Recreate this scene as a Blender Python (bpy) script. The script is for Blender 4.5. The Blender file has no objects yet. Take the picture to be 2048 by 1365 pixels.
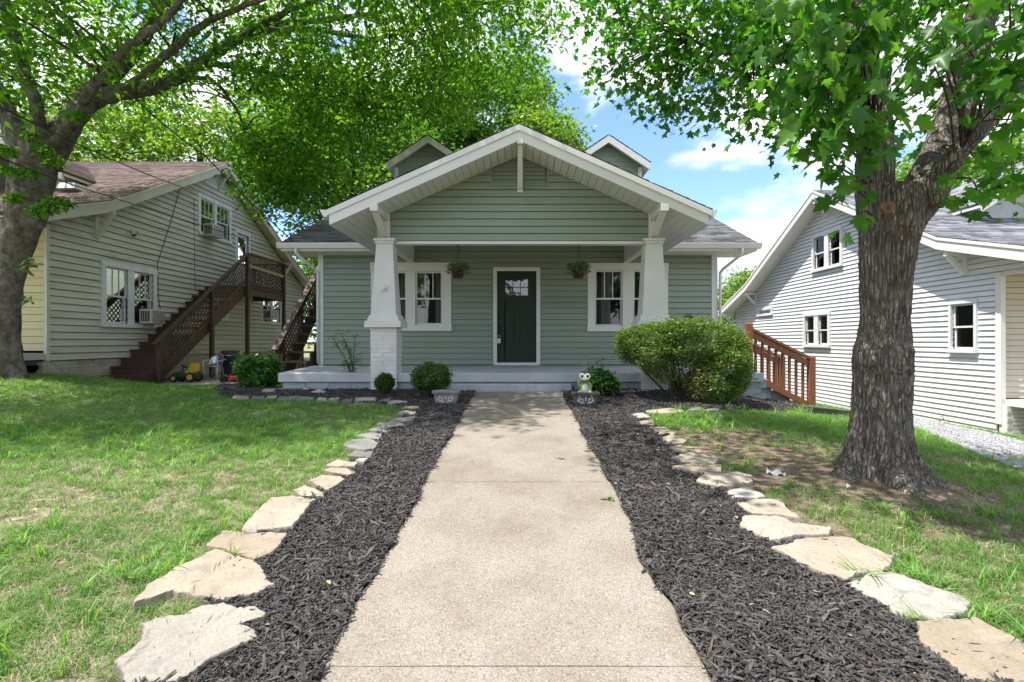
import bpy, math, random
import numpy as np
from mathutils import Vector, Matrix, noise as mnoise

sc = bpy.context.scene
COL = sc.collection
RND = random.Random(11)
NR = np.random.default_rng(11)
V3 = Vector

# ------------------------------------------------------------------ camera
F = 1024.0            # focal length in photo pixels (photo 2048 wide)
VX, VY = 1038.0, 682.5
CZ = 1.30             # camera height
cam_d = bpy.data.cameras.new('camera'); cam = bpy.data.objects.new('camera', cam_d)
COL.objects.link(cam)
cam.location = (0, 0, CZ); cam.rotation_euler = (math.radians(90), 0, 0)
cam_d.sensor_width = 36.0; cam_d.lens = 18.0
cam_d.shift_x = -14.0 / 2048.0
cam_d.clip_start = 0.05; cam_d.clip_end = 900.0
sc.camera = cam

# ------------------------------------------------------------------ sun and sky
SUN_EL = 67.0
SUN_DIR = V3((-0.375, -0.105, 0.0)).normalized() * math.cos(math.radians(SUN_EL)) + V3((0, 0, math.sin(math.radians(SUN_EL))))
sun_d = bpy.data.lights.new('sun', 'SUN'); sun = bpy.data.objects.new('sun', sun_d); COL.objects.link(sun)
sun_d.energy = 2.85; sun_d.angle = math.radians(0.53); sun_d.color = (1.0, 0.955, 0.88)
sun.location = (-20, -6, 40)
sun.rotation_euler = SUN_DIR.to_track_quat('Z', 'Y').to_euler()

world = bpy.data.worlds.new('World'); sc.world = world; world.use_nodes = True
wt = world.node_tree; wt.nodes.clear()
def wn(t, **k):
    n = wt.nodes.new(t)
    for a, b in k.items(): setattr(n, a, b)
    return n
w_out = wn('ShaderNodeOutputWorld'); w_bg = wn('ShaderNodeBackground')
w_sky = wn('ShaderNodeTexSky', sky_type='NISHITA', sun_disc=False)
w_sky.sun_elevation = math.radians(SUN_EL); w_sky.sun_rotation = math.atan2(SUN_DIR.x, SUN_DIR.y)
w_sky.air_density = 1.0; w_sky.dust_density = 0.6; w_sky.ozone_density = 1.4
w_bg.inputs['Strength'].default_value = 0.15
w_tc = wn('ShaderNodeTexCoord'); w_map = wn('ShaderNodeMapping')
w_map.inputs['Scale'].default_value = (1.0, 1.0, 1.9); w_map.inputs['Location'].default_value = (2.4975, 18.5589, 9.0626)
w_n1 = wn('ShaderNodeTexNoise'); w_n1.inputs['Scale'].default_value = 2.7; w_n1.inputs['Detail'].default_value = 9.0
w_n1.inputs['Roughness'].default_value = 0.52; w_n1.inputs['Distortion'].default_value = 0.15
w_r = wn('ShaderNodeValToRGB'); w_r.color_ramp.interpolation = 'EASE'
w_r.color_ramp.elements[0].position = 0.42; w_r.color_ramp.elements[1].position = 0.53
w_n2 = wn('ShaderNodeTexNoise'); w_n2.inputs['Scale'].default_value = 3.3; w_n2.inputs['Detail'].default_value = 6.0
w_c = wn('ShaderNodeValToRGB')
w_c.color_ramp.elements[0].position = 0.36; w_c.color_ramp.elements[0].color = (2.0, 2.12, 2.35, 1)
w_c.color_ramp.elements[1].position = 0.60; w_c.color_ramp.elements[1].color = (4.7, 4.7, 4.6, 1)
w_mix = wn('ShaderNodeMix', data_type='RGBA')
w_gain = wn('ShaderNodeMix', data_type='RGBA', blend_type='MULTIPLY'); w_gain.inputs[0].default_value = 1.0
w_gain.inputs[7].default_value = (.58, .65, .84, 1)
L = wt.links.new
L(w_tc.outputs['Generated'], w_map.inputs['Vector']); L(w_map.outputs[0], w_n1.inputs['Vector']); L(w_map.outputs[0], w_n2.inputs['Vector'])
L(w_n1.outputs['Fac'], w_r.inputs[0]); L(w_n2.outputs['Fac'], w_c.inputs[0])
L(w_sky.outputs[0], w_gain.inputs[6])
L(w_r.outputs[0], w_mix.inputs[0]); L(w_gain.outputs[2], w_mix.inputs[6]); L(w_c.outputs[0], w_mix.inputs[7])
L(w_mix.outputs[2], w_bg.inputs['Color']); L(w_bg.outputs[0], w_out.inputs['Surface'])

sc.view_settings.view_transform = 'Standard'; sc.view_settings.look = 'None'
sc.view_settings.exposure = 1.58; sc.view_settings.gamma = 1.0
sc.view_settings.use_curve_mapping = False
sc.render.engine = 'CYCLES'
sc.cycles.max_bounces = 7; sc.cycles.diffuse_bounces = 4; sc.cycles.transmission_bounces = 4
sc.cycles.transparent_max_bounces = 8
sc.cycles.use_denoising = True
sc.cycles.caustics_reflective = False; sc.cycles.caustics_refractive = False

# ------------------------------------------------------------------ numeric helpers
def sstep(t):
    t = np.clip(t, 0.0, 1.0); return t * t * (3 - 2 * t)

def hash2(ix, iy, seed=0):
    h = (ix.astype(np.int64) * 374761393 + iy.astype(np.int64) * 668265263 + seed * 1442695041) & 0xFFFFFFFF
    h = ((h ^ (h >> 13)) * 1274126177) & 0xFFFFFFFF
    return ((h ^ (h >> 16)) & 0xFFFF) / 65535.0

def vnoise(x, y, seed=0):
    x = np.asarray(x, float); y = np.asarray(y, float)
    ix = np.floor(x); iy = np.floor(y); fx = x - ix; fy = y - iy
    fx = fx * fx * (3 - 2 * fx); fy = fy * fy * (3 - 2 * fy)
    a = hash2(ix, iy, seed); b = hash2(ix + 1, iy, seed); c = hash2(ix, iy + 1, seed); d = hash2(ix + 1, iy + 1, seed)
    return (a * (1 - fx) + b * fx) * (1 - fy) + (c * (1 - fx) + d * fx) * fy

def gz(X, Y):
    X = np.asarray(X, float); Y = np.asarray(Y, float)
    z = -0.10 + 0.06 * np.clip(Y, -3, 8.8)
    z = z + 0.22 * sstep((-X - 6.8) / 2.4) * sstep((Y - 4) / 5) * (1 - sstep((Y - 10.3) / 1.4))
    z = z - .13 * sstep((-X - 5.0) / 1.0) * sstep((Y - 9.6) / 1.6)
    d = np.clip(X - 3.0, 0, 6.6) * 0.145 * sstep((Y - 0.5) / 6)
    z = z - d - 0.28 * sstep((Y - 10) / 6) * sstep((X - 5) / 4)
    return z
def g1(x, y): return float(gz(x, y))

def P(px, py, Y):          # point at depth Y on the sight line of a photo pixel
    return V3(((px - VX) * Y / F, Y, CZ + (VY - py) * Y / F))
def G(px, py, lift=0.0):   # where that sight line meets the ground
    dx, dz = (px - VX) / F, (VY - py) / F
    a, b = 0.4, 60.0
    for _ in range(50):
        m = (a + b) / 2
        if CZ + dz * m > g1(dx * m, m): a = m
        else: b = m
    return V3((dx * a, a, g1(dx * a, a) + lift))

def inside(poly, X, Y):
    X = np.asarray(X); Y = np.asarray(Y); r = np.zeros(X.shape, bool)
    n = len(poly); j = n - 1
    for i in range(n):
        xi, yi = poly[i][0], poly[i][1]; xj, yj = poly[j][0], poly[j][1]
        c = ((yi > Y) != (yj > Y)) & (X < (xj - xi) * (Y - yi) / ((yj - yi) or 1e-9) + xi)
        r ^= c; j = i
    return r

# ------------------------------------------------------------------ object helpers
def tag(o, label=None, cat=None, group=None, kind=None):
    if label: o['label'] = label
    if cat: o['category'] = cat
    if group: o['group'] = group
    if kind: o['kind'] = kind
    return o
def put(o, parent):
    o.parent = parent
    o.matrix_parent_inverse = Matrix.Translation(-parent.location)
    return o
def thing(name, label, cat, loc=(0, 0, 0), group=None):
    o = bpy.data.objects.new(name, None); COL.objects.link(o); o.location = loc; o.empty_display_size = .1
    return tag(o, label, cat, group)
def link(name, me, parent=None):
    o = bpy.data.objects.new(name, me); COL.objects.link(o)
    if parent is not None: put(o, parent)
    return o
def copy_tree(root, delta, label=None, parent=None):
    r = root.copy(); COL.objects.link(r)
    if parent is None: r.location = root.location + V3(delta)
    else: r.parent = parent
    if label: r['label'] = label
    for ch in root.children: copy_tree(ch, delta, None, r)
    return r

def mesh_np(name, V, Fc, mat, attr=None, smooth=False):
    V = np.ascontiguousarray(V, np.float32); Fc = np.ascontiguousarray(Fc, np.int32)
    me = bpy.data.meshes.new(name); k = Fc.shape[1]; n = len(Fc)
    me.vertices.add(len(V)); me.vertices.foreach_set('co', V.ravel())
    me.loops.add(n * k); me.loops.foreach_set('vertex_index', Fc.ravel())
    me.polygons.add(n); me.polygons.foreach_set('loop_start', np.arange(0, n * k, k, dtype=np.int32))
    if smooth: me.polygons.foreach_set('use_smooth', np.ones(n, bool))
    if attr is not None:
        a = me.attributes.new('v', 'FLOAT', 'FACE'); a.data.foreach_set('value', np.ascontiguousarray(attr, np.float32))
    me.update(calc_edges=True)
    if mat: me.materials.append(mat)
    return me

class MB:
    def __init__(s): s.v = []; s.f = []; s.sm = []
    def add(s, vs, fs, smooth=False):
        b = len(s.v); s.v += [tuple(p) for p in vs]; s.f += [tuple(b + i for i in f) for f in fs]; s.sm += [smooth] * len(fs); return s
    def hexa(s, p):   # 4 bottom, 4 top
        return s.add(p, [(3, 2, 1, 0), (4, 5, 6, 7), (0, 1, 5, 4), (1, 2, 6, 5), (2, 3, 7, 6), (3, 0, 4, 7)])
    def box(s, x0, x1, y0, y1, z0, z1):
        return s.hexa([(x0, y0, z0), (x1, y0, z0), (x1, y1, z0), (x0, y1, z0), (x0, y0, z1), (x1, y0, z1), (x1, y1, z1), (x0, y1, z1)])
    def frus(s, cx, cy, z0, z1, w0, d0, w1, d1):
        p = []
        for z, w, d in ((z0, w0, d0), (z1, w1, d1)):
            p += [(cx - w / 2, cy - d / 2, z), (cx + w / 2, cy - d / 2, z), (cx + w / 2, cy + d / 2, z), (cx - w / 2, cy + d / 2, z)]
        return s.hexa(p)
    def bar(s, p, q, w, h, up=(0, 0, 1)):
        p, q, up = V3(p), V3(q), V3(up); d = (q - p).normalized(); a = d.cross(up)
        if a.length < 1e-5: a = d.cross(V3((1, 0, 0)))
        a.normalize(); b = a.cross(d).normalized(); a = a * w / 2; b = b * h / 2
        return s.hexa([p - a - b, p + a - b, q + a - b, q - a - b, p - a + b, p + a + b, q + a + b, q - a + b])
    def prism(s, poly, ext):   # planar polygon of points, extruded by ext
        n = len(poly); e = V3(ext); A = [V3(p) for p in poly]; B = [p + e for p in A]
        return s.add(A + B, [tuple(range(n))[::-1], tuple(range(n, 2 * n))] + [(i, (i + 1) % n, n + (i + 1) % n, n + i) for i in range(n)])
    def tube(s, pts, rad, n=8, cap=True, sq=1.0):
        pts = [V3(p) for p in pts]
        if not hasattr(rad, '__len__'): rad = [rad] * len(pts)
        b = len(s.v); prev = None
        for i, p in enumerate(pts):
            d = (pts[min(i + 1, len(pts) - 1)] - pts[max(i - 1, 0)]).normalized()
            if prev is None: a = d.cross(V3((0, 0, 1)) if abs(d.z) < .9 else V3((1, 0, 0))).normalized()
            else: a = (prev - d * prev.dot(d)).normalized()
            prev = a; c = d.cross(a)
            for k in range(n):
                t = 2 * math.pi * k / n
                s.v.append(tuple(p + a * (rad[i] * math.cos(t)) + c * (rad[i] * sq * math.sin(t))))
        for i in range(len(pts) - 1):
            for k in range(n):
                s.f.append((b + i * n + k, b + i * n + (k + 1) % n, b + (i + 1) * n + (k + 1) % n, b + (i + 1) * n + k)); s.sm.append(True)
        if cap:
            s.f.append(tuple(b + k for k in range(n))[::-1]); s.sm.append(False)
            s.f.append(tuple(b + (len(pts) - 1) * n + k for k in range(n))); s.sm.append(False)
        return s
    def lathe(s, c, prof, n=20, ax=(0, 0, 1)):   # prof: (radius, along)
        c, ax = V3(c), V3(ax).normalized(); a = ax.orthogonal().normalized(); b2 = ax.cross(a); b = len(s.v)
        for r, h in prof:
            for k in range(n):
                t = 2 * math.pi * k / n; s.v.append(tuple(c + ax * h + (a * math.cos(t) + b2 * math.sin(t)) * r))
        for i in range(len(prof) - 1):
            for k in range(n):
                s.f.append((b + i * n + k, b + i * n + (k + 1) % n, b + (i + 1) * n + (k + 1) % n, b + (i + 1) * n + k)); s.sm.append(True)
        s.f.append(tuple(b + k for k in range(n))[::-1]); s.sm.append(False)
        s.f.append(tuple(b + (len(prof) - 1) * n + k for k in range(n))); s.sm.append(False)
        return s
    def ell(s, c, r, nu=14, nv=9, rot=None):
        c = V3(c); prof = []; b = len(s.v); m = rot or Matrix.Identity(3)
        for j in range(nv + 1):
            ph = math.pi * j / nv
            for k in range(nu):
                t = 2 * math.pi * k / nu
                s.v.append(tuple(c + m @ V3((r[0] * math.sin(ph) * math.cos(t), r[1] * math.sin(ph) * math.sin(t), r[2] * math.cos(ph)))))
        for j in range(nv):
            for k in range(nu):
                s.f.append((b + (j + 1) * nu + k, b + (j + 1) * nu + (k + 1) % nu, b + j * nu + (k + 1) % nu, b + j * nu + k)); s.sm.append(True)
        return s
    def mesh(s, name, mat, off=None):
        me = bpy.data.meshes.new(name)
        v = s.v if off is None else [(p[0] - off[0], p[1] - off[1], p[2] - off[2]) for p in s.v]
        me.from_pydata(v, [], s.f); me.polygons.foreach_set('use_smooth', s.sm); me.update()
        if mat: me.materials.append(mat)
        return me
    def build(s, name, mat, parent=None, org=None, bevel=0):
        o = link(name, s.mesh(name, mat, org))
        if org is not None: o.location = org
        if parent is not None: put(o, parent)
        if bevel:
            m = o.modifiers.new('bevel', 'BEVEL'); m.width = bevel; m.segments = 2; m.limit_method = 'ANGLE'; m.angle_limit = math.radians(40)
        return o

# ------------------------------------------------------------------ materials
def mk(name, col, rough=.6, col2=None, nscale=3.0, namt=.5, ndet=5, bump=0, bscale=60, bdist=.004, rand=0, attr=None, acol=None,
       spec=.35, metal=0, stretch=(1, 1, 1), btype='noise', ramp=(.35, .7), dirt=None):
    m = bpy.data.materials.new(name); m.use_nodes = True; t = m.node_tree; N = t.nodes; K = t.links.new
    bs = N['Principled BSDF']; bs.inputs['Roughness'].default_value = rough; bs.inputs['Metallic'].default_value = metal
    bs.inputs['Specular IOR Level'].default_value = spec
    geo = N.new('ShaderNodeNewGeometry'); mp = N.new('ShaderNodeMapping'); mp.inputs['Scale'].default_value = stretch
    K(geo.outputs['Position'], mp.inputs['Vector'])
    def rgb(c): return (c[0], c[1], c[2], 1)
    cur = None
    def mix(fac, a, b, blend='MIX'):
        x = N.new('ShaderNodeMix'); x.data_type = 'RGBA'; x.blend_type = blend
        if hasattr(fac, 'links'): K(fac, x.inputs[0])
        else: x.inputs[0].default_value = fac
        for s, v in ((6, a), (7, b)):
            if hasattr(v, 'links'): K(v, x.inputs[s])
            else: x.inputs[s].default_value = rgb(v)
        return x.outputs[2]
    def noise(scale, det=5, r=.55):
        n = N.new('ShaderNodeTexNoise'); n.inputs['Scale'].default_value = scale; n.inputs['Detail'].default_value = det
        n.inputs['Roughness'].default_value = r; K(mp.outputs[0], n.inputs['Vector']); return n.outputs['Fac']
    def rmp(v, a, b):
        r = N.new('ShaderNodeMapRange'); r.inputs[1].default_value = a; r.inputs[2].default_value = b; K(v, r.inputs[0]); return r.outputs[0]
    cur = col
    if attr:
        at = N.new('ShaderNodeAttribute'); at.attribute_name = 'v'
        cur = mix(at.outputs['Fac'], cur, acol)
    if col2 is not None:
        f = rmp(noise(nscale, ndet), *ramp)
        mm = N.new('ShaderNodeMath'); mm.operation = 'MULTIPLY'; K(f, mm.inputs[0]); mm.inputs[1].default_value = namt
        cur = mix(mm.outputs[0], cur, col2)
    if dirt:   # (colour, scale, amount)
        f = rmp(noise(dirt[1], 8, .65), .5, .75)
        mm = N.new('ShaderNodeMath'); mm.operation = 'MULTIPLY'; K(f, mm.inputs[0]); mm.inputs[1].default_value = dirt[2]
        cur = mix(mm.outputs[0], cur, dirt[0])
    if rand:
        oi = N.new('ShaderNodeObjectInfo'); r = rmp(oi.outputs['Random'], 0, 1)
        mr = N.new('ShaderNodeMapRange'); mr.inputs[3].default_value = 1 - rand; mr.inputs[4].default_value = 1 + rand; K(oi.outputs['Random'], mr.inputs[0])
        hs = N.new('ShaderNodeHueSaturation'); K(mr.outputs[0], hs.inputs['Value'])
        if hasattr(cur, 'links'): K(cur, hs.inputs['Color'])
        else: hs.inputs['Color'].default_value = rgb(cur)
        cur = hs.outputs[0]
    if hasattr(cur, 'links'): K(cur, bs.inputs['Base Color'])
    else: bs.inputs['Base Color'].default_value = rgb(cur)
    if bump:
        b = N.new('ShaderNodeBump'); b.inputs['Strength'].default_value = bump; b.inputs['Distance'].default_value = bdist
        if btype == 'noise': K(noise(bscale, 6, .6), b.inputs['Height'])
        else:
            v = N.new('ShaderNodeTexVoronoi'); v.inputs['Scale'].default_value = bscale; K(mp.outputs[0], v.inputs['Vector']); K(v.outputs['Distance'], b.inputs['Height'])
        K(b.outputs[0], bs.inputs['Normal'])
    return m

def leaf_mat(name, c0, c1, c2, transl=.42, rough=.42, tcol=None, use_rand=False, nscale=.5):
    m = bpy.data.materials.new(name); m.use_nodes = True; t = m.node_tree; N = t.nodes; K = t.links.new
    bs = N['Principled BSDF']; bs.inputs['Roughness'].default_value = rough; bs.inputs['Specular IOR Level'].default_value = .35
    if use_rand: src = N.new('ShaderNodeObjectInfo').outputs['Random']
    else:
        a = N.new('ShaderNodeAttribute'); a.attribute_name = 'v'; src = a.outputs['Fac']
    geo = N.new('ShaderNodeNewGeometry'); n = N.new('ShaderNodeTexNoise'); n.inputs['Scale'].default_value = nscale; n.inputs['Detail'].default_value = 3
    K(geo.outputs['Position'], n.inputs['Vector'])
    ad = N.new('ShaderNodeMath'); ad.operation = 'MULTIPLY_ADD'; ad.inputs[1].default_value = .6; K(n.outputs['Fac'], ad.inputs[0])
    sb = N.new('ShaderNodeMath'); sb.operation = 'SUBTRACT'; K(src, sb.inputs[0]); sb.inputs[1].default_value = .3; K(sb.outputs[0], ad.inputs[2])
    r = N.new('ShaderNodeValToRGB'); e = r.color_ramp.elements
    e[0].position = .05; e[0].color = (*c0, 1); e[1].position = .95; e[1].color = (*c2, 1); x = e.new(.5); x.color = (*c1, 1)
    K(ad.outputs[0], r.inputs[0]); K(r.outputs[0], bs.inputs['Base Color'])
    tr = N.new('ShaderNodeBsdfTranslucent'); g = N.new('ShaderNodeMix'); g.data_type = 'RGBA'; g.blend_type = 'MULTIPLY'; g.inputs[0].default_value = 1
    K(r.outputs[0], g.inputs[6]); g.inputs[7].default_value = (*(tcol or (1.9, 1.75, .55)), 1); K(g.outputs[2], tr.inputs['Color'])
    mx = N.new('ShaderNodeMixShader'); mx.inputs[0].default_value = transl; K(bs.outputs[0], mx.inputs[1]); K(tr.outputs[0], mx.inputs[2])
    K(mx.outputs[0], N['Material Output'].inputs['Surface'])
    return m

def glass_mat(name, tint=(.9, .95, .95), refl=1.45, wave=0.0):
    m = bpy.data.materials.new(name); m.use_nodes = True; t = m.node_tree; N = t.nodes; K = t.links.new
    N.remove(N['Principled BSDF'])
    tr = N.new('ShaderNodeBsdfTransparent'); tr.inputs[0].default_value = (*tint, 1)
    gl = N.new('ShaderNodeBsdfGlossy'); gl.inputs['Roughness'].default_value = .015; gl.inputs['Color'].default_value = (.95, .97, 1, 1)
    fr = N.new('ShaderNodeFresnel'); fr.inputs[0].default_value = refl
    mx = N.new('ShaderNodeMixShader'); K(fr.outputs[0], mx.inputs[0]); K(tr.outputs[0], mx.inputs[1]); K(gl.outputs[0], mx.inputs[2])
    if wave:
        b = N.new('ShaderNodeBump'); b.inputs['Strength'].default_value = wave; b.inputs['Distance'].default_value = .02
        n = N.new('ShaderNodeTexNoise'); n.inputs['Scale'].default_value = 3; geo = N.new('ShaderNodeNewGeometry')
        K(geo.outputs['Position'], n.inputs['Vector']); K(n.outputs['Fac'], b.inputs['Height']); K(b.outputs[0], gl.inputs['Normal'])
    K(mx.outputs[0], N['Material Output'].inputs['Surface'])
    return m

m_sage = mk('sage_vinyl', (.275, .318, .248), .5, (.248, .29, .23), .7, .6, bump=.12, bscale=140, bdist=.002, stretch=(.25, 1, 4), rand=.05, dirt=((.20, .225, .17), 1.3, .35))
m_trim = mk('white_trim', (.74, .72, .69), .5, (.64, .62, .58), 1.8, .35, bump=.05, bscale=90, bdist=.002)
m_colw = mk('white_paint', (.66, .63, .60), .55, (.56, .525, .49), 3.5, .4, bump=.12, bscale=70, bdist=.003)
m_brickw = mk('painted_brick', (.74, .70, .66), .65, (.55, .50, .46), 6, .55, bump=.5, bscale=55, bdist=.006, rand=.05)
m_mortarw = mk('painted_mortar', (.60, .56, .52), .8, bump=.4, bscale=80)
m_soffit = mk('white_soffit', (.74, .72, .69), .5, (.66, .63, .60), 2, .4, rand=.03)
m_door = mk('green_door_paint', (.027, .042, .027), .55, (.033, .050, .033), 2, .5, bump=.04, bscale=120, spec=.2)
m_bronze = mk('dark_bronze', (.03, .022, .016), .35, metal=.8)
m_chrome = mk('grey_metal', (.45, .46, .48), .3, metal=.8)
m_porch = mk('porch_grey_paint', (.50, .50, .51), .55, (.38, .38, .39), 2.2, .7, bump=.12, bscale=45, bdist=.004, dirt=((.30, .28, .26), 5, .55))
m_foundb = mk('bluegrey_block', (.36, .40, .42), .7, (.26, .29, .30), 5, .7, bump=.4, bscale=50, bdist=.006, rand=.07)
m_shing_d = mk('charcoal_shingle', (.055, .055, .060), .85, attr=1, acol=(.215, .215, .225), bump=.5, bscale=220, bdist=.004)
m_shing_g = mk('grey_shingle', (.085, .088, .10), .85, attr=1, acol=(.36, .365, .395), bump=.5, bscale=220, bdist=.004)
m_shing_b = mk('brown_shingle', (.11, .075, .064), .9, attr=1, acol=(.30, .225, .20), bump=.5, bscale=200, bdist=.004, dirt=((.10, .08, .07), 1.5, .5))
m_cream = mk('aged_cream_clapboard', (.58, .555, .475), .6, (.47, .455, .385), 1.1, .7, bump=.2, bscale=60, bdist=.003, stretch=(1, .3, 2.5), rand=.06, dirt=((.25, .24, .18), 2.2, .55))
m_yellow = mk('yellow_clapboard', (.60, .52, .27), .6, (.52, .46, .28), 1.2, .5, rand=.04)
m_creamb = mk('cream_painted_brick', (.48, .45, .36), .75, (.34, .31, .25), 4, .7, bump=.5, bscale=50, bdist=.006, rand=.1, dirt=((.20, .13, .10), 3, .6))
m_whites = mk('white_vinyl', (.70, .70, .705), .5, (.64, .645, .655), 1.2, .5, bump=.08, bscale=100, bdist=.002, rand=.025, dirt=((.50, .50, .49), 2.0, .3))
m_beige = mk('beige_vinyl', (.60, .53, .42), .5, (.54, .48, .39), 1.2, .5, rand=.02)
m_oldtrim = mk('old_white_trim', (.70, .72, .74), .6, (.52, .53, .52), 3, .6, bump=.2, bscale=60, bdist=.003)
m_creamtrim = mk('cream_trim', (.60, .58, .48), .6, (.45, .44, .36), 2.5, .6, bump=.2, bscale=60)
m_wood_d = mk('dark_brown_wood', (.085, .047, .033), .6, (.048, .028, .021), 5, .7, bump=.35, bscale=30, bdist=.004, stretch=(3, 3, .6), rand=.2)
m_wood_r = mk('red_brown_wood', (.26, .095, .045), .55, (.17, .06, .03), 6, .6, bump=.3, bscale=30, bdist=.004, stretch=(3, 3, .6), rand=.1)
m_wood_l = mk('bare_light_wood', (.40, .30, .19), .6, (.30, .22, .14), 6, .6, rand=.05)
m_timber = mk('weathered_timber', (.06, .055, .045), .8, (.11, .10, .08), 6, .8, bump=.5, bscale=25, bdist=.008)
m_dark = mk('dark_interior', (.03, .03, .03), .9)
m_plaster = mk('interior_wall', (.25, .24, .22), .9)
m_curtain = mk('pale_curtain', (.55, .53, .50), .9, (.47, .44, .42), 4, .5)
m_curtain_b = mk('lace_curtain', (.30, .36, .40), .9, (.10, .12, .13), 14, .9, ramp=(.45, .55))
m_glass = glass_mat('window_glass', (.80, .84, .83), 1.6, .04)
m_glass_d = glass_mat('door_glass', (.4, .42, .42), 1.9, .25)
m_screen = glass_mat('screened_glass', (.86, .84, .80), 1.4, .03)
m_black = mk('black_rubber', (.015, .015, .015), .6)
m_ac = mk('air_conditioner_case', (.62, .60, .53), .55, (.48, .46, .40), 6, .5)
m_acg = mk('air_conditioner_grille', (.20, .20, .20), .45, (.55, .55, .53), 60, 1.0, ramp=(.45, .55), metal=.3)
# ================================================================== THE GROUND
def lawn_material():
    m = bpy.data.materials.new('lawn_soil'); m.use_nodes = True; t = m.node_tree; N = t.nodes; K = t.links.new
    bs = N['Principled BSDF']; bs.inputs['Roughness'].default_value = .95; bs.inputs['Specular IOR Level'].default_value = .1
    geo = N.new('ShaderNodeNewGeometry')
    def noise(s, d=6, r=.6):
        n = N.new('ShaderNodeTexNoise'); n.inputs['Scale'].default_value = s; n.inputs['Detail'].default_value = d; n.inputs['Roughness'].default_value = r
        K(geo.outputs['Position'], n.inputs['Vector']); return n.outputs['Fac']
    def rmp(v, a, b):
        r = N.new('ShaderNodeMapRange'); r.inputs[1].default_value = a; r.inputs[2].default_value = b; K(v, r.inputs[0]); return r.outputs[0]
    def mix(f, a, b):
        x = N.new('ShaderNodeMix'); x.data_type = 'RGBA'; K(f, x.inputs[0])
        for s, v in ((6, a), (7, b)):
            if hasattr(v, 'links'): K(v, x.inputs[s])
            else: x.inputs[s].default_value = (*v, 1)
        return x.outputs[2]
    soil = mix(rmp(noise(40), .35, .65), (.085, .058, .040), (.19, .135, .095))
    straw = mix(rmp(noise(90), .4, .6), (.38, .31, .225), (.54, .46, .36))
    st = N.new('ShaderNodeAttribute'); st.attribute_name = 'straw'
    ml = N.new('ShaderNodeMath'); ml.operation = 'MULTIPLY'; K(rmp(noise(9), .42, .58), ml.inputs[0]); K(st.outputs['Fac'], ml.inputs[1])
    base = mix(ml.outputs[0], soil, straw)
    green = mix(rmp(noise(120), .35, .65), (.045, .11, .022), (.10, .19, .045))
    at = N.new('ShaderNodeAttribute'); at.attribute_name = 'cover'
    K(mix(at.outputs['Fac'], base, green), bs.inputs['Base Color'])
    b = N.new('ShaderNodeBump'); b.inputs['Strength'].default_value = .8; b.inputs['Distance'].default_value = .02
    K(noise(60, 8, .7), b.inputs['Height']); K(b.outputs[0], bs.inputs['Normal'])
    return m

# bed outlines, read off the photo and laid on the ground
LB = [G(*p) for p in ((1000, 1400), (1000, 790), (948, 784), (560, 782), (475, 772), (432, 780), (440, 794), (560, 801), (650, 805), (750, 808), (790, 812), (812, 826),
                      (795, 850), (750, 880), (735, 905), (700, 935), (665, 960), (630, 995), (565, 1040), (505, 1095), (430, 1170), (400, 1250), (240, 1400))]
RB = [G(*p) for p in ((1128, 784), (1100, 790), (1060, 1400), (2040, 1400), (1930, 1320), (1800, 1225), (1660, 1130), (1560, 1075), (1500, 1030),
                      (1475, 1000), (1420, 965), (1388, 930), (1365, 905), (1325, 870), (1290, 838), (1300, 826), (1400, 823), (1470, 822), (1578, 827), (1600, 818), (1530, 790), (1300, 782))]
LBp = [(p.x, p.y) for p in LB]; RBp = [(p.x, p.y) for p in RB]
WALKP = [(-.77, .2), (-.76, 8.75), (.73, 8.75), (.73, .2)]

def cover_at(X, Y):        # how thickly the grass grows, 0..1
    n = .55 * vnoise(X * .9, Y * .9, 3) + .3 * vnoise(X * 2.6, Y * 2.6, 4) + .15 * vnoise(X * 7, Y * 7, 5)
    c = np.where(X < 0, sstep((n - .10) / .3), 0.0)
    far = sstep((Y - 4.4) / 1.2)
    c = np.where(X < 0, np.clip(c + .35 * far, 0, 1) * np.where(Y < 4.5, .86, 1), c)
    n2 = .5 * vnoise(X * 3.4, Y * 3.4, 14) + .5 * vnoise(X * 9, Y * 9, 15)
    r = np.maximum(sstep((n - .49) / .16) * .7, sstep((n2 - .58) / .12) * .8)
    dt = np.hypot(X - 2.95, (Y - 4.2))
    r = r * sstep((dt - .35) / .9)
    r = np.where((Y < 3.0) & (X > 1.4), np.maximum(r, .8 * sstep((n - .33) / .22)), r)
    r = np.where((Y > 6.0) & (X < 6.0), np.maximum(r, sstep((n - .33) / .2)), r)
    c = np.where(X >= 0, r, c)
    c = np.where(X > 6.0, np.maximum(c, .9), c)
    return np.clip(c, 0, 1)

xs = np.concatenate([[-260, -160, -90, -50, -30, -22, -17], np.arange(-14, 14.01, .14), [17, 22, 30, 50, 90, 160, 260]])
ys = np.concatenate([[-260, -120, -60, -30, -15, -8, -4, -2], np.arange(-.6, 20, .14), [22, 25, 30, 40, 60, 100, 170, 300, 420]])
gx, gy = np.meshgrid(xs, ys)
gzv = gz(gx, gy) + .018 * (vnoise(gx * 1.3, gy * 1.3, 1) - .5) * (np.hypot(gx, gy) < 15)
tr_d = np.hypot(gx - 2.95, gy - 4.2)
gzv = gzv + .07 * np.exp(-(tr_d / .75) ** 2)
onwalk = inside([(-.95, .0), (-.95, 8.7), (.95, 8.7), (.95, .0)], gx, gy)
gzv = gzv - np.where(onwalk, .04, 0.0) - np.where(inside(LBp, gx, gy) | inside(RBp, gx, gy), .02, 0)
nx, ny = len(xs), len(ys)
ii = (np.arange(ny - 1)[:, None] * nx + np.arange(nx - 1)[None, :]).ravel()
gF = np.stack([ii, ii + 1, ii + 1 + nx, ii + nx], 1)
gme = mesh_np('ground', np.stack([gx.ravel(), gy.ravel(), gzv.ravel()], 1), gF, lawn_material(), smooth=True)
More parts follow.
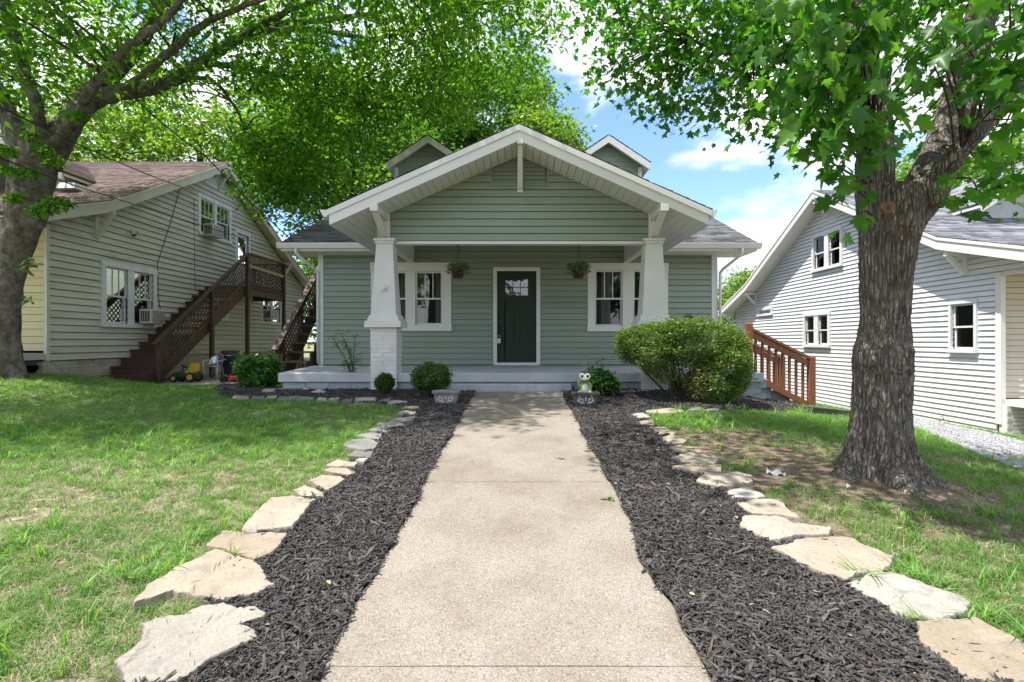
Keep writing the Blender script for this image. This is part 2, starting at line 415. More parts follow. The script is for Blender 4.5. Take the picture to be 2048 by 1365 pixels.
ca = gme.attributes.new('cover', 'FLOAT', 'POINT'); ca.data.foreach_set('value', (cover_at(gx, gy) * .42).ravel().astype(np.float32))
sa = gme.attributes.new('straw', 'FLOAT', 'POINT'); sa.data.foreach_set('value', np.where(gx < 0, 1.0, np.where(gy < 2.9, .7, .28)).ravel().astype(np.float32))
ground = tag(link('ground', gme), 'lawn and bare soil around the houses', kind='structure')

edgeL = lambda y: -.765 + .008 * np.sin(y * 2.3) + .007 * np.sin(y * 7.1) + .005 * np.sin(y * 17)
def edgeR(y): return .735 + .010 * np.sin(y * 2.9 + 1) + .009 * np.sin(y * 8.3) + .005 * np.sin(y * 19) - .05 * np.exp(-((y - 2.75) / .42) ** 2) + .03 * np.exp(-((y - 3.6) / .3) ** 2)
def off_walk(X, Y, m=0.0): return (X < edgeL(Y) + m) | (X > edgeR(Y) - m) | (Y > 8.72)
# ---- mulch beds: mounded sheets
m_mulch = mk('mulch_soil', (.022, .019, .018), .95, (.045, .04, .037), 60, .8, bump=1.0, bscale=70, bdist=.02)
def bed(poly, name):
    X, Y = np.meshgrid(np.arange(min(p[0] for p in poly), max(p[0] for p in poly), .045), np.arange(min(p[1] for p in poly), max(p[1] for p in poly), .045))
    ins = inside(poly, X, Y) & off_walk(X, Y, -.004)
    Z = gz(X, Y) + .004 + .020 * vnoise(X * 2.2, Y * 2.2, 8) + .008 * vnoise(X * 9, Y * 9, 9)
    idx = np.arange(X.size).reshape(X.shape)
    q = ins[:-1, :-1] & ins[1:, 1:] & ins[1:, :-1] & ins[:-1, 1:]
    F4 = np.stack([idx[:-1, :-1][q], idx[:-1, 1:][q], idx[1:, 1:][q], idx[1:, :-1][q]], 1)
    used, inv = np.unique(F4.ravel(), return_inverse=True)
    V = np.stack([X.ravel()[used], Y.ravel()[used], Z.ravel()[used]], 1)
    return tag(link(name, mesh_np(name, V, inv.reshape(-1, 4), m_mulch, smooth=True)), kind='structure')
bed(LBp, 'mulch_bed'); bed(RBp, 'mulch_bed')

# ---- walkway: exposed aggregate slabs
def aggregate_material():
    m = bpy.data.materials.new('exposed_aggregate'); m.use_nodes = True; t = m.node_tree; N = t.nodes; K = t.links.new
    bs = N['Principled BSDF']; bs.inputs['Roughness'].default_value = .8; bs.inputs['Specular IOR Level'].default_value = .25
    geo = N.new('ShaderNodeNewGeometry')
    def noise(s, d=6, r=.6):
        n = N.new('ShaderNodeTexNoise'); n.inputs['Scale'].default_value = s; n.inputs['Detail'].default_value = d; n.inputs['Roughness'].default_value = r
        K(geo.outputs['Position'], n.inputs['Vector']); return n.outputs['Fac']
    v = N.new('ShaderNodeTexVoronoi'); v.inputs['Scale'].default_value = 135; K(geo.outputs['Position'], v.inputs['Vector'])
    r = N.new('ShaderNodeValToRGB'); r.color_ramp.interpolation = 'LINEAR'
    cols = [(0, (.13, .105, .085)), (.2, (.235, .208, .178)), (.42, (.295, .268, .234)), (.62, (.34, .32, .29)), (.82, (.31, .24, .155)), (.93, (.44, .42, .385)), (1, (.21, .15, .10))]
    e = r.color_ramp.elements; e[0].position, e[0].color = 0, (*cols[0][1], 1); e[1].position, e[1].color = 1, (*cols[-1][1], 1)
    for p, c in cols[1:-1]: x = e.new(p); x.color = (*c, 1)
    sp = N.new('ShaderNodeSeparateColor'); K(v.outputs['Color'], sp.inputs[0]); K(sp.outputs[0], r.inputs[0])
    d = N.new('ShaderNodeMapRange'); d.inputs[1].default_value = .25; d.inputs[2].default_value = .75; K(v.outputs['Distance'], d.inputs[0])
    x = N.new('ShaderNodeMix'); x.data_type = 'RGBA'; K(d.outputs[0], x.inputs[0]); K(r.outputs[0], x.inputs[6]); x.inputs[7].default_value = (.245, .215, .18, 1)
    s1 = N.new('ShaderNodeMapRange'); s1.inputs[1].default_value = .42; s1.inputs[2].default_value = .70; s1.inputs[4].default_value = .85; K(noise(1.5, 9, .68), s1.inputs[0])
    y = N.new('ShaderNodeMix'); y.data_type = 'RGBA'; y.blend_type = 'MULTIPLY'; K(s1.outputs[0], y.inputs[0]); K(x.outputs[2], y.inputs[6]); y.inputs[7].default_value = (.66, .60, .53, 1)
    K(y.outputs[2], bs.inputs['Base Color'])
    b = N.new('ShaderNodeBump'); b.inputs['Strength'].default_value = .55; b.inputs['Distance'].default_value = .004; b.invert = True
    K(v.outputs['Distance'], b.inputs['Height']); K(b.outputs[0], bs.inputs['Normal'])
    return m
m_agg = aggregate_material()
walk = thing('walkway', None, None, (0, 5, .2)); walk['kind'] = 'structure'
for y0, y1 in ((.3, 1.990), (1.996, 4.139), (4.145, 5.598), (5.602, 7.203), (7.206, 8.72)):
    n = int((y1 - y0) / .06); ysl = np.linspace(y0, y1, n + 1); V = []; Fq = []
    for y in ysl:
        z = g1(0, y) + .012; l, r = edgeL(y) + .006 * RND.uniform(-1, 1), edgeR(y) + .008 * RND.uniform(-1, 1)
        V += [(l, y, z - .09), (l, y, z - .012), (l + .014, y, z), (-.3, y, z + .003), (.25, y, z + .003), (r - .014, y, z), (r, y, z - .012), (r, y, z - .09)]
    for i in range(n):
        for k in range(7): Fq.append((i * 8 + k, i * 8 + k + 1, i * 8 + 8 + k + 1, i * 8 + 8 + k))
    mb = MB(); mb.add(V, Fq); mb.f += [tuple(range(8))[::-1] , tuple(n * 8 + k for k in range(8))]; mb.sm += [False, False]
    mb.build('slab', m_agg, walk)
m_joint = mk('joint_dirt', (.25, .215, .175), .95, (.17, .14, .11), 40, .8)
for y in (1.993, 4.142, 5.6, 7.2045):
    mb = MB(); z = g1(0, y); mb.box(edgeL(y) + .01, edgeR(y) - .01, y - .02, y + .02, z - .06, z + .0105); mb.build('joint', m_joint, walk)

# ---- gravel drive to the right and concrete pad at the neighbour's stairs
m_gravel = mk('gravel', (.33, .325, .33), .9, (.22, .215, .215), 30, .8, bump=1, bscale=45, bdist=.03, btype='voronoi')
def strip(name, poly, mat, lift, res=.2, kind='structure'):
    X, Y = np.meshgrid(np.arange(min(p[0] for p in poly), max(p[0] for p in poly) + res, res), np.arange(min(p[1] for p in poly), max(p[1] for p in poly) + res, res))
    ins = inside(poly, X, Y); idx = np.arange(X.size).reshape(X.shape)
    q = ins[:-1, :-1] & ins[1:, 1:] & ins[1:, :-1] & ins[:-1, 1:]
    F4 = np.stack([idx[:-1, :-1][q], idx[:-1, 1:][q], idx[1:, 1:][q], idx[1:, :-1][q]], 1); used, inv = np.unique(F4.ravel(), return_inverse=True)
    V = np.stack([X.ravel()[used], Y.ravel()[used], (gz(X, Y) + lift).ravel()[used]], 1)
    return tag(link(name, mesh_np(name, V, inv.reshape(-1, 4), mat, smooth=True)), kind=kind)
DRIVE = [(4.7, -6), (4.85, 4), (5.35, 5.6), (6.0, 7.3), (6.5, 9.5), (6.9, 26), (8.0, 26), (8.15, 9.5), (8.1, 4), (8.0, -6)]
strip('gravel_driveway', DRIVE, m_gravel, .022, .1)
m_conc = mk('old_concrete', (.30, .27, .23), .85, (.20, .18, .15), 2.5, .7, bump=.3, bscale=50, bdist=.004)
mb = MB()
mb.prism([(-9.38, 10.3, 0), (-8.0, 11.25, 0), (-6.1, 11.25, 0), (-6.1, 15, 0), (-9.38, 15, 0)], (0, 0, -.2))
o = mb.build('concrete_pad', m_conc, org=(0, 0, 0)); o.location.z = .325; tag(o, kind='structure')

# ---- flagstones along the beds, each lying on the ground
def stone_material(name, cols, crack):
    m = bpy.data.materials.new(name); m.use_nodes = True; t = m.node_tree; N = t.nodes; K = t.links.new
    bs = N['Principled BSDF']; bs.inputs['Roughness'].default_value = .92; bs.inputs['Specular IOR Level'].default_value = .2
    geo = N.new('ShaderNodeNewGeometry')
    def noise(s, d=8, r=.62, dist=0):
        n = N.new('ShaderNodeTexNoise'); n.inputs['Scale'].default_value = s; n.inputs['Detail'].default_value = d; n.inputs['Roughness'].default_value = r; n.inputs['Distortion'].default_value = dist
        K(geo.outputs['Position'], n.inputs['Vector']); return n.outputs['Fac']
    def mr(v, a, b, c=0, d=1):
        r = N.new('ShaderNodeMapRange'); r.inputs[1].default_value = a; r.inputs[2].default_value = b; r.inputs[3].default_value = c; r.inputs[4].default_value = d; K(v, r.inputs[0]); return r.outputs[0]
    def mix(f, a, b, bl='MIX'):
        x = N.new('ShaderNodeMix'); x.data_type = 'RGBA'; x.blend_type = bl; K(f, x.inputs[0])
        for s, v in ((6, a), (7, b)):
            if hasattr(v, 'links'): K(v, x.inputs[s])
            else: x.inputs[s].default_value = (*v, 1)
        return x.outputs[2]
    cur = mix(mr(noise(3.2, 6, .6, .6), .40, .60), cols[0], cols[1])
    cur = mix(mr(noise(7.5, 9, .7, .8), .52, .66, 0, .85), cur, cols[2])
    cur = mix(mr(noise(24, 9, .7), .56, .70, 0, .7), cur, cols[3])
    cur = mix(mr(noise(90, 4, .6), .35, .65, 0, .30), cur, (.10, .085, .07))
    oi = N.new('ShaderNodeObjectInfo'); hs = N.new('ShaderNodeHueSaturation'); K(mr(oi.outputs['Random'], 0, 1, .84, 1.14), hs.inputs['Value']); K(mr(oi.outputs['Random'], 0, 1, 1.15, .75), hs.inputs['Saturation']); K(cur, hs.inputs['Color'])
    K(hs.outputs[0], bs.inputs['Base Color'])
    b = N.new('ShaderNodeBump'); b.inputs['Strength'].default_value = .9; b.inputs['Distance'].default_value = .012; K(noise(18, 10, .7, .5), b.inputs['Height']); K(b.outputs[0], bs.inputs['Normal'])
    return m
m_stone = [stone_material('tan_flagstone', ((.41, .345, .265), (.35, .29, .22), (.26, .24, .21), (.37, .275, .17)), 1),
           stone_material('white_flagstone', ((.40, .375, .325), (.35, .32, .275), (.25, .245, .24), (.37, .30, .21)), 1),
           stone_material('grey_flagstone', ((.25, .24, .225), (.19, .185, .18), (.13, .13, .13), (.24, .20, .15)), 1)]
def flagstone(pix, th, kind, label, group):
    g = [G(*p) for p in pix]
    out = []
    n = len(g); per_ = sum((g[i] - g[(i + 1) % n]).length for i in range(n)); stp = max(.018, per_ / 110)
    for i in range(n):
        a, b = g[i], g[(i + 1) % n]; L0 = (b - a).length; k = max(1, int(L0 / stp))
        for j in range(k):
            p = a.lerp(b, j / k); q = V3((p.x * 9, p.y * 9, kind + .5)); s = min(.022, per_ * .012)
            out.append(V3((p.x + s * mnoise.noise(q) + s * .6 * mnoise.noise(q * 3.7), p.y + s * mnoise.noise(q + V3((7, 3, 1))) + s * .6 * mnoise.noise(q * 3.7 + V3((2, 9, 4))), 0)))
    c = sum(out, V3()) / len(out)
    zc = g1(c.x, c.y); tx, ty = RND.uniform(-.03, .03), RND.uniform(-.03, .03); th2 = .024 + th * .35
    def top(x, y):
        q = V3((x * 4.5, y * 4.5, kind * 3.1)); h = .010 * mnoise.noise(q) + .005 * mnoise.noise(q * 3.3)
        ledge = mnoise.noise(q * .7 + V3((5, 5, 5)))
        return max(g1(x, y), zc - .05) + th2 + h + (.007 if ledge > .08 else 0) + tx * (x - c.x) + ty * (y - c.y)
    rings = []
    for f, dz in ((1.01, -th - .03), (1.0, -.016), (.992, -.006), (.975, -.001), (.92, 0), (.84, 0), (.74, 0), (.62, 0), (.48, 0), (.32, 0), (.15, 0)):
        r_ = []
        for p in out:
            x, y = c.x + (p.x - c.x) * f, c.y + (p.y - c.y) * f; r_.append((x, y, top(x, y) + dz * (1 + .7 * mnoise.noise(V3((x * 14, y * 14, 2))))))
        rings.append(r_)
    m = len(out); nr = len(rings); mb = MB(); v = [q for r in rings for q in r] + [(c.x, c.y, top(c.x, c.y))]
    fs = [(r * m + i, r * m + (i + 1) % m, (r + 1) * m + (i + 1) % m, (r + 1) * m + i) for r in range(nr - 1) for i in range(m)] + [((nr - 1) * m + i, (nr - 1) * m + (i + 1) % m, nr * m) for i in range(m)]
    mb.add(v, fs)
    o = mb.build('flagstone', m_stone[kind], org=(c.x, c.y, zc)); STONES.append([(p.x, p.y) for p in out])
    return tag(o, label, 'flagstone', group)
STONES = []
A1 = lambda pts: [(x / 2.116, 720 + y / 2.116) for x, y in pts]
A2 = lambda pts: [(1248 + x / 2.116, 720 + y / 2.116) for x, y in pts]
A3 = lambda pts: [(460 + x / 4.096, 630 + y / 4.096) for x, y in pts]
GL, GR = 'flagstones edging the left mulch bed', 'flagstones edging the right mulch bed'
left_st = [
 (A1([(600, 1165), (690, 1125), (790, 1125), (850, 1085), (940, 1078), (1000, 1090), (1090, 1090), (1120, 1115), (1110, 1135), (1000, 1160), (1085, 1185), (1080, 1215), (1000, 1250), (880, 1320), (780, 1400), (530, 1400), (475, 1320), (570, 1270), (610, 1230)]), .06, 1, 'nearest flagstone left of the walkway, large, whitish and jagged with mulch chips on it'),
 (A1([(555, 1080), (620, 990), (720, 930), (900, 845), (1080, 880), (1110, 900), (1115, 945), (1170, 985), (1100, 1020), (950, 1060), (880, 1040), (720, 1030), (640, 1055)]), .07, 0, 'long tan flagstone with a raised curved front edge, second from the camera on the left'),
 (A1([(875, 820), (940, 755), (1220, 770), (1195, 810), (1120, 855), (1080, 872), (950, 838)]), .06, 0, 'smooth four-sided cream flagstone fitted against the far edge of the long tan one'),
 (A1([(1035, 755), (1075, 675), (1150, 610), (1250, 608), (1310, 650), (1290, 690), (1240, 745), (1150, 755), (1090, 765)]), .10, 0, 'thick cream flagstone with a grey broken front face on the left side'),
 (A1([(1245, 612), (1260, 600), (1340, 618), (1310, 635)]), .04, 0, 'thin cream sliver of flagstone behind the thick broken-faced one'),
 (A1([(1240, 575), (1290, 555), (1375, 590), (1370, 600), (1290, 603)]), .05, 0, 'small rounded tan flagstone against the lawn just beyond the thin sliver, left row'),
 (A1([(1310, 530), (1360, 512), (1440, 515), (1460, 530), (1410, 562), (1390, 578)]), .05, 0, 'pale tan kite-shaped flagstone halfway up the left row'),
 (A1([(1365, 493), (1400, 478), (1470, 480), (1505, 497), (1480, 508)]), .05, 0, 'flat oval cream flagstone next beyond the kite-shaped one, left row'),
 (A1([(1375, 462), (1430, 442), (1515, 460), (1500, 474)]), .05, 0, 'low cream flagstone lying where the lawn shade begins, left row'),
 (A1([(1500, 450), (1520, 440), (1560, 438), (1540, 458)]), .05, 1, 'tiny white flagstone tucked on the mulch side where the shade begins'),
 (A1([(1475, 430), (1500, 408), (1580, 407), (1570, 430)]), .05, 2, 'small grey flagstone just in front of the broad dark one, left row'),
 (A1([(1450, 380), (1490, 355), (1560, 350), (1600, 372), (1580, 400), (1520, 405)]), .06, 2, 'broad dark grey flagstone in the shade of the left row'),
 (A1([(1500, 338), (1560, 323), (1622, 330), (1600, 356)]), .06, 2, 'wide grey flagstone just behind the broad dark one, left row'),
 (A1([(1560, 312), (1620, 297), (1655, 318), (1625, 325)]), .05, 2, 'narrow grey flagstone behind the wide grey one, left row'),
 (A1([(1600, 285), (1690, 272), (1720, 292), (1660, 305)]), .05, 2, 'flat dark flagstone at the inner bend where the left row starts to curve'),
 (A3([(1310, 895), (1330, 868), (1520, 850), (1500, 890), (1400, 905)]), .05, 2, 'long grey flagstone at the bend of the left row'),
 (A3([(1375, 835), (1400, 815), (1530, 812), (1510, 840)]), .06, 1, 'sunlit pale flagstone at the bend of the left row beside the grass corner'),
 (A3([(1400, 800), (1430, 770), (1555, 768), (1545, 795)]), .05, 0, 'buff flagstone at the outer corner of the left bed nearest the carved planter'),
 (A3([(1290, 745), (1330, 722), (1450, 725), (1455, 745)]), .05, 1, 'bright flat flagstone at the right end of the far left row'),
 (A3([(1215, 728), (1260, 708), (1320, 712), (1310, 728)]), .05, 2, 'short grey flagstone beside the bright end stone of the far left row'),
 (A3([(1020, 725), (1030, 700), (1200, 703), (1195, 725)]), .05, 1, 'long pale flagstone in the far left row below the porch pier'),
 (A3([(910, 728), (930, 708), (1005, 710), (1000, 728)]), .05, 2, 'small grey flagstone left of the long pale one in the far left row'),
 (A3([(800, 720), (820, 698), (900, 700), (895, 720)]), .05, 0, 'buff flagstone of the far left row below the bare rose bush'),
 (A3([(710, 720), (725, 697), (795, 698), (790, 718)]), .05, 1, 'whitish small flagstone of the far left row below the two pale rocks'),
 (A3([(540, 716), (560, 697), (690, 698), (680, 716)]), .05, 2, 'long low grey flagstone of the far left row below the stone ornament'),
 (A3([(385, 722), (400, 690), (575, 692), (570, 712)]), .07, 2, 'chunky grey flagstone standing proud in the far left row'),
 (A3([(290, 704), (310, 683), (385, 683), (380, 703)]), .05, 0, 'tan flagstone in the far left row below the leafy shrub'),
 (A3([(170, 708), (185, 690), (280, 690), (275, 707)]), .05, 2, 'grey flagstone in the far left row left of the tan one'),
 (A3([(10, 703), (30, 683), (160, 687), (155, 703)]), .05, 0, 'flagstone at the left end of the far left row'),
]
right_st = [
 (A2([(1230, 1155), (1480, 1130), (1693, 1230), (1830, 1340), (1830, 1420), (1440, 1400), (1380, 1330), (1250, 1240)]), .06, 0, 'flagstone in the bottom right corner, cream and broad, nearest on the right'),
 (A2([(930, 990), (1070, 937), (1180, 955), (1465, 1070), (1460, 1110), (1355, 1130), (1350, 1155), (1150, 1120), (1080, 1060)]), .08, 1, 'whitest flagstone, long and notched, second from the camera on the right'),
 (A2([(620, 830), (800, 785), (960, 780), (1050, 830), (1155, 880), (1100, 925), (940, 970), (850, 945), (740, 890)]), .07, 0, 'big smooth buff flagstone, third from the camera on the right'),
 (A2([(485, 730), (510, 690), (640, 693), (720, 717), (875, 745), (870, 775), (760, 780), (620, 800)]), .08, 0, 'wide flagstone with a ragged lower edge just beyond the big buff one on the right'),
 (A2([(468, 630), (560, 612), (660, 615), (745, 708), (640, 687), (540, 678), (500, 650)]), .06, 0, 'shaded tan flagstone behind the ragged-edged one on the right'),
 (A2([(425, 580), (520, 557), (600, 600), (560, 612), (460, 605)]), .05, 1, 'oval pale flagstone in mid-row on the right, near the white paper scrap'),
 (A2([(300, 530), (340, 500), (420, 508), (480, 493), (540, 512), (550, 540), (400, 560), (330, 545)]), .07, 0, 'tan flagstone with a notched top, left of the oval pale one on the right'),
 (A2([(205, 477), (280, 464), (415, 467), (415, 493), (330, 500)]), .07, 0, 'flagstone with a squared broken right end in the right row'),
 (A2([(205, 430), (260, 412), (330, 416), (410, 440), (380, 460), (270, 460)]), .06, 0, 'smooth arched flagstone behind the one with the squared end, right row'),
 (A2([(190, 390), (230, 376), (310, 386), (330, 408), (240, 412)]), .05, 0, 'small pale flagstone behind the arched one, right row'),
 (A2([(150, 347), (200, 337), (275, 356), (260, 370), (190, 374)]), .06, 0, 'flagstone with a dark chipped corner by the bare soil, right row'),
 (A2([(110, 305), (170, 299), (225, 325), (200, 335), (140, 333)]), .05, 0, 'narrow slanted flagstone behind the chipped one, right row'),
 (A2([(60, 277), (120, 264), (130, 290), (80, 295)]), .05, 0, 'squarish tan flagstone near the top of the right row'),
 (A2([(30, 242), (80, 236), (115, 257), (50, 261)]), .05, 1, 'pale flagstone at the inner corner of the right bed'),
 (A2([(85, 227), (200, 218), (260, 228), (180, 241), (110, 240)]), .05, 0, 'long buff flagstone at the far corner below the round hedge'),
 (A2([(265, 229), (280, 214), (325, 212), (330, 227)]), .05, 2, 'small grey flagstone in the far right row'),
 (A2([(332, 224), (350, 217), (400, 219), (400, 232)]), .05, 0, 'flagstone at the right end of the far right row'),
]
for pix, th, kd, lab in left_st: flagstone(pix, th, kd, lab, GL)
for pix, th, kd, lab in right_st: flagstone(pix, th, kd, lab, GR)
# ================================================================== BUILDING HELPERS
class Fr:                      # a wall's own frame: u along, z up, n outward
    def __init__(s, O, U, N): s.O, s.U, s.N = V3(O), V3(U), V3(N)
    def p(s, u, z, n=0.0): q = s.O + s.U * u + s.N * n; return V3((q.x, q.y, s.O.z + z))
    def hexa(s, mb, u0, u1, z0, z1, n0, n1):
        return mb.hexa([s.p(u0, z0, n0), s.p(u1, z0, n0), s.p(u1, z0, n1), s.p(u0, z0, n1), s.p(u0, z1, n0), s.p(u1, z1, n0), s.p(u1, z1, n1), s.p(u0, z1, n1)])

def board(mb, fr, la, ra, lb, rb, z0, z1, t0=.020, t1=.004, back=-.02):
    mb.hexa([fr.p(la, z0, back), fr.p(ra, z0, back), fr.p(ra, z0, t0), fr.p(la, z0, t0), fr.p(lb, z1, back), fr.p(rb, z1, back), fr.p(rb, z1, t1), fr.p(lb, z1, t1)])

def siding(parent, fr, zlo, zhi, course, lim, holes, mat, name='siding_board', t0=.028, joint=0, gap=.007):
    z = zlo; rest = MB(); made = 0
    while z < zhi - .005:
        a, b = z, min(z + course, zhi)
        segs = [(a, b, None)]
        l0, r0 = lim(a + .001); l1, r1 = lim(b - .001)
        if r0 - l0 < .02: z += course; continue
        if r1 < l1: l1 = r1 = (l1 + r1) / 2
        cuts = sorted([h for h in holes if h[2] < b - .002 and h[3] > a + .002 and h[1] > min(l0, l1) and h[0] < max(r0, r1)])
        x0, x1 = l0, l1; pieces = []
        for h in cuts:
            pieces.append((x0, h[0], x1, h[0], a, b))
            if h[2] > a + .01: pieces.append((h[0], h[1], h[0], h[1], a, h[2]))
            if h[3] < b - .01: pieces.append((h[0], h[1], h[0], h[1], h[3], b))
            x0 = x1 = h[1]
        pieces.append((x0, r0, x1, r1, a, b))
        pieces = [(q[0], q[1], q[2], q[3], q[4] + (gap if q[4] == a else 0), q[5]) for q in pieces]
        out = []
        for q in pieces:
            if joint and q[1] - q[0] > joint * 1.3:
                s = q[0] + joint * RND.uniform(.5, .95); c = s + .0025
                out += [(q[0], s, q[2], s, q[4], q[5]), (c, q[1], c, q[3], q[4], q[5])]
            else: out.append(q)
        for la, ra, lb, rb, c, d in out:
            if ra - la < .004 and rb - lb < .004: continue
            mb = MB(); board(mb, fr, la, ra, lb, rb, c, d, t0)
            mb.build(name, mat, parent); made += 1
        z += course
    return made

def shingles(parent, A, U, S, Lu, Ls, mat, e=.14, tab=.30, mask=None, lift=.0):
    A, U, S = np.array(A), np.array(U), np.array(S); n = np.cross(U, S); n = n / np.linalg.norm(n)
    if n[2] < 0: n = -n
    V = []; at = []
    for i in range(int(Ls / e + .99)):
        s0 = i * e; s1 = min(s0 + e * 1.12, Ls)
        off = RND.uniform(0, tab); u = -off
        rowv = RND.uniform(-.22, .22)
        while u < Lu:
            w = tab * RND.choice((.6, .8, 1, 1.2)); a, b = max(u + .003, 0), min(u + w - .003, Lu); u += w
            if b - a < .02: continue
            if mask and not mask((a + b) / 2, (s0 + s1) / 2): continue
            h0 = .011 + RND.uniform(-.002, .004) + lift; sj = s0 + RND.uniform(-.006, .006)
            V += [A + U * a + S * sj + n * h0, A + U * b + S * sj + n * h0, A + U * b + S * s1 + n * (.003 + lift), A + U * a + S * s1 + n * (.003 + lift),
                  A + U * a + S * sj + n * (-.004), A + U * b + S * sj + n * (-.004)]
            c = min(1, max(0, RND.betavariate(2, 2.4) + rowv)); at += [c, c]
    k = len(V) // 6; b = np.arange(k)[:, None] * 6
    Fq = np.concatenate([b + np.array([[0, 1, 2, 3]]), b + np.array([[4, 5, 1, 0]])], 1).reshape(-1, 4)
    o = link('shingles', mesh_np('shingles', np.array(V), Fq, mat, at), parent); o['kind'] = 'stuff'
    return o

def window(parent, fr, u0, u1, z0, z1, units=1, lights=3, cas=.10, mull=.14, trim=None, sash=None, curtain=None, holes=None, glass=None, lower=True, proud=.035, sillh=.09, gl_low=None):
    trim, sash, glass = trim or m_trim, sash or m_trim, glass or m_glass
    mb = MB()
    H = fr.hexa
    H(mb, u0, u0 + cas, z0 + sillh, z1 - cas, -.06, proud); H(mb, u1 - cas, u1, z0 + sillh, z1 - cas, -.06, proud)
    H(mb, u0 - .012, u1 + .012, z1 - cas, z1, -.06, proud + .008); H(mb, u0 - .012, u1 + .012, z0, z0 + sillh, -.06, proud + .03)
    w = mb.build('window', trim, parent)
    uw = (u1 - u0 - 2 * cas - (units - 1) * mull) / units
    a, b = z0 + sillh, z1 - cas; zm = a + (b - a) * .49
    for k in range(units):
        l = u0 + cas + k * (uw + mull); r = l + uw
        if k: H(mb2 := MB(), l - mull, l, a, b, -.06, proud - .006); mb2.build('mullion', trim, w)
        if holes is not None: holes.append((l, r, a, b))
        fw = .038
        def frame(name, l, r, zb, zt, n0, n1, fw=fw):
            m = MB(); H(m, l, l + fw, zb, zt, n0, n1); H(m, r - fw, r, zb, zt, n0, n1); H(m, l + fw, r - fw, zt - fw, zt, n0, n1); H(m, l + fw, r - fw, zb, zb + fw, n0, n1); m.build(name, sash, w)
        if lower:
            frame('sash', l, r, zm - .02, b, -.022, .004); frame('sash', l, r, a, zm + .018, -.052, -.024)
            H(m := MB(), l + .03, r - .03, zm, b - .03, -.014, -.010); m.build('pane', glass, w)
            H(m := MB(), l + .03, r - .03, a + .03, zm, -.042, -.038); m.build('pane', gl_low or glass, w)
            for i in range(1, lights):
                u = l + fw + (r - l - 2 * fw) * i / lights
                H(m := MB(), u - .010, u + .010, zm + .015, b - .03, -.018, .002); m.build('muntin', sash, w)
        else:
            frame('sash', l, r, a, b, -.03, .0); H(m := MB(), l + .03, r - .03, a + .03, b - .03, -.018, -.014); m.build('pane', glass, w)
        if curtain:
            for side in curtain:      # (from, to) in fractions of the unit, hanging in folds
                f0, f1, cm, zt_ = side[0], side[1], side[2], (side[3] if len(side) > 3 else 1.0)
                n = 26; m = MB(); V = []; Fq = []
                for i in range(n + 1):
                    u = l + (r - l) * (f0 + (f1 - f0) * i / n); d = -.11 + .022 * math.sin(i * 1.9) + .01 * math.sin(i * 4.1)
                    V += [fr.p(u, a - .03, d), fr.p(u, a + (b - a) * zt_, d)]
                for i in range(n): Fq.append((2 * i, 2 * i + 2, 2 * i + 3, 2 * i + 1))
                m.add(V, Fq, True); m.build('curtain', cm, w)
    return w

def roof_slab(parent, name, pts, th, mat):    # pts: 4 top corners
    mb = MB(); A = [V3(p) for p in pts]; B = [p - V3((0, 0, th)) for p in A]
    mb.hexa(B + A); return mb.build(name, mat, parent)

_unit = {}
def unit_box(mat):
    if mat.name not in _unit:
        mb = MB(); mb.frus(0, 0, -.5, .5, 1, 1, 1, 1); _unit[mat.name] = mb.mesh('brick', mat)
    return _unit[mat.name]
def brick(parent, mat, c, s, name='brick'):
    o = bpy.data.objects.new(name, unit_box(mat)); COL.objects.link(o); o.location = c; o.scale = s; put(o, parent); return o

# ================================================================== THE GREEN BUNGALOW
YW = 11.64                       # front wall
house = thing('bungalow', 'sage green bungalow with white trim, broad gabled porch and dark green front door', 'house', (0, YW, .45))
fw_ = Fr((0, YW, 0), (1, 0, 0), (0, -1, 0))
holes = []
wl = window(house, fw_, -3.36, -1.54, 1.53, 3.08, 2, 3, .20, .20, holes=holes, curtain=[(0, .28, m_curtain), (.72, 1, m_curtain)], sillh=.14)
wr = window(house, fw_, 1.56, 3.38, 1.52, 3.07, 2, 3, .16, .24, holes=holes, curtain=[(.26, .62, m_curtain)], sillh=.12)
DX0, DX1, DZ0, DZ1 = -.500, .396, .815, 2.885
holes.append((DX0, DX1, .70, DZ1))
siding(house, fw_, .76, 3.62, .1285, lambda z: (-4.44, 4.37), holes, m_sage, joint=3.2)
# side and back walls
mb = MB(); mb.box(-4.55, -4.48, YW + .02, 26.4, -.3, 3.6); mb.build('side_wall', m_sage, house)
mb = MB(); mb.box(4.41, 4.48, YW + .02, 26.4, -.6, 3.6); mb.build('side_wall', m_sage, house)
mb = MB(); mb.box(-4.47, 4.40, 26.3, 26.4, -.6, 3.6); mb.build('back_wall', m_sage, house)
for sx in (-4.475, 4.405):       # gable ends under the main roof
    mb = MB(); mb.prism([(sx, YW + .1, 3.6), (sx, 26.3, 3.6), (sx, 18.97, 6.75)], (.06, 0, 0)); mb.build('gable_wall', m_sage, house)
mb = MB(); mb.box(-4.47, 4.40, YW + .2, 26.2, .70, .74); mb.build('floor', m_plaster, house)
mb = MB(); mb.box(-4.47, 4.40, 15.4, 15.5, .74, 3.6); mb.build('inner_wall', m_plaster, house)
for x0, x1 in ((-4.56, -4.44), (4.37, 4.50)):
    mb = MB(); mb.box(x0, x1, YW - .03, YW + .1, .75, 3.27); mb.build('corner_board', m_trim, house)

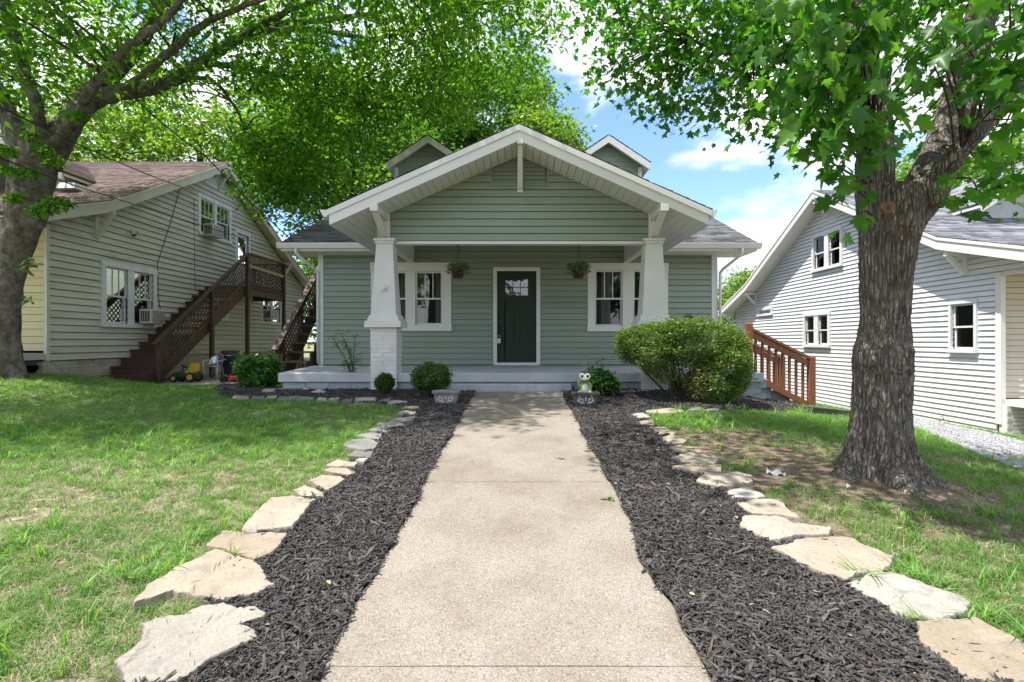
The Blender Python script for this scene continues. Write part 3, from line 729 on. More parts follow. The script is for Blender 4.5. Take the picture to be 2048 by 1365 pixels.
# front door
d = MB(); c_ = .085
fw_.hexa(d, DX0 - c_, DX0, .76, DZ1, -.08, .035); fw_.hexa(d, DX1, DX1 + c_, .76, DZ1, -.08, .035); fw_.hexa(d, DX0 - c_, DX1 + c_, DZ1, DZ1 + c_, -.08, .042)
door_c = d.build('door_casing', m_trim, house)
d = MB(); LX0, LX1, LZ0, LZ1 = -.318, .212, 2.33, 2.715
pan = [(-.335, -.095, 1.10, 2.175), (.012, .24, 1.10, 2.175)]
def dh(u0, u1, z0, z1, n0=-.055, n1=-.012): fw_.hexa(d, u0, u1, z0, z1, n0, n1)
dh(DX0, LX0, DZ0, DZ1 - .002); dh(LX1, DX1, DZ0, DZ1 - .002); dh(LX0, LX1, LZ1, DZ1 - .002); dh(LX0, LX1, 2.175, LZ0)
dh(LX0, pan[0][0], DZ0, 2.175); dh(pan[0][1], pan[1][0], 1.10, 2.175); dh(LX0, LX1, DZ0, 1.10)
door = d.build('door', m_door, house)
for a, b, c, e in pan:
    d = MB(); dh(max(a, LX0), min(b, LX1), c, e, -.055, -.030); d.build('door_panel', m_door, door)
for i in range(3):
    for j in range(2):
        w_, h_ = (LX1 - LX0) / 3, (LZ1 - LZ0) / 2
        d = MB(); dh(LX0 + i * w_ + .006, LX0 + (i + 1) * w_ - .006, LZ0 + j * h_ + .006, LZ0 + (j + 1) * h_ - .006, -.040, -.034); d.build('door_light', m_glass_d, door)
for i in range(4):
    d = MB(); u = LX0 + i * (LX1 - LX0) / 3; dh(u - .008, u + .008, LZ0, LZ1, -.05, -.022); d.build('door_muntin', m_door, door)
for j in range(3):
    d = MB(); z = LZ0 + j * (LZ1 - LZ0) / 2; dh(LX0, LX1, z - .008, z + .008, -.049, -.021); d.build('door_muntin', m_door, door)
d = MB(); d.lathe((-.455, YW + .012, 1.84), [(.034, 0), (.034, .012), (.02, .018), (.018, .034)], 14, (0, -1, 0)); d.build('deadbolt', m_bronze, door)
d = MB(); d.box(-.478, -.432, YW - .0, YW + .013, 1.40, 1.72)
d.tube([(-.455, YW - .0, 1.69), (-.455, YW - .055, 1.66), (-.455, YW - .065, 1.58), (-.455, YW - .055, 1.47), (-.455, YW - .0, 1.43)], .010, 8); d.build('door_handle', m_bronze, door)
d = MB(); d.box(DX0 - .06, DX1 + .06, YW - .10, YW + .06, .752, .812); d.build('threshold', m_trim, house)

# porch floor, foundation and step
YP = 8.83
porch = MB(); porch.prism([(-4.16, YP, .59), (4.23, YP, .59), (4.23, YW + .02, .59), (-4.66, YW + .02, .59)], (0, 0, .157)); pf = porch.build('porch_floor', m_porch, house, bevel=.012)
y = YP + .05
for r_ in range(3):              # painted block courses below the slab
    z = .585 - .10 * (r_ + 1); x = -4.1 - (.1 if r_ % 2 else 0)
    while x < 4.15:
        w_ = .40
        if not (-1.15 < x + .2 < .9): brick(house, m_foundb, (x + w_ / 2, y + .05, z + .047), (w_ - .012, .10 + RND.uniform(-.006, .006), .092))
        x += w_
mb = MB(); mb.box(-4.1, 4.13, y + .012, y + .06, -.2, .588); mb.build('foundation', m_foundb, house)
for r_ in range(6):              # right end of the porch
    yy = YP + .06
    while yy < 11.4: brick(house, m_foundb, (4.15, yy + .2, .535 - .10 * r_), (.10, .388, .092)); yy += .4
mb = MB(); mb.box(4.0, 4.13, YP + .1, YW, -.4, .588); mb.build('foundation', m_foundb, house)
mb = MB(); mb.box(-1.16, .90, YP - .10, YP + .07, .36, .565); mb.build('porch_step', m_porch, house, bevel=.01)

# tapered columns on painted brick piers
def column(cx):
    cy = 8.98
    mb = MB()
    mb.frus(cx, cy, 1.66, 3.02, .44, .40, .285, .27)
    col = mb.build('column', m_colw, house, bevel=.006)
    for z0, z1, w_, d_, nm in ((1.535, 1.645, .625, .545, 'plinth'), (1.645, 1.70, .54, .48, 'plinth'), (1.70, 1.75, .50, .44, 'plinth'), (2.985, 3.03, .335, .31, 'capital'), (3.03, 3.075, .375, .34, 'capital')):
        mb = MB(); mb.frus(cx, cy, z0, z1, w_, d_, w_ - .015, d_ - .015); mb.build(nm, m_colw, col)
    mb = MB(); mb.frus(cx, cy, .2, 1.534, .435, .385, .435, .385); mb.build('pier_core', m_mortarw, col)
    z = .30; r_ = 0
    while z < 1.52:
        h = .066; W, D = .452, .402
        if r_ % 2 == 0: bx = [(-W / 4, -D / 4, W / 2, D / 2), (W / 4, -D / 4, W / 2, D / 2), (-W / 4, D / 4, W / 2, D / 2), (W / 4, D / 4, W / 2, D / 2)]
        else: bx = [(-W * 3 / 8, -D / 4, W / 4, D / 2), (.0, -D / 4, W / 2, D / 2), (W * 3 / 8, -D / 4, W / 4, D / 2), (-W / 4, D / 4, W / 2, D / 2), (W / 4, D / 4, W / 2, D / 2)]
        for x, yv, w_, d_ in bx:
            brick(col, m_brickw, (cx + x + RND.uniform(-.002, .002), cy + yv + RND.uniform(-.003, .003), z + h / 2), (w_ - .006, d_ - .006, h - .003))
        z += h + .007; r_ += 1
    return col
column(-2.325); column(2.335)
mb = MB(); mb.box(-2.37, -2.30, 8.742, 8.76, 2.17, 2.26); mb.box(-2.30, -2.27, 8.738, 8.758, 2.20, 2.235)
mb.build('paint_patch', m_colw, house)

# beams, ceiling and gable of the porch
YG = 9.0
mb = MB(); mb.box(-2.46, 2.47, YG - .01, YG + .17, 3.005, 3.055); mb.build('beam', m_trim, house)
for x0, x1 in ((-2.49, -2.375), (2.375, 2.49)):
    mb = MB(); mb.box(x0, x1, YG + .171, YW - .03, 3.07, 3.55); mb.build('side_beam', m_trim, house)
mb = MB(); mb.box(-2.48, 2.48, YG + .171, YW - .022, 3.552, 3.58); mb.build('porch_ceiling', m_soffit, house)
RZ, PITCH, HW, YF = 4.82, .445, 3.09, 8.29      # porch ridge height, pitch, half width, front of overhang
gf = Fr((0, YG, 0), (1, 0, 0), (0, -1, 0))
glim = lambda z: (max(-2.26, -(RZ - .25 - z) / PITCH), min(2.27, (RZ - .25 - z) / PITCH))
vent_h = [(-.47, .50, 4.06, 4.42)]
siding(house, gf, 3.056, 4.56, .1285, glim, vent_h, m_sage, joint=2.6)
mb = MB(); mb.prism([(-2.27, YG + .03, 3.056), (2.28, YG + .03, 3.056), (2.28, YG + .03, 3.56), (0, YG + .03, 4.56), (-2.27, YG + .03, 3.56)], (0, .1, 0)); mb.build('gable_wall', m_sage, house)
gv = MB()
for u0, u1, z0, z1 in ((-.49, .52, 4.03, 4.06), (-.49, -.465, 4.06, 4.35), (.495, .52, 4.06, 4.35)): gf.hexa(gv, u0, u1, z0, z1, -.02, .032)
gvo = gv.build('gable_vent', m_sage, house)
for i in range(5):
    z = 4.065 + i * .072
    hw = min(.46, (RZ - .27 - z - .07) / PITCH)
    if hw > .08:
        mb = MB(); board(mb, gf, -hw, hw, -hw, hw, z, z + .07, .024, .0); mb.build('vent_slat', m_sage, gvo)
for x0, x1 in ((-2.315, -2.262), (2.272, 2.325)):
    mb = MB(); mb.box(x0, x1, YG - .03, YG + .08, 3.056, 3.58); mb.build('gable_trim', m_trim, house)

for s in (-1, 1):
    # roof deck with its shingles
    roof_b = 14.3
    pts = [(0, YF, RZ), (s * (HW + .03), YF, RZ - PITCH * (HW + .03)), (s * (HW + .03), roof_b, RZ - PITCH * (HW + .03)), (0, roof_b, RZ)]
    if s > 0: pts = [pts[0], pts[3], pts[2], pts[1]]
    rf = roof_slab(house, 'porch_roof', pts, .05, m_shing_d)
    Ls = HW * math.sqrt(1 + PITCH ** 2) + .03; S = (-s / math.sqrt(1 + PITCH ** 2), 0, PITCH / math.sqrt(1 + PITCH ** 2))
    shingles(rf, (s * (HW + .04), YF - .02, RZ - PITCH * (HW + .04)), (0, 1, 0), S, roof_b - YF, Ls, m_shing_d)
    # rake board in two tiers
    def rake(z_off0, z_off1, y0, y1, x_end, name, cut=.0):
        mb = MB(); a, b = RZ - z_off0, RZ - z_off1
        mb.prism([(s * .0, y0, a), (s * .0, y0, b), (s * x_end, y0, b - PITCH * x_end), (s * (x_end + cut), y0, a - PITCH * (x_end + cut))], (0, y1 - y0, 0)); mb.build(name, m_trim, house)
    rake(.02, .115, YF - .035, YF + .03, HW + .02, 'rake_moulding')
    rake(.115, .275, YF - .010, YF + .03, HW - .02, 'rake_board')
    # soffit boards running front to back
    run = .118; x = 0.0
    while x < HW - .02:
        x1 = min(x + run, HW - .01); yb = YG - .025 if x1 < 2.33 else 11.05
        za, zb = RZ - .262 - PITCH * x, RZ - .262 - PITCH * x1; g = .004
        mb = MB(); mb.hexa([(s * (x + g), YF + .031, za - .012), (s * (x1 - g), YF + .031, zb - .012), (s * (x1 - g), yb, zb - .012), (s * (x + g), yb, za - .012),
                            (s * (x + g), YF + .031, za + .012), (s * (x1 - g), YF + .031, zb + .012), (s * (x1 - g), yb, zb + .012), (s * (x + g), yb, za + .012)])
        if s < 0: mb.f = [f[::-1] for f in mb.f]
        mb.build('soffit_board', m_soffit, house); x = x1
    # frieze below the side soffit
    mb = MB(); mb.box(min(s * 2.45, s * 2.52), max(s * 2.45, s * 2.52), YG + .1, 11.1, 3.08, 3.46); mb.build('frieze', m_trim, house)
    # side fascia and gutter of the porch
    mb = MB(); xa, xb = sorted((s * (HW - .03), s * (HW + .0))); mb.box(xa, xb, YF + .032, 11.05, RZ - PITCH * HW - .20, RZ - PITCH * HW - .03); mb.build('fascia', m_trim, house)
    xa = s * (HW + .002); ze = RZ - PITCH * HW - .03
    gp = [(xa, YF - .03, ze), (xa, YF - .03, ze - .10), (xa + s * .06, YF - .03, ze - .115), (xa + s * .11, YF - .03, ze - .03), (xa + s * .12, YF - .03, ze + .005)]
    mb = MB(); mb.prism(gp, (0, 2.8, 0)); mb.build('gutter', m_trim, house)
# knee brackets
def knee(cx, ztop, zbot, w_=.10):
    mb = MB()
    mb.box(cx - w_ / 2, cx + w_ / 2, YF - .02, YG - .03, ztop - .11, ztop)
    br = mb.build('bracket', m_trim, house, bevel=.005)
    mb = MB(); mb.hexa([(cx - w_ / 2 + .01, YG - .11, zbot), (cx + w_ / 2 - .01, YG - .11, zbot), (cx + w_ / 2 - .01, YG - .03, zbot), (cx - w_ / 2 + .01, YG - .03, zbot),
                        (cx - w_ / 2 + .01, YF + .05, ztop - .112), (cx + w_ / 2 - .01, YF + .05, ztop - .112), (cx + w_ / 2 - .01, YF + .16, ztop - .112), (cx - w_ / 2 + .01, YF + .16, ztop - .112)])
    mb.build('brace', m_trim, br, bevel=.004)
    mb = MB(); mb.box(cx - w_ / 2, cx + w_ / 2, YG - .032, YG + .01, zbot - .05, ztop - .115); mb.build('back_post', m_trim, br)
knee(.02, 4.60, 3.96); knee(-2.35, 3.515, 3.12, .13); knee(2.36, 3.515, 3.12, .13)

# main roof, side-gabled, with boxed eaves
EX, EY, EZ, MP, RY = 5.15, 11.04, 3.41, .45, 18.97
ridge = EZ + MP * (RY - EY)
for x0, x1, y0 in ((-EX, -2.5, EY), (-2.498, 2.498, YW + .12), (2.5, EX, EY)):
    rf = roof_slab(house, 'roof', [(x0, y0, EZ + MP * (y0 - EY)), (x1, y0, EZ + MP * (y0 - EY)), (x1, RY, ridge), (x0, RY, ridge)], .06, m_shing_d)
    S = np.array((0, 1, MP)) / math.sqrt(1 + MP * MP); hide = lambda u, s_: True
    shingles(rf, (x0 - (.02 if x0 < -5 else 0), y0 - .03, EZ + MP * (y0 - .03 - EY)), (1, 0, 0), S, x1 - x0 + (.02 if abs(x0) > 5 or x1 > 5 else 0), (RY - y0) * math.sqrt(1 + MP * MP), m_shing_d)
rb = roof_slab(house, 'roof', [(-EX, RY + .003, ridge), (EX, RY + .003, ridge), (EX, 27.0, EZ), (-EX, 27.0, EZ)], .06, m_shing_d)
for s in (-1, 1):
    xa, xb = sorted((s * 2.50, s * EX))
    mb = MB(); mb.box(xa, xb, EY + .02, EY + .045, EZ - .16, EZ - .055); mb.build('fascia', m_trim, house)
    x = xa
    while x < xb - .02:          # flat eave soffit, board by board
        x1 = min(x + .20, xb); mb = MB(); mb.box(x + .003, x1 - .003, EY + .046, YW - .03 if abs(x) < 4.40 else YW + .28, EZ - .165, EZ - .145); mb.build('soffit_board', m_soffit, house); x = x1
    mb = MB(); mb.box(*sorted((s * 4.51, s * EX)), YW + .281, YW + .30, EZ - .165, EZ + .18); mb.build('eave_return', m_trim, house)
    ga, gb = (-5.20, -3.24) if s < 0 else (3.24, 5.21)
    mb = MB(); yy = EY + .018
    mb.prism([(ga, yy, EZ - .005), (ga, yy - .115, EZ - .005), (ga, yy - .11, EZ - .03), (ga, yy - .07, EZ - .115), (ga, yy, EZ - .125)], (gb - ga, 0, 0)); mb.build('gutter', m_trim, house)
    mb = MB(); xs_ = s * 4.80; xe = s * 4.545
    mb.tube([(xs_, EY - .03, EZ - .12), (xs_, EY - .03, EZ - .20), (xs_ - s * .03, EY + .04, EZ - .27), (xe + s * .03, YW - .15, EZ - .50), (xe, YW - .075, EZ - .57), (xe, YW - .075, EZ - .70), (xe, YW - .075, .80)], .038, 10, sq=.8)
    mb.build('downspout', m_trim, house)
# dormers
def dormer(cx):
    y0, ap, hw, pt = 12.9, 6.50, 1.06, .665
    frd = Fr((cx, y0 + .28, 0), (1, 0, 0), (0, -1, 0))
    dm = MB(); dm.prism([(cx - .86, y0 + .32, 4.1), (cx + .86, y0 + .32, 4.1), (cx + .86, y0 + .32, ap - .16 - pt * .86), (cx, y0 + .32, ap - .16), (cx - .86, y0 + .32, ap - .16 - pt * .86)], (0, 3.6, 0))
    dr = dm.build('dormer', m_sage, house)
    z = 4.25
    while z < ap - .2:
        hw0 = min(.86, (ap - .14 - z) / pt); hw1 = min(.86, (ap - .14 - z - .1285) / pt)
        if hw1 > 0: m = MB(); board(m, frd, -hw0, hw0, -hw1, hw1, z, z + .1285); m.build('siding_board', m_sage, dr)
        z += .1285
    for s in (-1, 1):
        m = MB(); m.box(*sorted((cx + s * .80, cx + s * .895)), y0 + .245, y0 + .33, 4.2, ap - .17 - pt * .86); m.build('corner_board', m_trim, dr)
        pts = [(cx, y0, ap), (cx + s * hw, y0, ap - pt * hw), (cx + s * hw, y0 + 4.2, ap - pt * hw), (cx, y0 + 4.2, ap)]
        if s > 0: pts = [pts[0], pts[3], pts[2], pts[1]]
        m = MB(); A = [V3(p) for p in pts]; m.hexa([p - V3((0, 0, .05)) for p in A] + A); m.build('dormer_roof', m_shing_d, dr)
        m = MB(); q = [V3(p) - V3((0, 0, .06)) for p in A]; m.hexa([p - V3((0, 0, .05)) + V3((0, .03, 0)) for p in q] + [p + V3((0, .03, 0)) for p in q]); m.build('dormer_soffit', m_soffit, dr)
        m = MB(); m.prism([(cx, y0 - .025, ap - .02), (cx, y0 - .025, ap - .20), (cx + s * (hw - .02), y0 - .025, ap - .20 - pt * (hw - .02)), (cx + s * hw, y0 - .025, ap - .02 - pt * hw)], (0, .05, 0)); m.build('rake_board', m_trim, dr)
        shingles(dr, (cx + s * (hw + .01), y0 - .03, ap - pt * (hw + .01)), (0, 1, 0), np.array((-s, 0, pt)) / math.sqrt(1 + pt * pt), 4.2, hw * math.sqrt(1 + pt * pt), m_shing_d)
dormer(-2.30); dormer(2.26)
# round wall vent, plumbing stack
mb = MB(); mb.lathe((3.85, YW - .02, 1.80), [(.10, 0), (.10, .035), (.085, .05), (.055, .05), (.05, .03)], 20, (0, -1, 0)); mb.build('wall_vent', mk('rusty_brown', (.16, .11, .07), .6), house)
mb = MB(); mb.tube([(-3.28, 12.6, 4.0), (-3.28, 12.6, 4.95)], .06, 10); mb.build('vent_pipe', m_black, house)

# ================================================================== NEIGHBOURING HOUSES (gable end towards the bungalow)
def neighbour(nm, label, s, xw, xr, loc, prof, corner_y, back_y, zbase, course, t0, wall, trim, shing, far_x, zref, roof_e=.13):
    """s=-1 wall faces +X (left house), s=+1 faces -X (right house). prof: rake top line (y,z) front to back."""
    h = thing(nm, label, 'house', loc)
    N = (-s, 0, 0)
    fr = Fr((xw, 0, 0), (0, 1, 0), N)
    def ztop(y):
        for (ya, za), (yb, zb) in zip(prof, prof[1:]):
            if ya <= y <= yb: return za + (zb - za) * (y - ya) / (yb - ya)
        return -9
    apex = max(prof, key=lambda p: p[1]); profile0 = prof[0][0]
    def lim(z):
        zz = z + .22
        if zz >= apex[1]: return apex[0], apex[0]
        f, k = (corner_y if z < (2.62 if s > 0 else 3.52) else profile0 + .05), back_y
        for (ya, za), (yb, zb) in zip(prof, prof[1:]):
            if min(za, zb) <= zz < max(za, zb):
                y = ya + (yb - ya) * (zz - za) / (zb - za)
                if zb > za: f = max(f, y)
                else: k = min(k, y)
        return f, k
    return h, fr, ztop, lim, apex

def neigh_roof(h, s, xr, xfar, prof, shing, trim, soff, th=.16, board_h=.20, tab=.28, e=.13):
    for (ya, za), (yb, zb) in zip(prof, prof[1:]):
        x0, x1 = sorted((xr, xfar))
        pts = [(x0, ya, za), (x1, ya, za), (x1, yb, zb), (x0, yb, zb)]
        rf = roof_slab(h, 'roof', pts, .06, shing)
        front = zb > za
        A = (x0, ya, za) if front else (x0, yb, zb); dv = V3((0, yb - ya, zb - za)) * (1 if front else -1); Ln = dv.length
        if front: shingles(rf, V3(A) - dv.normalized() * .02, (1, 0, 0), dv.normalized(), x1 - x0, Ln + .02, shing, e=e, tab=tab)
        # rake board and its moulding along this run
        for n0, n1, a, b, nm in ((.0, .045, .07, .07 + board_h, 'rake_board'), (-.02, .03, .01, .07, 'rake_moulding')):
            xa, xb = xr + s * n0, xr + s * n1
            mb = MB(); mb.prism([(xa, ya, za - a), (xa, yb, zb - a), (xa, yb, zb - b), (xa, ya, za - b)], (xb - xa, 0, 0)); mb.build(nm, trim, h)

# ---------------- left: cream clapboard house
XL = -9.4; XRL = -9.0
apL = (15.93, 6.87)
profL = [(9.0, 3.58), (11.3, 4.41), apL, (20.5, 4.55), (23.0, 3.55)]
lh, lf, lz, llim, _ = neighbour('clapboard_house', 'weathered cream clapboard house with a reddish brown roof and outside stairs', -1, XL, XRL, (XL, 15, .5), profL, 10.2, 22.2, .9, .15, .02, m_cream, m_creamtrim, m_shing_b, -20, 0)
lholes = []
# window lists: y from pixel x on the wall plane
def yL(px): return XL * F / (px - VX)
def zL(px, py): return CZ + (VY - py) * yL(px) / F
LW = [window(lh, lf, yL(200), yL(311), .0 + 1.62, 3.13, 2, 3, .13, .20, trim=m_oldtrim, sash=m_oldtrim, holes=lholes, curtain=[(.0, 1.0, m_curtain_b, .52)], proud=.045),
      window(lh, lf, yL(395), yL(461), zL(461, 490) - .0, zL(461, 415), 2, 3, .12, .14, trim=m_oldtrim, sash=m_oldtrim, holes=lholes, curtain=[(0, 1, m_curtain_b, .5)]),
      window(lh, lf, yL(521.5), yL(562), zL(540, 649), zL(540, 592) + .35, 2, 3, .12, .14, trim=m_oldtrim, sash=m_oldtrim, holes=lholes, curtain=[(0, 1, m_curtain_b, 1)]),
      window(lh, lf, yL(424), yL(453), zL(440, 641), zL(440, 600), 1, 3, .12, .14, trim=m_oldtrim, sash=m_oldtrim, holes=lholes),
      window(lh, lf, yL(449), yL(464), zL(455, 742), zL(455, 712), 1, 1, .06, .1, trim=m_oldtrim, sash=m_oldtrim, lower=False)]
LDy0, LDy1, LDz0, LDz1 = yL(469), yL(499), 2.98, zL(484, 463)
lholes.append((LDy0 + .11, LDy1 - .11, LDz0, LDz1 - .11))
siding(lh, lf, .90, apL[1] - .25, .145, llim, lholes, m_cream, t0=.034, joint=4.5, gap=.012)
d = MB(); lf.hexa(d, LDy0, LDy0 + .11, LDz0, LDz1 - .11, -.05, .035); lf.hexa(d, LDy1 - .11, LDy1, LDz0, LDz1 - .11, -.05, .035); lf.hexa(d, LDy0, LDy1, LDz1 - .11, LDz1, -.05, .04)
ldc = d.build('door_casing', m_oldtrim, lh)
d = MB(); lf.hexa(d, LDy0 + .11, LDy1 - .11, LDz0, LDz1 - .11, -.06, -.02); ld = d.build('door', m_oldtrim, lh)
d = MB(); lf.hexa(d, LDy0 + .25, LDy1 - .25, LDz0 + .9, LDz1 - .25, -.018, -.012); d.build('door_light', m_glass, ld)
# other walls, floors
mb = MB(); mb.box(-19.9, XL - .03, 22.1, 22.2, .2, 3.6); mb.build('back_wall', m_cream, lh)
mb = MB(); mb.prism([(-19.9, 10.3, .2), (-19.9, 22.1, .2), (-19.9, 22.1, 3.7), (-19.9, 15.93, 6.6), (-19.9, 10.3, 3.9)], (.1, 0, 0)); mb.build('side_wall', m_cream, lh)
mb = MB(); mb.box(-19.8, XL - .2, 10.4, 22.1, .8, .88); mb.build('floor', m_plaster, lh)
mb = MB(); mb.box(-19.8, XL - .2, 10.4, 22.1, 3.35, 3.45); mb.build('upper_floor', m_plaster, lh)
mb = MB(); mb.box(XL - 3.1, XL - 3.0, 10.4, 22.0, .9, 6); mb.build('inner_wall', m_plaster, lh)
# front wall facing the street, yellow boards under the porch roof
lff = Fr((XL, 10.2, 0), (-1, 0, 0), (0, -1, 0))
siding(lh, lff, 1.10, 3.8, .145, lambda z: (.0, 3.2), [], m_yellow, t0=.016)
mb = MB(); mb.box(-19.9, XL - 3.2, 10.22, 10.3, 1.0, 3.9); mb.build('front_wall', m_yellow, lh)
mb = MB(); mb.box(-19.9, XL + .0, 9.0, 10.17, .93, 1.06); mb.build('porch_floor', m_porch, lh)
mb = MB(); mb.box(-19.9, XL - .04, 9.05, 10.16, 3.52, 3.6); mb.build('porch_ceiling', m_creamtrim, lh)
mb = MB(); mb.box(XL - .03, XL + .035, 10.155, 10.22, .90, 3.6); mb.build('corner_board', m_creamtrim, lh)
# painted brick foundation: rows of bricks along the side
z = .88; r_ = 0
while z > .22:
    yv = 10.1 + (.1 if r_ % 2 else 0)
    while yv < 13.2:
        brick(lh, m_creamb, (XL - .06, yv + .1, z - .034), (.10 + RND.uniform(-.008, .006), .196, .062)); yv += .206
    z -= .074; r_ += 1
mb = MB(); mb.box(XL - .12, XL - .03, 10.15, 22.1, -.1, .895); mb.build('foundation', m_creamb, lh)
mb = MB(); mb.box(-19.9, XL - .13, 9.1, 9.2, .1, .925); mb.build('foundation', m_creamb, lh)
neigh_roof(lh, -1, XRL, -20.3, profL, m_shing_b, m_creamtrim, None, e=.125, tab=.26)
for (ya, za), (yb, zb) in zip(profL, profL[1:]):
    mb = MB(); x0, x1 = XL - .02, XRL - .05
    mb.hexa([(x0, ya, za - .10), (x1, ya, za - .10), (x1, yb, zb - .10), (x0, yb, zb - .10), (x0, ya, za - .075), (x1, ya, za - .075), (x1, yb, zb - .075), (x0, yb, zb - .075)]); mb.build('soffit', m_creamtrim, lh)
def wall_bracket(h, fr, y, z, out, drop, mat, w_=.09):
    mb = MB()
    fr.hexa(mb, y - w_ / 2, y + w_ / 2, z - .09, z, .0, out); br = mb.build('bracket', mat, h)
    mb = MB(); fr.hexa(mb, y - w_ / 2, y + w_ / 2, z - drop, z - .091, .012, .06); mb.build('back_post', mat, br)
    mb = MB(); mb.bar(fr.p(y, z - drop + .04, .05), fr.p(y, z - .08, out - .06), .08, .07, (0, 1, 0)); mb.build('brace', mat, br)
wall_bracket(lh, lf, 11.35, 4.18, .44, .62, m_creamtrim); wall_bracket(lh, lf, 20.3, 4.40, .44, .62, m_creamtrim); wall_bracket(lh, lf, 15.93, 6.6, .44, .6, m_creamtrim)
lv = MB(); y0, y1, z0, z1 = yL(408), yL(433), zL(420, 372), zL(420, 344)
for a, b, c, e in ((y0, y0 + .06, z0, z1), (y1 - .06, y1, z0, z1), (y0 + .06, y1 - .06, z0, z0 + .06), (y0 + .06, y1 - .06, z1 - .06, z1)): lf.hexa(lv, a, b, c, e, .0, .045)
lvo = lv.build('gable_vent', m_oldtrim, lh)
for i in range(5):
    m = MB(); zz = z0 + .07 + i * (z1 - z0 - .14) / 5; board(m, lf, y0 + .06, y1 - .06, y0 + .06, y1 - .06, zz, zz + .075, .04, .012); m.build('vent_slat', m_oldtrim, lvo)
# left dormer seen behind the trunk
def neigh_dormer(h, cx, hw, y0, ap, pt, wall, trim, shing, depth=3.2):
    d0 = MB(); d0.prism([(cx - hw + .35, y0 + .45, ap - 2.2), (cx + hw - .35, y0 + .45, ap - 2.2), (cx + hw - .35, y0 + .45, ap - .18 - pt * (hw - .35)), (cx, y0 + .45, ap - .18), (cx - hw + .35, y0 + .45, ap - .18 - pt * (hw - .35))], (0, depth - .5, 0))
    dr = d0.build('dormer', wall, h)
    for s in (-1, 1):
        pts = [(cx, y0, ap), (cx + s * hw, y0, ap - pt * hw), (cx + s * hw, y0 + depth, ap - pt * hw), (cx, y0 + depth, ap)]
        if s > 0: pts = [pts[0], pts[3], pts[2], pts[1]]
        A = [V3(p) for p in pts]
        m = MB(); m.hexa([p - V3((0, 0, .06)) for p in A] + A); m.build('dormer_roof', shing, dr)
        m = MB(); m.hexa([p + V3((0, .04, -.12)) for p in A] + [p + V3((0, .04, -.065)) for p in A]); m.build('dormer_soffit', trim, dr)
        m = MB(); m.prism([(cx, y0 - .03, ap - .02), (cx, y0 - .03, ap - .22), (cx + s * hw, y0 - .03, ap - .22 - pt * hw), (cx + s * hw, y0 - .03, ap - .02 - pt * hw)], (0, .05, 0)); m.build('rake_board', trim, dr)
        shingles(dr, (cx + s * (hw + .01), y0 - .03, ap - pt * (hw + .01)), (0, 1, 0), np.array((-s, 0, pt)) / math.sqrt(1 + pt * pt), depth, hw * math.sqrt(1 + pt * pt), shing)
neigh_dormer(lh, -12.6, 1.9, 12.0, 6.35, .55, m_cream, m_creamtrim, m_shing_b)
mb = MB(); mb.frus(-10.55, 12.1, 4.86, 5.0, .42, .40, .34, .30); mb.build('roof_vent', m_oldtrim, lh)

# ---------------- right: white vinyl house
XR_ = 9.4; XRR = 8.9
apR = (15.53, 5.88)
profR = [(8.25, 2.76), (10.91, 3.52), apR, (20.2, 3.54), (22.9, 2.64)]
rh, rf_, rz, rlim, _ = neighbour('white_house', 'white sided house with a grey shingle roof and steep gable behind the maple', 1, XR_, XRR, (XR_, 15, -.5), profR, 10.06, 22.2, -.4, .115, .02, m_whites, m_trim, m_shing_g, 20, 0)
def yR(px): return XR_ * F / (px - VX)
def zR(px, py): return CZ + (VY - py) * yR(px) / F
rholes = []
scr = [(0, 1, m_curtain, 1)]
RW = [window(rh, rf_, yR(1959), yR(1903), zR(1930, 706), zR(1930, 602), 1, 1, .06, .1, trim=m_whites, sash=m_trim, holes=rholes, glass=m_screen, curtain=[(0, 1, m_curtain, 1)], proud=.075, sillh=.08),
      window(rh, rf_, yR(1663), yR(1610), zR(1636, 695), zR(1636, 625), 2, 1, .10, .22, trim=m_whites, sash=m_trim, holes=rholes, glass=m_screen, curtain=[(0, 1, m_curtain, 1)], proud=.07),
      window(rh, rf_, yR(1688), yR(1627), zR(1658, 539), zR(1658, 462), 2, 1, .10, .20, trim=m_whites, sash=m_trim, holes=rholes, glass=m_screen, curtain=[(0, 1, m_curtain, 1)], proud=.07),
      window(rh, rf_, yR(1547), yR(1517), zR(1532, 632), zR(1532, 614), 1, 1, .12, .1, trim=m_whites, sash=m_trim, holes=rholes, lower=False, glass=m_screen, sillh=.06, proud=.05)]
siding(rh, rf_, -.78, apR[1] - .25, .1145, rlim, rholes, m_whites, t0=.030, gap=.010)
mb = MB(); mb.box(XR_ + .03, 20, 22.1, 22.2, -1, 2.8); mb.build('back_wall', m_whites, rh)
mb = MB(); mb.prism([(19.9, 10.3, -1), (19.9, 22.1, -1), (19.9, 22.1, 2.8), (19.9, 15.5, 5.6), (19.9, 10.3, 3.1)], (.1, 0, 0)); mb.build('side_wall', m_whites, rh)
mb = MB(); mb.box(XR_ + .2, 19.8, 10.4, 22.1, -.1, .0); mb.build('floor', m_plaster, rh)
mb = MB(); mb.box(XR_ + 3.0, XR_ + 3.1, 10.4, 22.0, -.1, 5); mb.build('inner_wall', m_plaster, rh)
rff = Fr((XR_, 10.06, 0), (1, 0, 0), (0, -1, 0))
siding(rh, rff, .17, 2.75, .1145, lambda z: (.05, 3.0), [], m_beige, t0=.022)
mb = MB(); mb.box(XR_ + 3.0, 19.9, 10.08, 10.16, -.6, 2.9); mb.build('front_wall', m_beige, rh)
mb = MB(); mb.box(XR_ - .045, XR_ + .05, 9.94, 10.06, -.32, 2.62); mb.build('corner_board', m_trim, rh)
mb = MB(); mb.box(XR_ + .02, 19.9, 8.4, 9.93, .05, .165); mb.build('porch_floor', m_trim, rh)
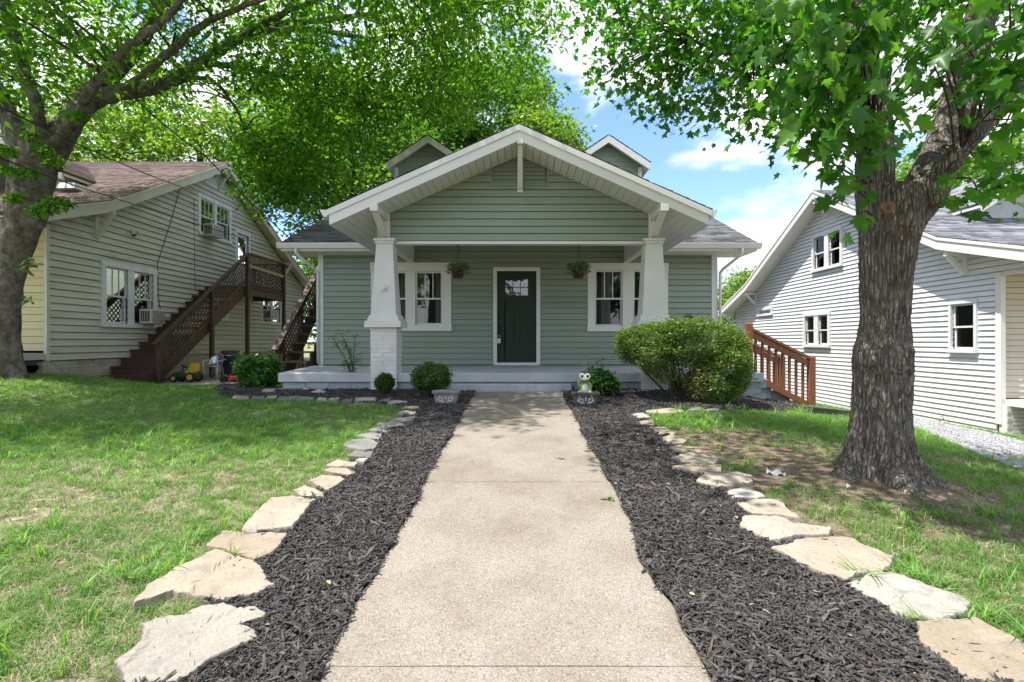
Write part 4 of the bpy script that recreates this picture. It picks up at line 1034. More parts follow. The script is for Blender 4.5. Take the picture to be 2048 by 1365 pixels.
mb = MB(); mb.box(XR_ + .05, 19.9, 8.4, 10.03, 2.62, 2.68); mb.build('porch_ceiling', m_trim, rh)
m_bw = mk('white_painted_brick', (.66, .63, .58), .75, (.40, .33, .28), 5, .5, bump=.5, bscale=50, rand=.08)
z = .045; r_ = 0
while z > -.75:
    x = XR_ + .08 - (.1 if r_ % 2 else 0)
    while x < XR_ + 1.4: brick(rh, m_bw, (x + .1, 9.88, z - .034), (.196, .10 + RND.uniform(-.006, .008), .062)); x += .206
    z -= .074; r_ += 1
mb = MB(); mb.box(XR_ + .0, 19.9, 9.86, 9.92, -1, .045); mb.build('foundation', m_bw, rh)
mb = MB(); mb.box(XR_ - .02, XR_ + .09, 9.84, 10.0, -.9, .045); mb.build('corner_post', m_whites, rh)
neigh_roof(rh, 1, XRR, 20.3, profR, m_shing_g, m_trim, None, e=.135, tab=.30)
for (ya, za), (yb, zb) in zip(profR, profR[1:]):    # boxed rake soffit, board by board
    k = max(1, int((yb - ya) / .13)); mb = MB()
    for i in range(k):
        a, b = i / k, (i + 1) / k - .05 / k; y0, y1, z0, z1 = ya + (yb - ya) * a, ya + (yb - ya) * b, za + (zb - za) * a, za + (zb - za) * b
        mb.hexa([(XRR + .046, y0, z0 - .265), (XR_ + .02, y0, z0 - .265), (XR_ + .02, y1, z1 - .265), (XRR + .046, y1, z1 - .265), (XRR + .046, y0, z0 - .245), (XR_ + .02, y0, z0 - .245), (XR_ + .02, y1, z1 - .245), (XRR + .046, y1, z1 - .245)])
    o = mb.build('soffit_boards' if False else 'soffit', m_trim, rh); o['kind'] = 'stuff'
for yy, zz in ((10.75, 3.17), (20.3, 3.22), (22.4, 2.5), (15.53, 5.55)): wall_bracket(rh, rf_, yy, zz, .46, .50, m_trim, .08)
mb = MB(); c = rf_.p(yR(1668), zR(1668, 427), 0); mb.lathe(c, [(.30, 0), (.30, .03), (.25, .035), (.25, .012)], 28, (-1, 0, 0)); rv = mb.build('gable_vent', m_trim, rh)
for i in range(7):
    zz = -.21 + i * .065; hw = math.sqrt(max(.001, .25 ** 2 - (zz + .02) ** 2))
    m = MB(); m.hexa([c + V3((-.014, -hw, zz)), c + V3((-.014, hw, zz)), c + V3((-.034, hw, zz)), c + V3((-.034, -hw, zz)), c + V3((-.012, -hw, zz + .03)), c + V3((-.012, hw, zz + .03)), c + V3((-.016, hw, zz + .03)), c + V3((-.016, -hw, zz + .03))]); m.build('vent_slat', m_trim, rv)
mb = MB(); mb.lathe(c + V3((-.004, 0, 0)), [(.245, 0), (.245, .006)], 24, (-1, 0, 0)); mb.build('vent_screen', m_dark, rv)
neigh_dormer(rh, 13.2, 2.45, 11.9, 6.0, .60, m_whites, m_trim, m_shing_g, 3.4)
# ================================================================== STAIRS
def lattice(mb, fr, s0, s1, zb, zt, pitch=.085, w=.028, t=.008, n0=0):
    """diagonal strips in the plane of fr between u=s0..s1; zb, zt are functions of u (straight lines)"""
    b0, b1 = zb(s0), (zb(s1) - zb(s0)) / (s1 - s0); t0_, t1_ = zt(s0), (zt(s1) - zt(s0)) / (s1 - s0)
    for k, m in enumerate((1, -1)):
        vals = [zb(s0) - m * s0, zb(s1) - m * s1, zt(s0) - m * s0, zt(s1) - m * s1]
        c = min(vals) + .03
        while c < max(vals):
            lo, hi = s0, s1     # z=m*s+c ; z>=zb, z<=zt
            for sg, q0, q1 in ((1, b0, b1), (-1, t0_, t1_)):
                A = sg * (m - q1); Bc = sg * (c - q0 + q1 * s0)      # A*s + Bc >= 0
                if abs(A) < 1e-6:
                    if Bc < 0: lo, hi = 1, 0
                elif A > 0: lo = max(lo, -Bc / A)
                else: hi = min(hi, -Bc / A)
            if hi - lo > .02: mb.bar(fr.p(lo, m * lo + c, n0 + k * t), fr.p(hi, m * hi + c, n0 + k * t), w, t, fr.N)
            c += pitch * 1.414

# ---- neighbour's outside stair along the cream wall
XS = -8.30; Y0, Y1, Z0, Z1 = 11.45, 15.55, .34, 2.98
st = thing('outside_staircase', 'dark brown wooden staircase with lattice rails climbing the cream clapboard house to an upper door', 'staircase', (XS, 12, .4))
sl = (Z1 - Z0) / (Y1 - Y0); nst = 14; run = (Y1 - Y0) / nst; rise = (Z1 - Z0) / nst
fo = Fr((XS, 0, 0), (0, 1, 0), (1, 0, 0))
for k in range(nst - 1):
    mb = MB(); y = Y0 + k * run; z = Z0 + (k + 1) * rise
    mb.box(XL + .04, XS - .0, y - .02, y + run - .01, z - .04, z); mb.build('tread', m_wood_d, st)
    if k < 6: mb = MB(); mb.box(XL + .06, XS - .06, y + .0, y + .02, z - rise + .002, z - .041); mb.build('riser', m_wood_d, st)
for x in (XS - .045, XL + .05):
    poly = [(x, Y0, Z0 - .05)]
    for k in range(nst): poly += [(x, Y0 + k * run + .001, Z0 + k * rise - .042), (x, Y0 + k * run + .001, Z0 + (k + 1) * rise - .042)]
    poly += [(x, Y1, Z1 - .042), (x, Y1, Z1 - .30), (x, Y0 + .30, Z0 - .05)]
    mb = MB(); mb.prism(poly, (.04, 0, 0)); mb.build('stringer', m_wood_d, st)
YN, YM, YA, YB = 11.75, 13.75, 15.55, 17.95
def post(x, y, z0, z1, w_=.095, par=None, mat=None): mb = MB(); mb.frus(x, y, z0, z1, w_, w_, w_, w_); return mb.build('post', mat or m_wood_d, par or st)
zr = lambda y: 1.34 + (3.95 - 1.34) * (y - YN) / (YA - YN)      # top of hand rail
post(XS + .052, YN, g1(XS, YN) - .1, zr(YN) - .02); post(XS + .052, YM, .2, zr(YM) - .06); post(XS + .052, YA, .2, zr(YA)); post(XS + .052, YB, .1, 3.98)
post(XL + .12, YB, 2.9, 3.98)
def rail(p, q, w_, h_, name, par, mat): mb = MB(); mb.bar(p, q, w_, h_); return mb.build(name, mat, par)
rail((XS + .05, YN - .18, zr(YN - .18) + .0), (XS + .05, YA + .04, zr(YA + .04)), .10, .045, 'handrail', st, m_wood_d)
rail((XS + .005, YN + .05, zr(YN + .05) - .09), (XS + .005, YA - .05, zr(YA - .05) - .09), .03, .09, 'rail', st, m_wood_d)
rail((XS + .005, YN + .05, zr(YN + .05) - .80), (XS + .005, YA - .05, zr(YA - .05) - .80), .035, .10, 'rail', st, m_wood_d)
m_lat = mk('lattice_wood', (.075, .05, .038), .7, (.16, .15, .125), 3, .5, bump=.2, bscale=40)
for a, b in ((YN + .05, YM - .05), (YM + .05, YA - .05)):
    mb = MB(); lattice(mb, fo, a, b, lambda u: zr(u) - .77, lambda u: zr(u) - .10, .10, .034); o = mb.build('lattice_panel', m_lat, st); o['kind'] = 'stuff'
# landing
k = 0; y = YA - .05
while y < YB + .02:
    mb = MB(); mb.box(XL + .03, XS + .1, y, y + .132, 2.935, 2.975); mb.build('deck_board', m_wood_d, st); y += .14
mb = MB(); mb.box(XS + .005, XS + .045, YA + .05, YB + .15, 2.70, 2.93); mb.build('joist', m_wood_d, st)
mb = MB(); mb.box(XL + .04, XS - .0, YA - .05, YA - .01, 2.70, 2.93); mb.build('joist', m_wood_d, st)
mb = MB(); mb.box(XL + .04, XS - .0, YB + .06, YB + .10, 2.70, 2.93); mb.build('joist', m_wood_d, st)
rail((XS + .05, YA + .05, 3.955), (XS + .05, YB + .08, 3.985), .10, .045, 'handrail', st, m_wood_d)
rail((XS + .01, YA + .05, 3.06), (XS + .01, YB - .05, 3.04), .035, .09, 'rail', st, m_wood_d)
o = rail((XS + .062, YA + .05, 3.60), (XS + .062, YB - .05, 3.56), .02, .085, 'rail', st, m_wood_l); o['label'] = 'pale unpainted replacement rail'
mb = MB(); lattice(mb, fo, YA + .05, YB - .05, lambda u: 3.08, lambda u: 3.93, .10, .034); o = mb.build('lattice_panel', m_lat, st); o['kind'] = 'stuff'
frb = Fr((0, YB, 0), (1, 0, 0), (0, 1, 0))
mb = MB(); lattice(mb, frb, XL + .15, XS, lambda u: 3.05, lambda u: 3.93, .10, .034); o = mb.build('lattice_panel', m_lat, st); o['kind'] = 'stuff'
rail((XL + .1, YB, 3.97), (XS, YB, 3.97), .10, .045, 'handrail', st, m_wood_d)

# ---- stair up the bungalow's left side
s2 = thing('side_staircase', 'dark brown wooden stair with lattice rail rising beside the left corner of the green bungalow', 'staircase', (-4.9, 11.4, .6))
XA, XB2 = -5.22, -4.62; Ya, Za = 11.20, .66; n2 = 10; r2, t2 = .205, .238
frs = Fr((XA, 0, 0), (0, 1, 0), (-1, 0, 0))
for k in range(n2):
    mb = MB(); mb.box(XA + .04, XB2, Ya + k * t2 - .02, Ya + k * t2 + t2, Za + (k + 1) * r2 - .04, Za + (k + 1) * r2); mb.build('tread', m_wood_d, s2)
for x in (XA + .03, XB2 - .06):
    poly = [(x, Ya, Za - .2)]
    for k in range(n2): poly += [(x, Ya + k * t2 + .001, Za + k * r2 - .042), (x, Ya + k * t2 + .001, Za + (k + 1) * r2 - .042)]
    poly += [(x, Ya + n2 * t2, Za + n2 * r2 - .042), (x, Ya + n2 * t2, Za + n2 * r2 - .35), (x, Ya + .35, Za - .2)]
    mb = MB(); mb.prism(poly, (.04, 0, 0)); mb.build('stringer', m_wood_d, s2)
mb = MB(); mb.box(XA, XB2, Ya + n2 * t2 + .002, Ya + n2 * t2 + 1.1, Za + n2 * r2 - .20, Za + n2 * r2); mb.build('landing', m_wood_d, s2)
zs = lambda y: 1.27 + (y - 11.2) * (r2 / t2)
for y in (11.24, 12.25, 13.75): post(XA + .0, y, .1, zs(y) - .02, .10, s2)
post(XA, 14.6, .1, zs(13.75) - .02, .10, s2); post(XB2 - .06, 14.6, .1, 2.7, .10, s2)
rail((XA - .02, 10.98, zs(10.98) + .02), (XA - .02, 13.8, zs(13.8) + .02), .13, .05, 'handrail', s2, m_wood_d)
rail((XA - .03, 10.98, zs(10.98) - .07), (XA - .03, 13.75, zs(13.75) - .07), .04, .12, 'rail', s2, m_wood_d)
rail((XA - .03, 11.3, zs(11.3) - .82), (XA - .03, 13.75, zs(13.75) - .82), .04, .13, 'rail', s2, m_wood_d)
for a, b in ((11.30, 12.2), (12.3, 13.7)):
    mb = MB(); lattice(mb, frs, a, b, lambda u: zs(u) - .80, lambda u: zs(u) - .10, .105, .036, .008, .015); o = mb.build('lattice_panel', m_wood_d, s2); o['kind'] = 'stuff'

# ---- steps down from the right end of the porch
s3 = thing('porch_steps', 'short concrete steps with red brown timber railings at the right end of the porch', 'steps', (4.7, 9.7, .1))
for k in range(3):
    x0 = 4.24 + k * .34; z1_ = .59 - (k) * .19
    mb = MB(); mb.box(x0, x0 + .335, 9.28, 10.15, -.35, z1_); mb.build('step', m_foundb if k == 0 else m_conc, s3, bevel=.01)
def stair_rail(y, xu, xd, zu, zd, z_b0, z_b1):
    top = lambda x: zu + (zd - zu) * (x - xu) / (xd - xu)
    for x, z0, z1_ in ((xu, .74 if xu < 4.2 else .0, zu + .16), (xd, z_b1 - .1, zd + .09)):
        mb = MB(); mb.frus(x, y, z0, z1_ - .03, .105, .105, .105, .105); mb.frus(x, y, z1_ - .03, z1_, .105, .105, .06, .06); mb.build('post', m_wood_r, s3)
    rail((xu + .04, y, top(xu) + .035), (xd - .02, y, top(xd) + .035), .10, .045, 'handrail', s3, m_wood_r)
    rail((xu + .05, y, top(xu) - .055), (xd - .05, y, top(xd) - .055), .045, .10, 'rail', s3, m_wood_r)
    rail((xu + .05, y, top(xu) - .80), (xd - .05, y, top(xd) - .80), .045, .10, 'rail', s3, m_wood_r)
    n = 8
    for i in range(n):
        x = xu + .05 + (xd - xu - .1) * (i + .7) / (n + .4)
        mb = MB(); mb.frus(x, y + .028, top(x) - .84, top(x) - .02, .038, .038, .038, .038); mb.build('baluster', m_wood_r, s3)
stair_rail(9.20, 4.13, 5.25, 1.48, .95, .74, .05); stair_rail(10.22, 4.10, 5.24, 1.46, .93, .74, .0)

# ================================================================== SMALL THINGS NEAR THE HOUSES
def ac_unit(y, z, xw, label, w_=.52, h_=.36, d_=.30):
    t = thing('air_conditioner', label, 'air conditioner', (xw + .02, y, z), 'window air conditioners on the cream house')
    mb = MB(); mb.box(xw + .05, xw + .05 + d_, y - w_ / 2, y + w_ / 2, z, z + h_); mb.build('case', m_ac, t, bevel=.012)
    mb = MB(); mb.box(xw + .05 + d_, xw + .062 + d_, y - w_ * .42, y + w_ * .42, z + .04, z + h_ - .04); mb.build('grille', m_acg, t)
    for k in range(5):
        mb = MB(); mb.box(xw + .10 + k * .045, xw + .125 + k * .045, y - w_ / 2 - .006, y - w_ / 2 + .004, z + .05, z + h_ - .05); mb.build('louvre', m_dark, t)
ac_unit(yL(289), 1.73, XL, 'cream air conditioner with a shiny speckled grille in the lower left double window', .5)
ac_unit(yL(414), zL(414, 475), XL, 'small air conditioner in the upper gable window of the cream house', .55, .36)
ac_unit(yL(531), zL(531, 640), XL, 'air conditioner in the far window below the stair landing', .55, .36)

fl = thing('flood_light', 'twin headed flood light on the cream clapboard wall above the double window', 'light fixture', lf.p(yL(263), zL(263, 462), 0))
c = lf.p(yL(263), zL(263, 462), .0)
mb = MB(); mb.lathe(c, [(.06, 0), (.06, .03), (.03, .06)], 14, (1, 0, 0)); mb.build('base', m_oldtrim, fl)
for dy in (-.09, .09):
    mb = MB(); mb.lathe(c + V3((.06, dy, .0)), [(.02, 0), (.035, .03), (.055, .12), (.055, .125)], 14, (.8, dy * 3, -.5)); mb.build('lamp_head', m_oldtrim, fl)
mb = MB(); mb.ell(c + V3((.07, 0, -.09)), (.045, .045, .04)); mb.build('sensor', m_black, fl)

def cable(pts, label, r=.011, name='power_cable', sag=0.0, grp=None):
    out = []
    for a, b in zip(pts, pts[1:]):
        a, b = V3(a), V3(b)
        for i in range(12):
            t = i / 12; q = a.lerp(b, t); q.z -= sag * 4 * t * (1 - t); out.append(q)
    out.append(V3(pts[-1])); mb = MB(); mb.tube(out, r, 5); return tag(mb.build(name, m_black), label, 'cable', grp)
cable([P(-40, 195, 5.5), lf.p(yL(362), zL(362, 382), .35)], 'black overhead cable from the upper left ending at the rake of the cream house', sag=.08)
cable([P(-40, 300, 6.0), P(176, 380, 9.6), lf.p(yL(560), zL(560, 505), .4)], 'lower black overhead cable crossing the cream wall towards the stair landing', sag=.02)
cable([P(262, 190, 7.5), P(409, 310, 9.5), V3((-4.9, 11.2, 3.45))], 'black overhead cable running down to the left eave of the green bungalow', sag=.05)
cable([lf.p(yL(358), zL(358, 372), .05), lf.p(yL(340), zL(340, 440), .04), lf.p(yL(312), zL(312, 527), .04), lf.p(yL(314), zL(314, 600), .04), lf.p(yL(325), zL(325, 655), .04)],
      'thin loose wire hanging down the cream clapboards past the double window', .008, 'wire')
cable([lf.p(yL(386), zL(386, 398), .03), lf.p(yL(387), zL(387, 520), .03), lf.p(yL(388), zL(388, 580), .03)], 'thin straight wire on the cream wall left of the upper window', .006, 'wire')

# lockbox on the door handle
lk = thing('key_lockbox', 'grey key lockbox hanging from the front door handle', 'lockbox', (-.452, YW - .07, 1.32))
mb = MB(); mb.box(-.492, -.412, YW - .095, YW - .045, 1.245, 1.36); mb.build('body', m_chrome, lk, bevel=.008)
mb = MB(); mb.box(-.480, -.424, YW - .099, YW - .0955, 1.26, 1.32); mb.build('keypad', m_oldtrim, lk)
mb = MB(); mb.tube([(-.478, YW - .07, 1.355), (-.478, YW - .07, 1.41), (-.468, YW - .07, 1.43), (-.452, YW - .07, 1.437), (-.436, YW - .07, 1.43), (-.426, YW - .07, 1.41), (-.426, YW - .07, 1.355)], .006, 6); mb.build('shackle', m_chrome, lk)

# riding mower
m_yel = mk('yellow_plastic', (.50, .33, .03), .5); m_grn = mk('green_enamel', (.02, .09, .025), .35); m_red = mk('red_enamel', (.35, .02, .02), .35)
rm_ = thing('riding_mower', 'small yellow and green riding mower parked below the outside stairs', 'mower', (-7.85, 12.3, .37))
bx, by, bz = -7.95, 12.25, .325
rm_.location = (bx, by, bz)
mb = MB(); mb.box(bx - .30, bx + .34, by - .17, by + .17, bz + .14, bz + .20); mb.box(bx + .02, bx + .40, by - .18, by + .18, bz + .20, bz + .26); mb.build('body', m_grn, rm_, bevel=.02)
mb = MB(); mb.hexa([(bx - .40, by - .13, bz + .18), (bx - .12, by - .14, bz + .18), (bx - .12, by + .14, bz + .18), (bx - .40, by + .13, bz + .18), (bx - .38, by - .10, bz + .26), (bx - .14, by - .13, bz + .33), (bx - .14, by + .13, bz + .33), (bx - .38, by + .10, bz + .26)]); mb.build('hood', m_grn, rm_, bevel=.02)
mb = MB(); mb.box(bx + .02, bx + .30, by - .15, by + .15, bz + .27, bz + .32); mb.hexa([(bx - .02, by + .05, bz + .32), (bx + .32, by + .05, bz + .32), (bx + .32, by + .12, bz + .32), (bx - .02, by + .12, bz + .32), (bx + .01, by + .14, bz + .56), (bx + .30, by + .14, bz + .56), (bx + .30, by + .19, bz + .56), (bx + .01, by + .19, bz + .56)]); mb.build('seat', m_yel, rm_, bevel=.02)
mb = MB(); mb.tube([(bx - .16, by, bz + .3), (bx - .08, by, bz + .46)], .012, 6); mb.lathe((bx - .08, by, bz + .46), [(.09, 0), (.1, .01), (.09, .02)], 14, (.5, 0, 1)); mb.build('steering_wheel', m_black, rm_)
for x, r in ((bx - .27, .115), (bx + .23, .15)):
    for yy in (by - .20, by + .20):
        mb = MB(); mb.lathe((x, yy - .04, bz + r), [(r * .6, 0), (r * .92, 0), (r, .02), (r, .06), (r * .92, .08), (r * .6, .08)], 20, (0, 1, 0)); w0 = mb.build('wheel', m_black, rm_)
        mb = MB(); mb.lathe((x, yy - .055, bz + r), [(r * .2, 0), (r * .55, .006), (r * .6, .012), (r * .6, .105), (r * .2, .11)], 18, (0, 1, 0)); mb.build('hub', m_yel, w0)

rm_.scale = (.78, .78, .78)
# metal garden chair
ch = thing('garden_chair', 'grey metal garden chair with a rounded back beside the stair post', 'chair', (-7.75, 13.1, .4))
cx, cy, cz_ = -7.80, 13.1, .325
ch.location = (cx, cy, cz_)
mb = MB(); mb.lathe((cx, cy, cz_ + .40), [(.05, 0), (.21, .0), (.235, .02), (.22, .035), (.05, .03)], 20); mb.build('seat', m_chrome, ch)
bk = MB(); V = []; Fq = []
for i in range(13):
    a = math.radians(20 + 140 * i / 12); hh = .40 * math.sin(math.pi * (i + 1.2) / 14.4) ** .6
    for j in range(5): V.append((cx + .24 * math.cos(a), cy + .22 * math.sin(a) + .06 * j / 4, cz_ + .45 + hh * j / 4))
for i in range(12):
    for j in range(4): Fq.append((i * 5 + j, i * 5 + 5 + j, i * 5 + 6 + j, i * 5 + 1 + j))
bk.add(V, Fq, True); o = bk.build('backrest', m_chrome, ch); sm = o.modifiers.new('thick', 'SOLIDIFY'); sm.thickness = .012
for sx in (-1, 1):
    mb = MB(); mb.tube([(cx + sx * .22, cy - .2, cz_), (cx + sx * .24, cy - .2, cz_ + .60), (cx + sx * .25, cy + .16, cz_ + .63)], .014, 6); mb.build('arm', m_oldtrim, ch)
    for sy in (-1, 1): mb = MB(); mb.tube([(cx + sx * .17, cy + sy * .17, cz_ + .40), (cx + sx * .22, cy + sy * .21, cz_ - .01)], .014, 6); mb.build('leg', m_chrome, ch)

ch.scale = (.78, .78, .78)
# barbecue grill
gr = thing('barbecue_grill', 'black covered barbecue grill standing behind the garden chair', 'grill', (-7.45, 13.6, .4))
gx_, gy_, gz_ = -7.66, 13.6, .325
gr.location = (gx_, gy_, gz_)
mb = MB(); mb.frus(gx_, gy_, gz_ + .12, gz_ + .58, .30, .34, .36, .40); mb.build('cabinet', mk('grill_black', (.035, .036, .04), .45), gr, bevel=.01)
m_gb = bpy.data.materials['grill_black']
mb = MB(); mb.prism([(gx_ - .24, gy_ - .22, gz_ + .60), (gx_ - .24, gy_ + .22, gz_ + .60), (gx_ - .24, gy_ + .18, gz_ + .78), (gx_ - .24, gy_ + .06, gz_ + .86), (gx_ - .24, gy_ - .10, gz_ + .84), (gx_ - .24, gy_ - .2, gz_ + .74)], (.48, 0, 0)); ld2 = mb.build('lid', m_gb, gr, bevel=.01)
mb = MB(); mb.tube([(gx_ - .16, gy_ - .20, gz_ + .70), (gx_ - .16, gy_ - .26, gz_ + .70), (gx_ + .16, gy_ - .26, gz_ + .70), (gx_ + .16, gy_ - .20, gz_ + .70)], .012, 6); mb.build('handle', m_chrome, ld2)
mb = MB(); mb.box(gx_ + .24, gx_ + .50, gy_ - .16, gy_ + .16, gz_ + .59, gz_ + .62); mb.build('side_shelf', m_gb, gr)
for sx in (-1, 1):
    for sy in (-1, 1): mb = MB(); mb.frus(gx_ + sx * .17, gy_ + sy * .17, gz_ - .01, gz_ + .6, .03, .03, .03, .03); mb.build('leg', m_gb, gr)

gr.scale = (.85, .85, .85)
# push mower behind the leafy shrub
pm = thing('push_mower', 'red and black push mower half hidden behind the leafy shrub', 'mower', (-6.75, 12.4, .4))
px_, py_, pz_ = -6.75, 12.3, g1(-6.75, 12.3)
mb = MB(); mb.frus(px_, py_, pz_ + .07, pz_ + .18, .50, .40, .42, .34); mb.build('deck', m_red, pm, bevel=.02)
mb = MB(); mb.lathe((px_ - .02, py_, pz_ + .18), [(.13, 0), (.13, .10), (.09, .15)], 16); mb.build('engine', m_black, pm)
for sx in (-1, 1):
    for sy in (-1, 1): mb = MB(); mb.lathe((px_ + sx * .22, py_ + sy * .21 - .02, pz_ + .09), [(.05, 0), (.09, 0), (.09, .04), (.05, .04)], 14, (0, 1, 0)); mb.build('wheel', m_black, pm)
mb = MB(); mb.tube([(px_ + .15, py_ - .16, pz_ + .15), (px_ + .42, py_ - .17, pz_ + .68), (px_ + .46, py_ - .15, pz_ + .70), (px_ + .46, py_ + .15, pz_ + .70), (px_ + .42, py_ + .17, pz_ + .68), (px_ + .15, py_ + .16, pz_ + .15)], .012, 7); mb.build('handle', m_black, pm)

# landscape timber at the foot of the right steps
mb = MB(); a, b = G(1610, 826), G(1725, 838); mb.bar(a + V3((0, 0, .05)), b + V3((0, 0, .05)), .13, .12)
tag(mb.build('landscape_timber', m_timber, bevel=.01), 'dark weathered landscape timber lying at the foot of the red brown railing', 'timber')

# garden hose over the neighbour's porch edge
mb = MB(); h0 = 9.85
mb.tube([(9.95, 9.78, -.55), (9.86, 9.76, -.35), (9.78, 9.72, -.05), (9.72, 9.75, .12), (9.76, 9.8, .21), (9.9, 9.85, .23), (10.1, 9.9, .20), (10.5, 9.8, .19)], .016, 8)
tag(mb.build('garden_hose', mk('hose_green', (.02, .13, .09), .4)), 'green garden hose draped over the porch edge of the white house', 'hose')

# carved planters
m_plant = mk('cast_stone', (.27, .26, .24), .9, (.15, .145, .135), 9, .8, bump=.5, bscale=60, bdist=.004)
m_plant_d = mk('dark_cast_stone', (.13, .125, .115), .9, (.05, .048, .045), 9, .8, bump=.5, bscale=60, bdist=.004)
m_scroll = mk('pale_cast_stone', (.50, .49, .45), .85, (.36, .35, .32), 20, .6)
def planter(c, mat, label, yaw=0):
    t = thing('stone_planter', label, 'planter', c, 'carved stone planters by the porch')
    W, D, H_ = .40, .22, .19; w0, d0 = .30, .16
    o = V3(c)
    mb = MB()
    outer = [(W, D, H_ - .035), (w0, d0, .0)]
    def ring(w, d, z): return [(o.x - w / 2, o.y - d / 2, o.z + z), (o.x + w / 2, o.y - d / 2, o.z + z), (o.x + w / 2, o.y + d / 2, o.z + z), (o.x - w / 2, o.y + d / 2, o.z + z)]
    R_ = [ring(w0, d0, 0), ring(w0 + .01, d0 + .01, .025), ring(W - .05, D - .04, H_ - .04), ring(W, D, H_ - .035), ring(W, D, H_), ring(W - .05, D - .05, H_), ring(W - .08, D - .07, H_ - .06)]
    v = [p for r in R_ for p in r]; f = [(k * 4 + i, k * 4 + (i + 1) % 4, k * 4 + 4 + (i + 1) % 4, k * 4 + 4 + i) for k in range(6) for i in range(4)] + [(3, 2, 1, 0), (24, 25, 26, 27)]
    mb.add(v, f); mb.build('basin', mat, t, bevel=.004)
    def face(u, z): return V3((o.x + u, o.y - (d0 / 2 + (D - .04 - d0) / 2 * z / (H_ - .04)) - .004, o.z + z))
    for s in (-1, 1):           # scroll relief
        mb = MB(); pts = []
        for i in range(26):
            a = i / 25 * 2.4 * math.pi; r = .008 + .036 * i / 25
            pts.append(face(s * (.062 + r * math.cos(a)), .078 + r * math.sin(a)))
        mb.tube(pts, [.012] * 25 + [.006], 6); mb.build('scroll', m_scroll, t)
        mb = MB(); mb.tube([face(s * .018, .035), face(s * .05, .03), face(s * .10, .05), face(s * .125, .085)], [.013, .013, .010, .006], 6); mb.build('scroll', m_scroll, t)
    mb = MB(); mb.ell(face(0, .085), (.014, .014, .035)); mb.build('scroll', m_scroll, t)
    return t
pl1 = G(892, 812); pl2 = G(1171, 815)
planter((pl1.x, pl1.y + .05, pl1.z + .03), m_plant, 'pale grey carved stone planter left of the walkway by the clipped boxwood')
planter((pl2.x, pl2.y + .05, pl2.z + .03), m_plant_d, 'darker carved stone planter right of the walkway with the frog statue in it')

# frog statue: one smooth body
m_frog = mk('frog_green_glaze', (.30, .34, .14), .4, (.15, .19, .07), 14, .8, spec=.5); m_frogw = mk('frog_pale_belly', (.62, .66, .56), .4, (.45, .50, .40), 20, .5); m_eye = mk('eye_white', (.75, .75, .70), .3); m_pup = mk('eye_dark', (.02, .02, .02), .2)
fx, fy, fz = pl2.x - .005, pl2.y + .06, pl2.z + .155
fg = thing('frog_statue', 'green glazed garden frog statue with big white ringed eyes in the right planter', 'statue', (fx, fy, fz))
mb = MB()
mb.ell((fx, fy, fz + .11), (.075, .06, .115)); mb.ell((fx, fy - .01, fz + .235), (.075, .062, .048)); mb.ell((fx, fy - .005, fz + .205), (.05, .045, .05))
for s in (-1, 1):
    mb.ell((fx + s * .04, fy - .005, fz + .285), (.036, .034, .036))
    mb.ell((fx + s * .07, fy - .03, fz + .045), (.042, .06, .045)); mb.ell((fx + s * .085, fy - .075, fz + .012), (.026, .05, .014))
mb.ell((fx - .085, fy - .01, fz + .205), (.022, .024, .07)); mb.ell((fx - .088, fy - .02, fz + .275), (.018, .02, .03)); mb.ell((fx - .068, fy - .01, fz + .15), (.032, .026, .03))
mb.ell((fx + .085, fy - .012, fz + .14), (.022, .024, .055)); mb.ell((fx + .075, fy - .035, fz + .09), (.018, .03, .022)); mb.ell((fx + .068, fy - .01, fz + .185), (.026, .024, .024))
fb = mb.build('body', m_frog, fg); rmod = fb.modifiers.new('merge', 'REMESH'); rmod.mode = 'VOXEL'; rmod.voxel_size = .007; rmod.use_smooth_shade = True
sm = fb.modifiers.new('smooth', 'SMOOTH'); sm.iterations = 4; sm.factor = .6
mb = MB(); mb.ell((fx, fy - .030, fz + .105), (.050, .040, .085)); mb.build('belly', m_frogw, fg)
for s in (-1, 1):
    mb = MB(); mb.lathe((fx + s * .040, fy - .026, fz + .290), [(.040, 0), (.043, .006), (.040, .014), (.028, .016), (.024, .010)], 20, (0, -1, 0)); e = mb.build('eye', m_eye, fg)
    mb = MB(); mb.ell((fx + s * .040, fy - .036, fz + .289), (.018, .012, .018), 10, 6); mb.build('pupil', m_pup, e)
mb = MB(); mb.tube([(fx - .055, fy - .055, fz + .232), (fx - .02, fy - .072, fz + .222), (fx + .02, fy - .072, fz + .222), (fx + .055, fy - .055, fz + .232)], .005, 6); mb.build('mouth', m_pup, fg)

# rocks and the small stone ornament in front of the porch's left part
m_rock = m_stone[2]
def rock(px, py, r, label, mat, seed, name='rock', cat='rock', sq=(1, .7, .5)):
    c = G(px, py); mb = MB(); mb.ell((0, 0, 0), (r * sq[0], r * sq[1], r * sq[2]), 12, 8)
    v = []
    for p in mb.v:
        q = V3(p); n = mnoise.noise(q / r * 1.4 + V3((seed, 0, 0))); v.append(tuple(q * (1 + .35 * n)))
    mb.v = v; mb.sm = [False] * len(mb.sm)
    o = mb.build(name, mat); o.location = (c.x, c.y, c.z + r * sq[2] * .55); return tag(o, label, cat)
rock(536, 788, .12, 'tan rock lying on the mulch below the leafy shrub', m_stone[0], 1)
rock(637, 790, .12, 'pale rock on the mulch right of the small stone ornament', m_stone[1], 2)
rock(614, 783, .10, 'grey round rock under the small stone ornament', m_rock, 3)
on = thing('stone_ornament', 'small grey stacked slate ornament leaning against the left end of the porch slab', 'ornament', G(630, 780))
c = G(630, 778)
for k in range(5):
    mb = MB(); mb.bar(c + V3((-.10 + .015 * k, .02, .04 + .045 * k)), c + V3((.05 + .02 * k, .04, .045 + .05 * k)), .09, .035); mb.build('slate', m_rock, on)
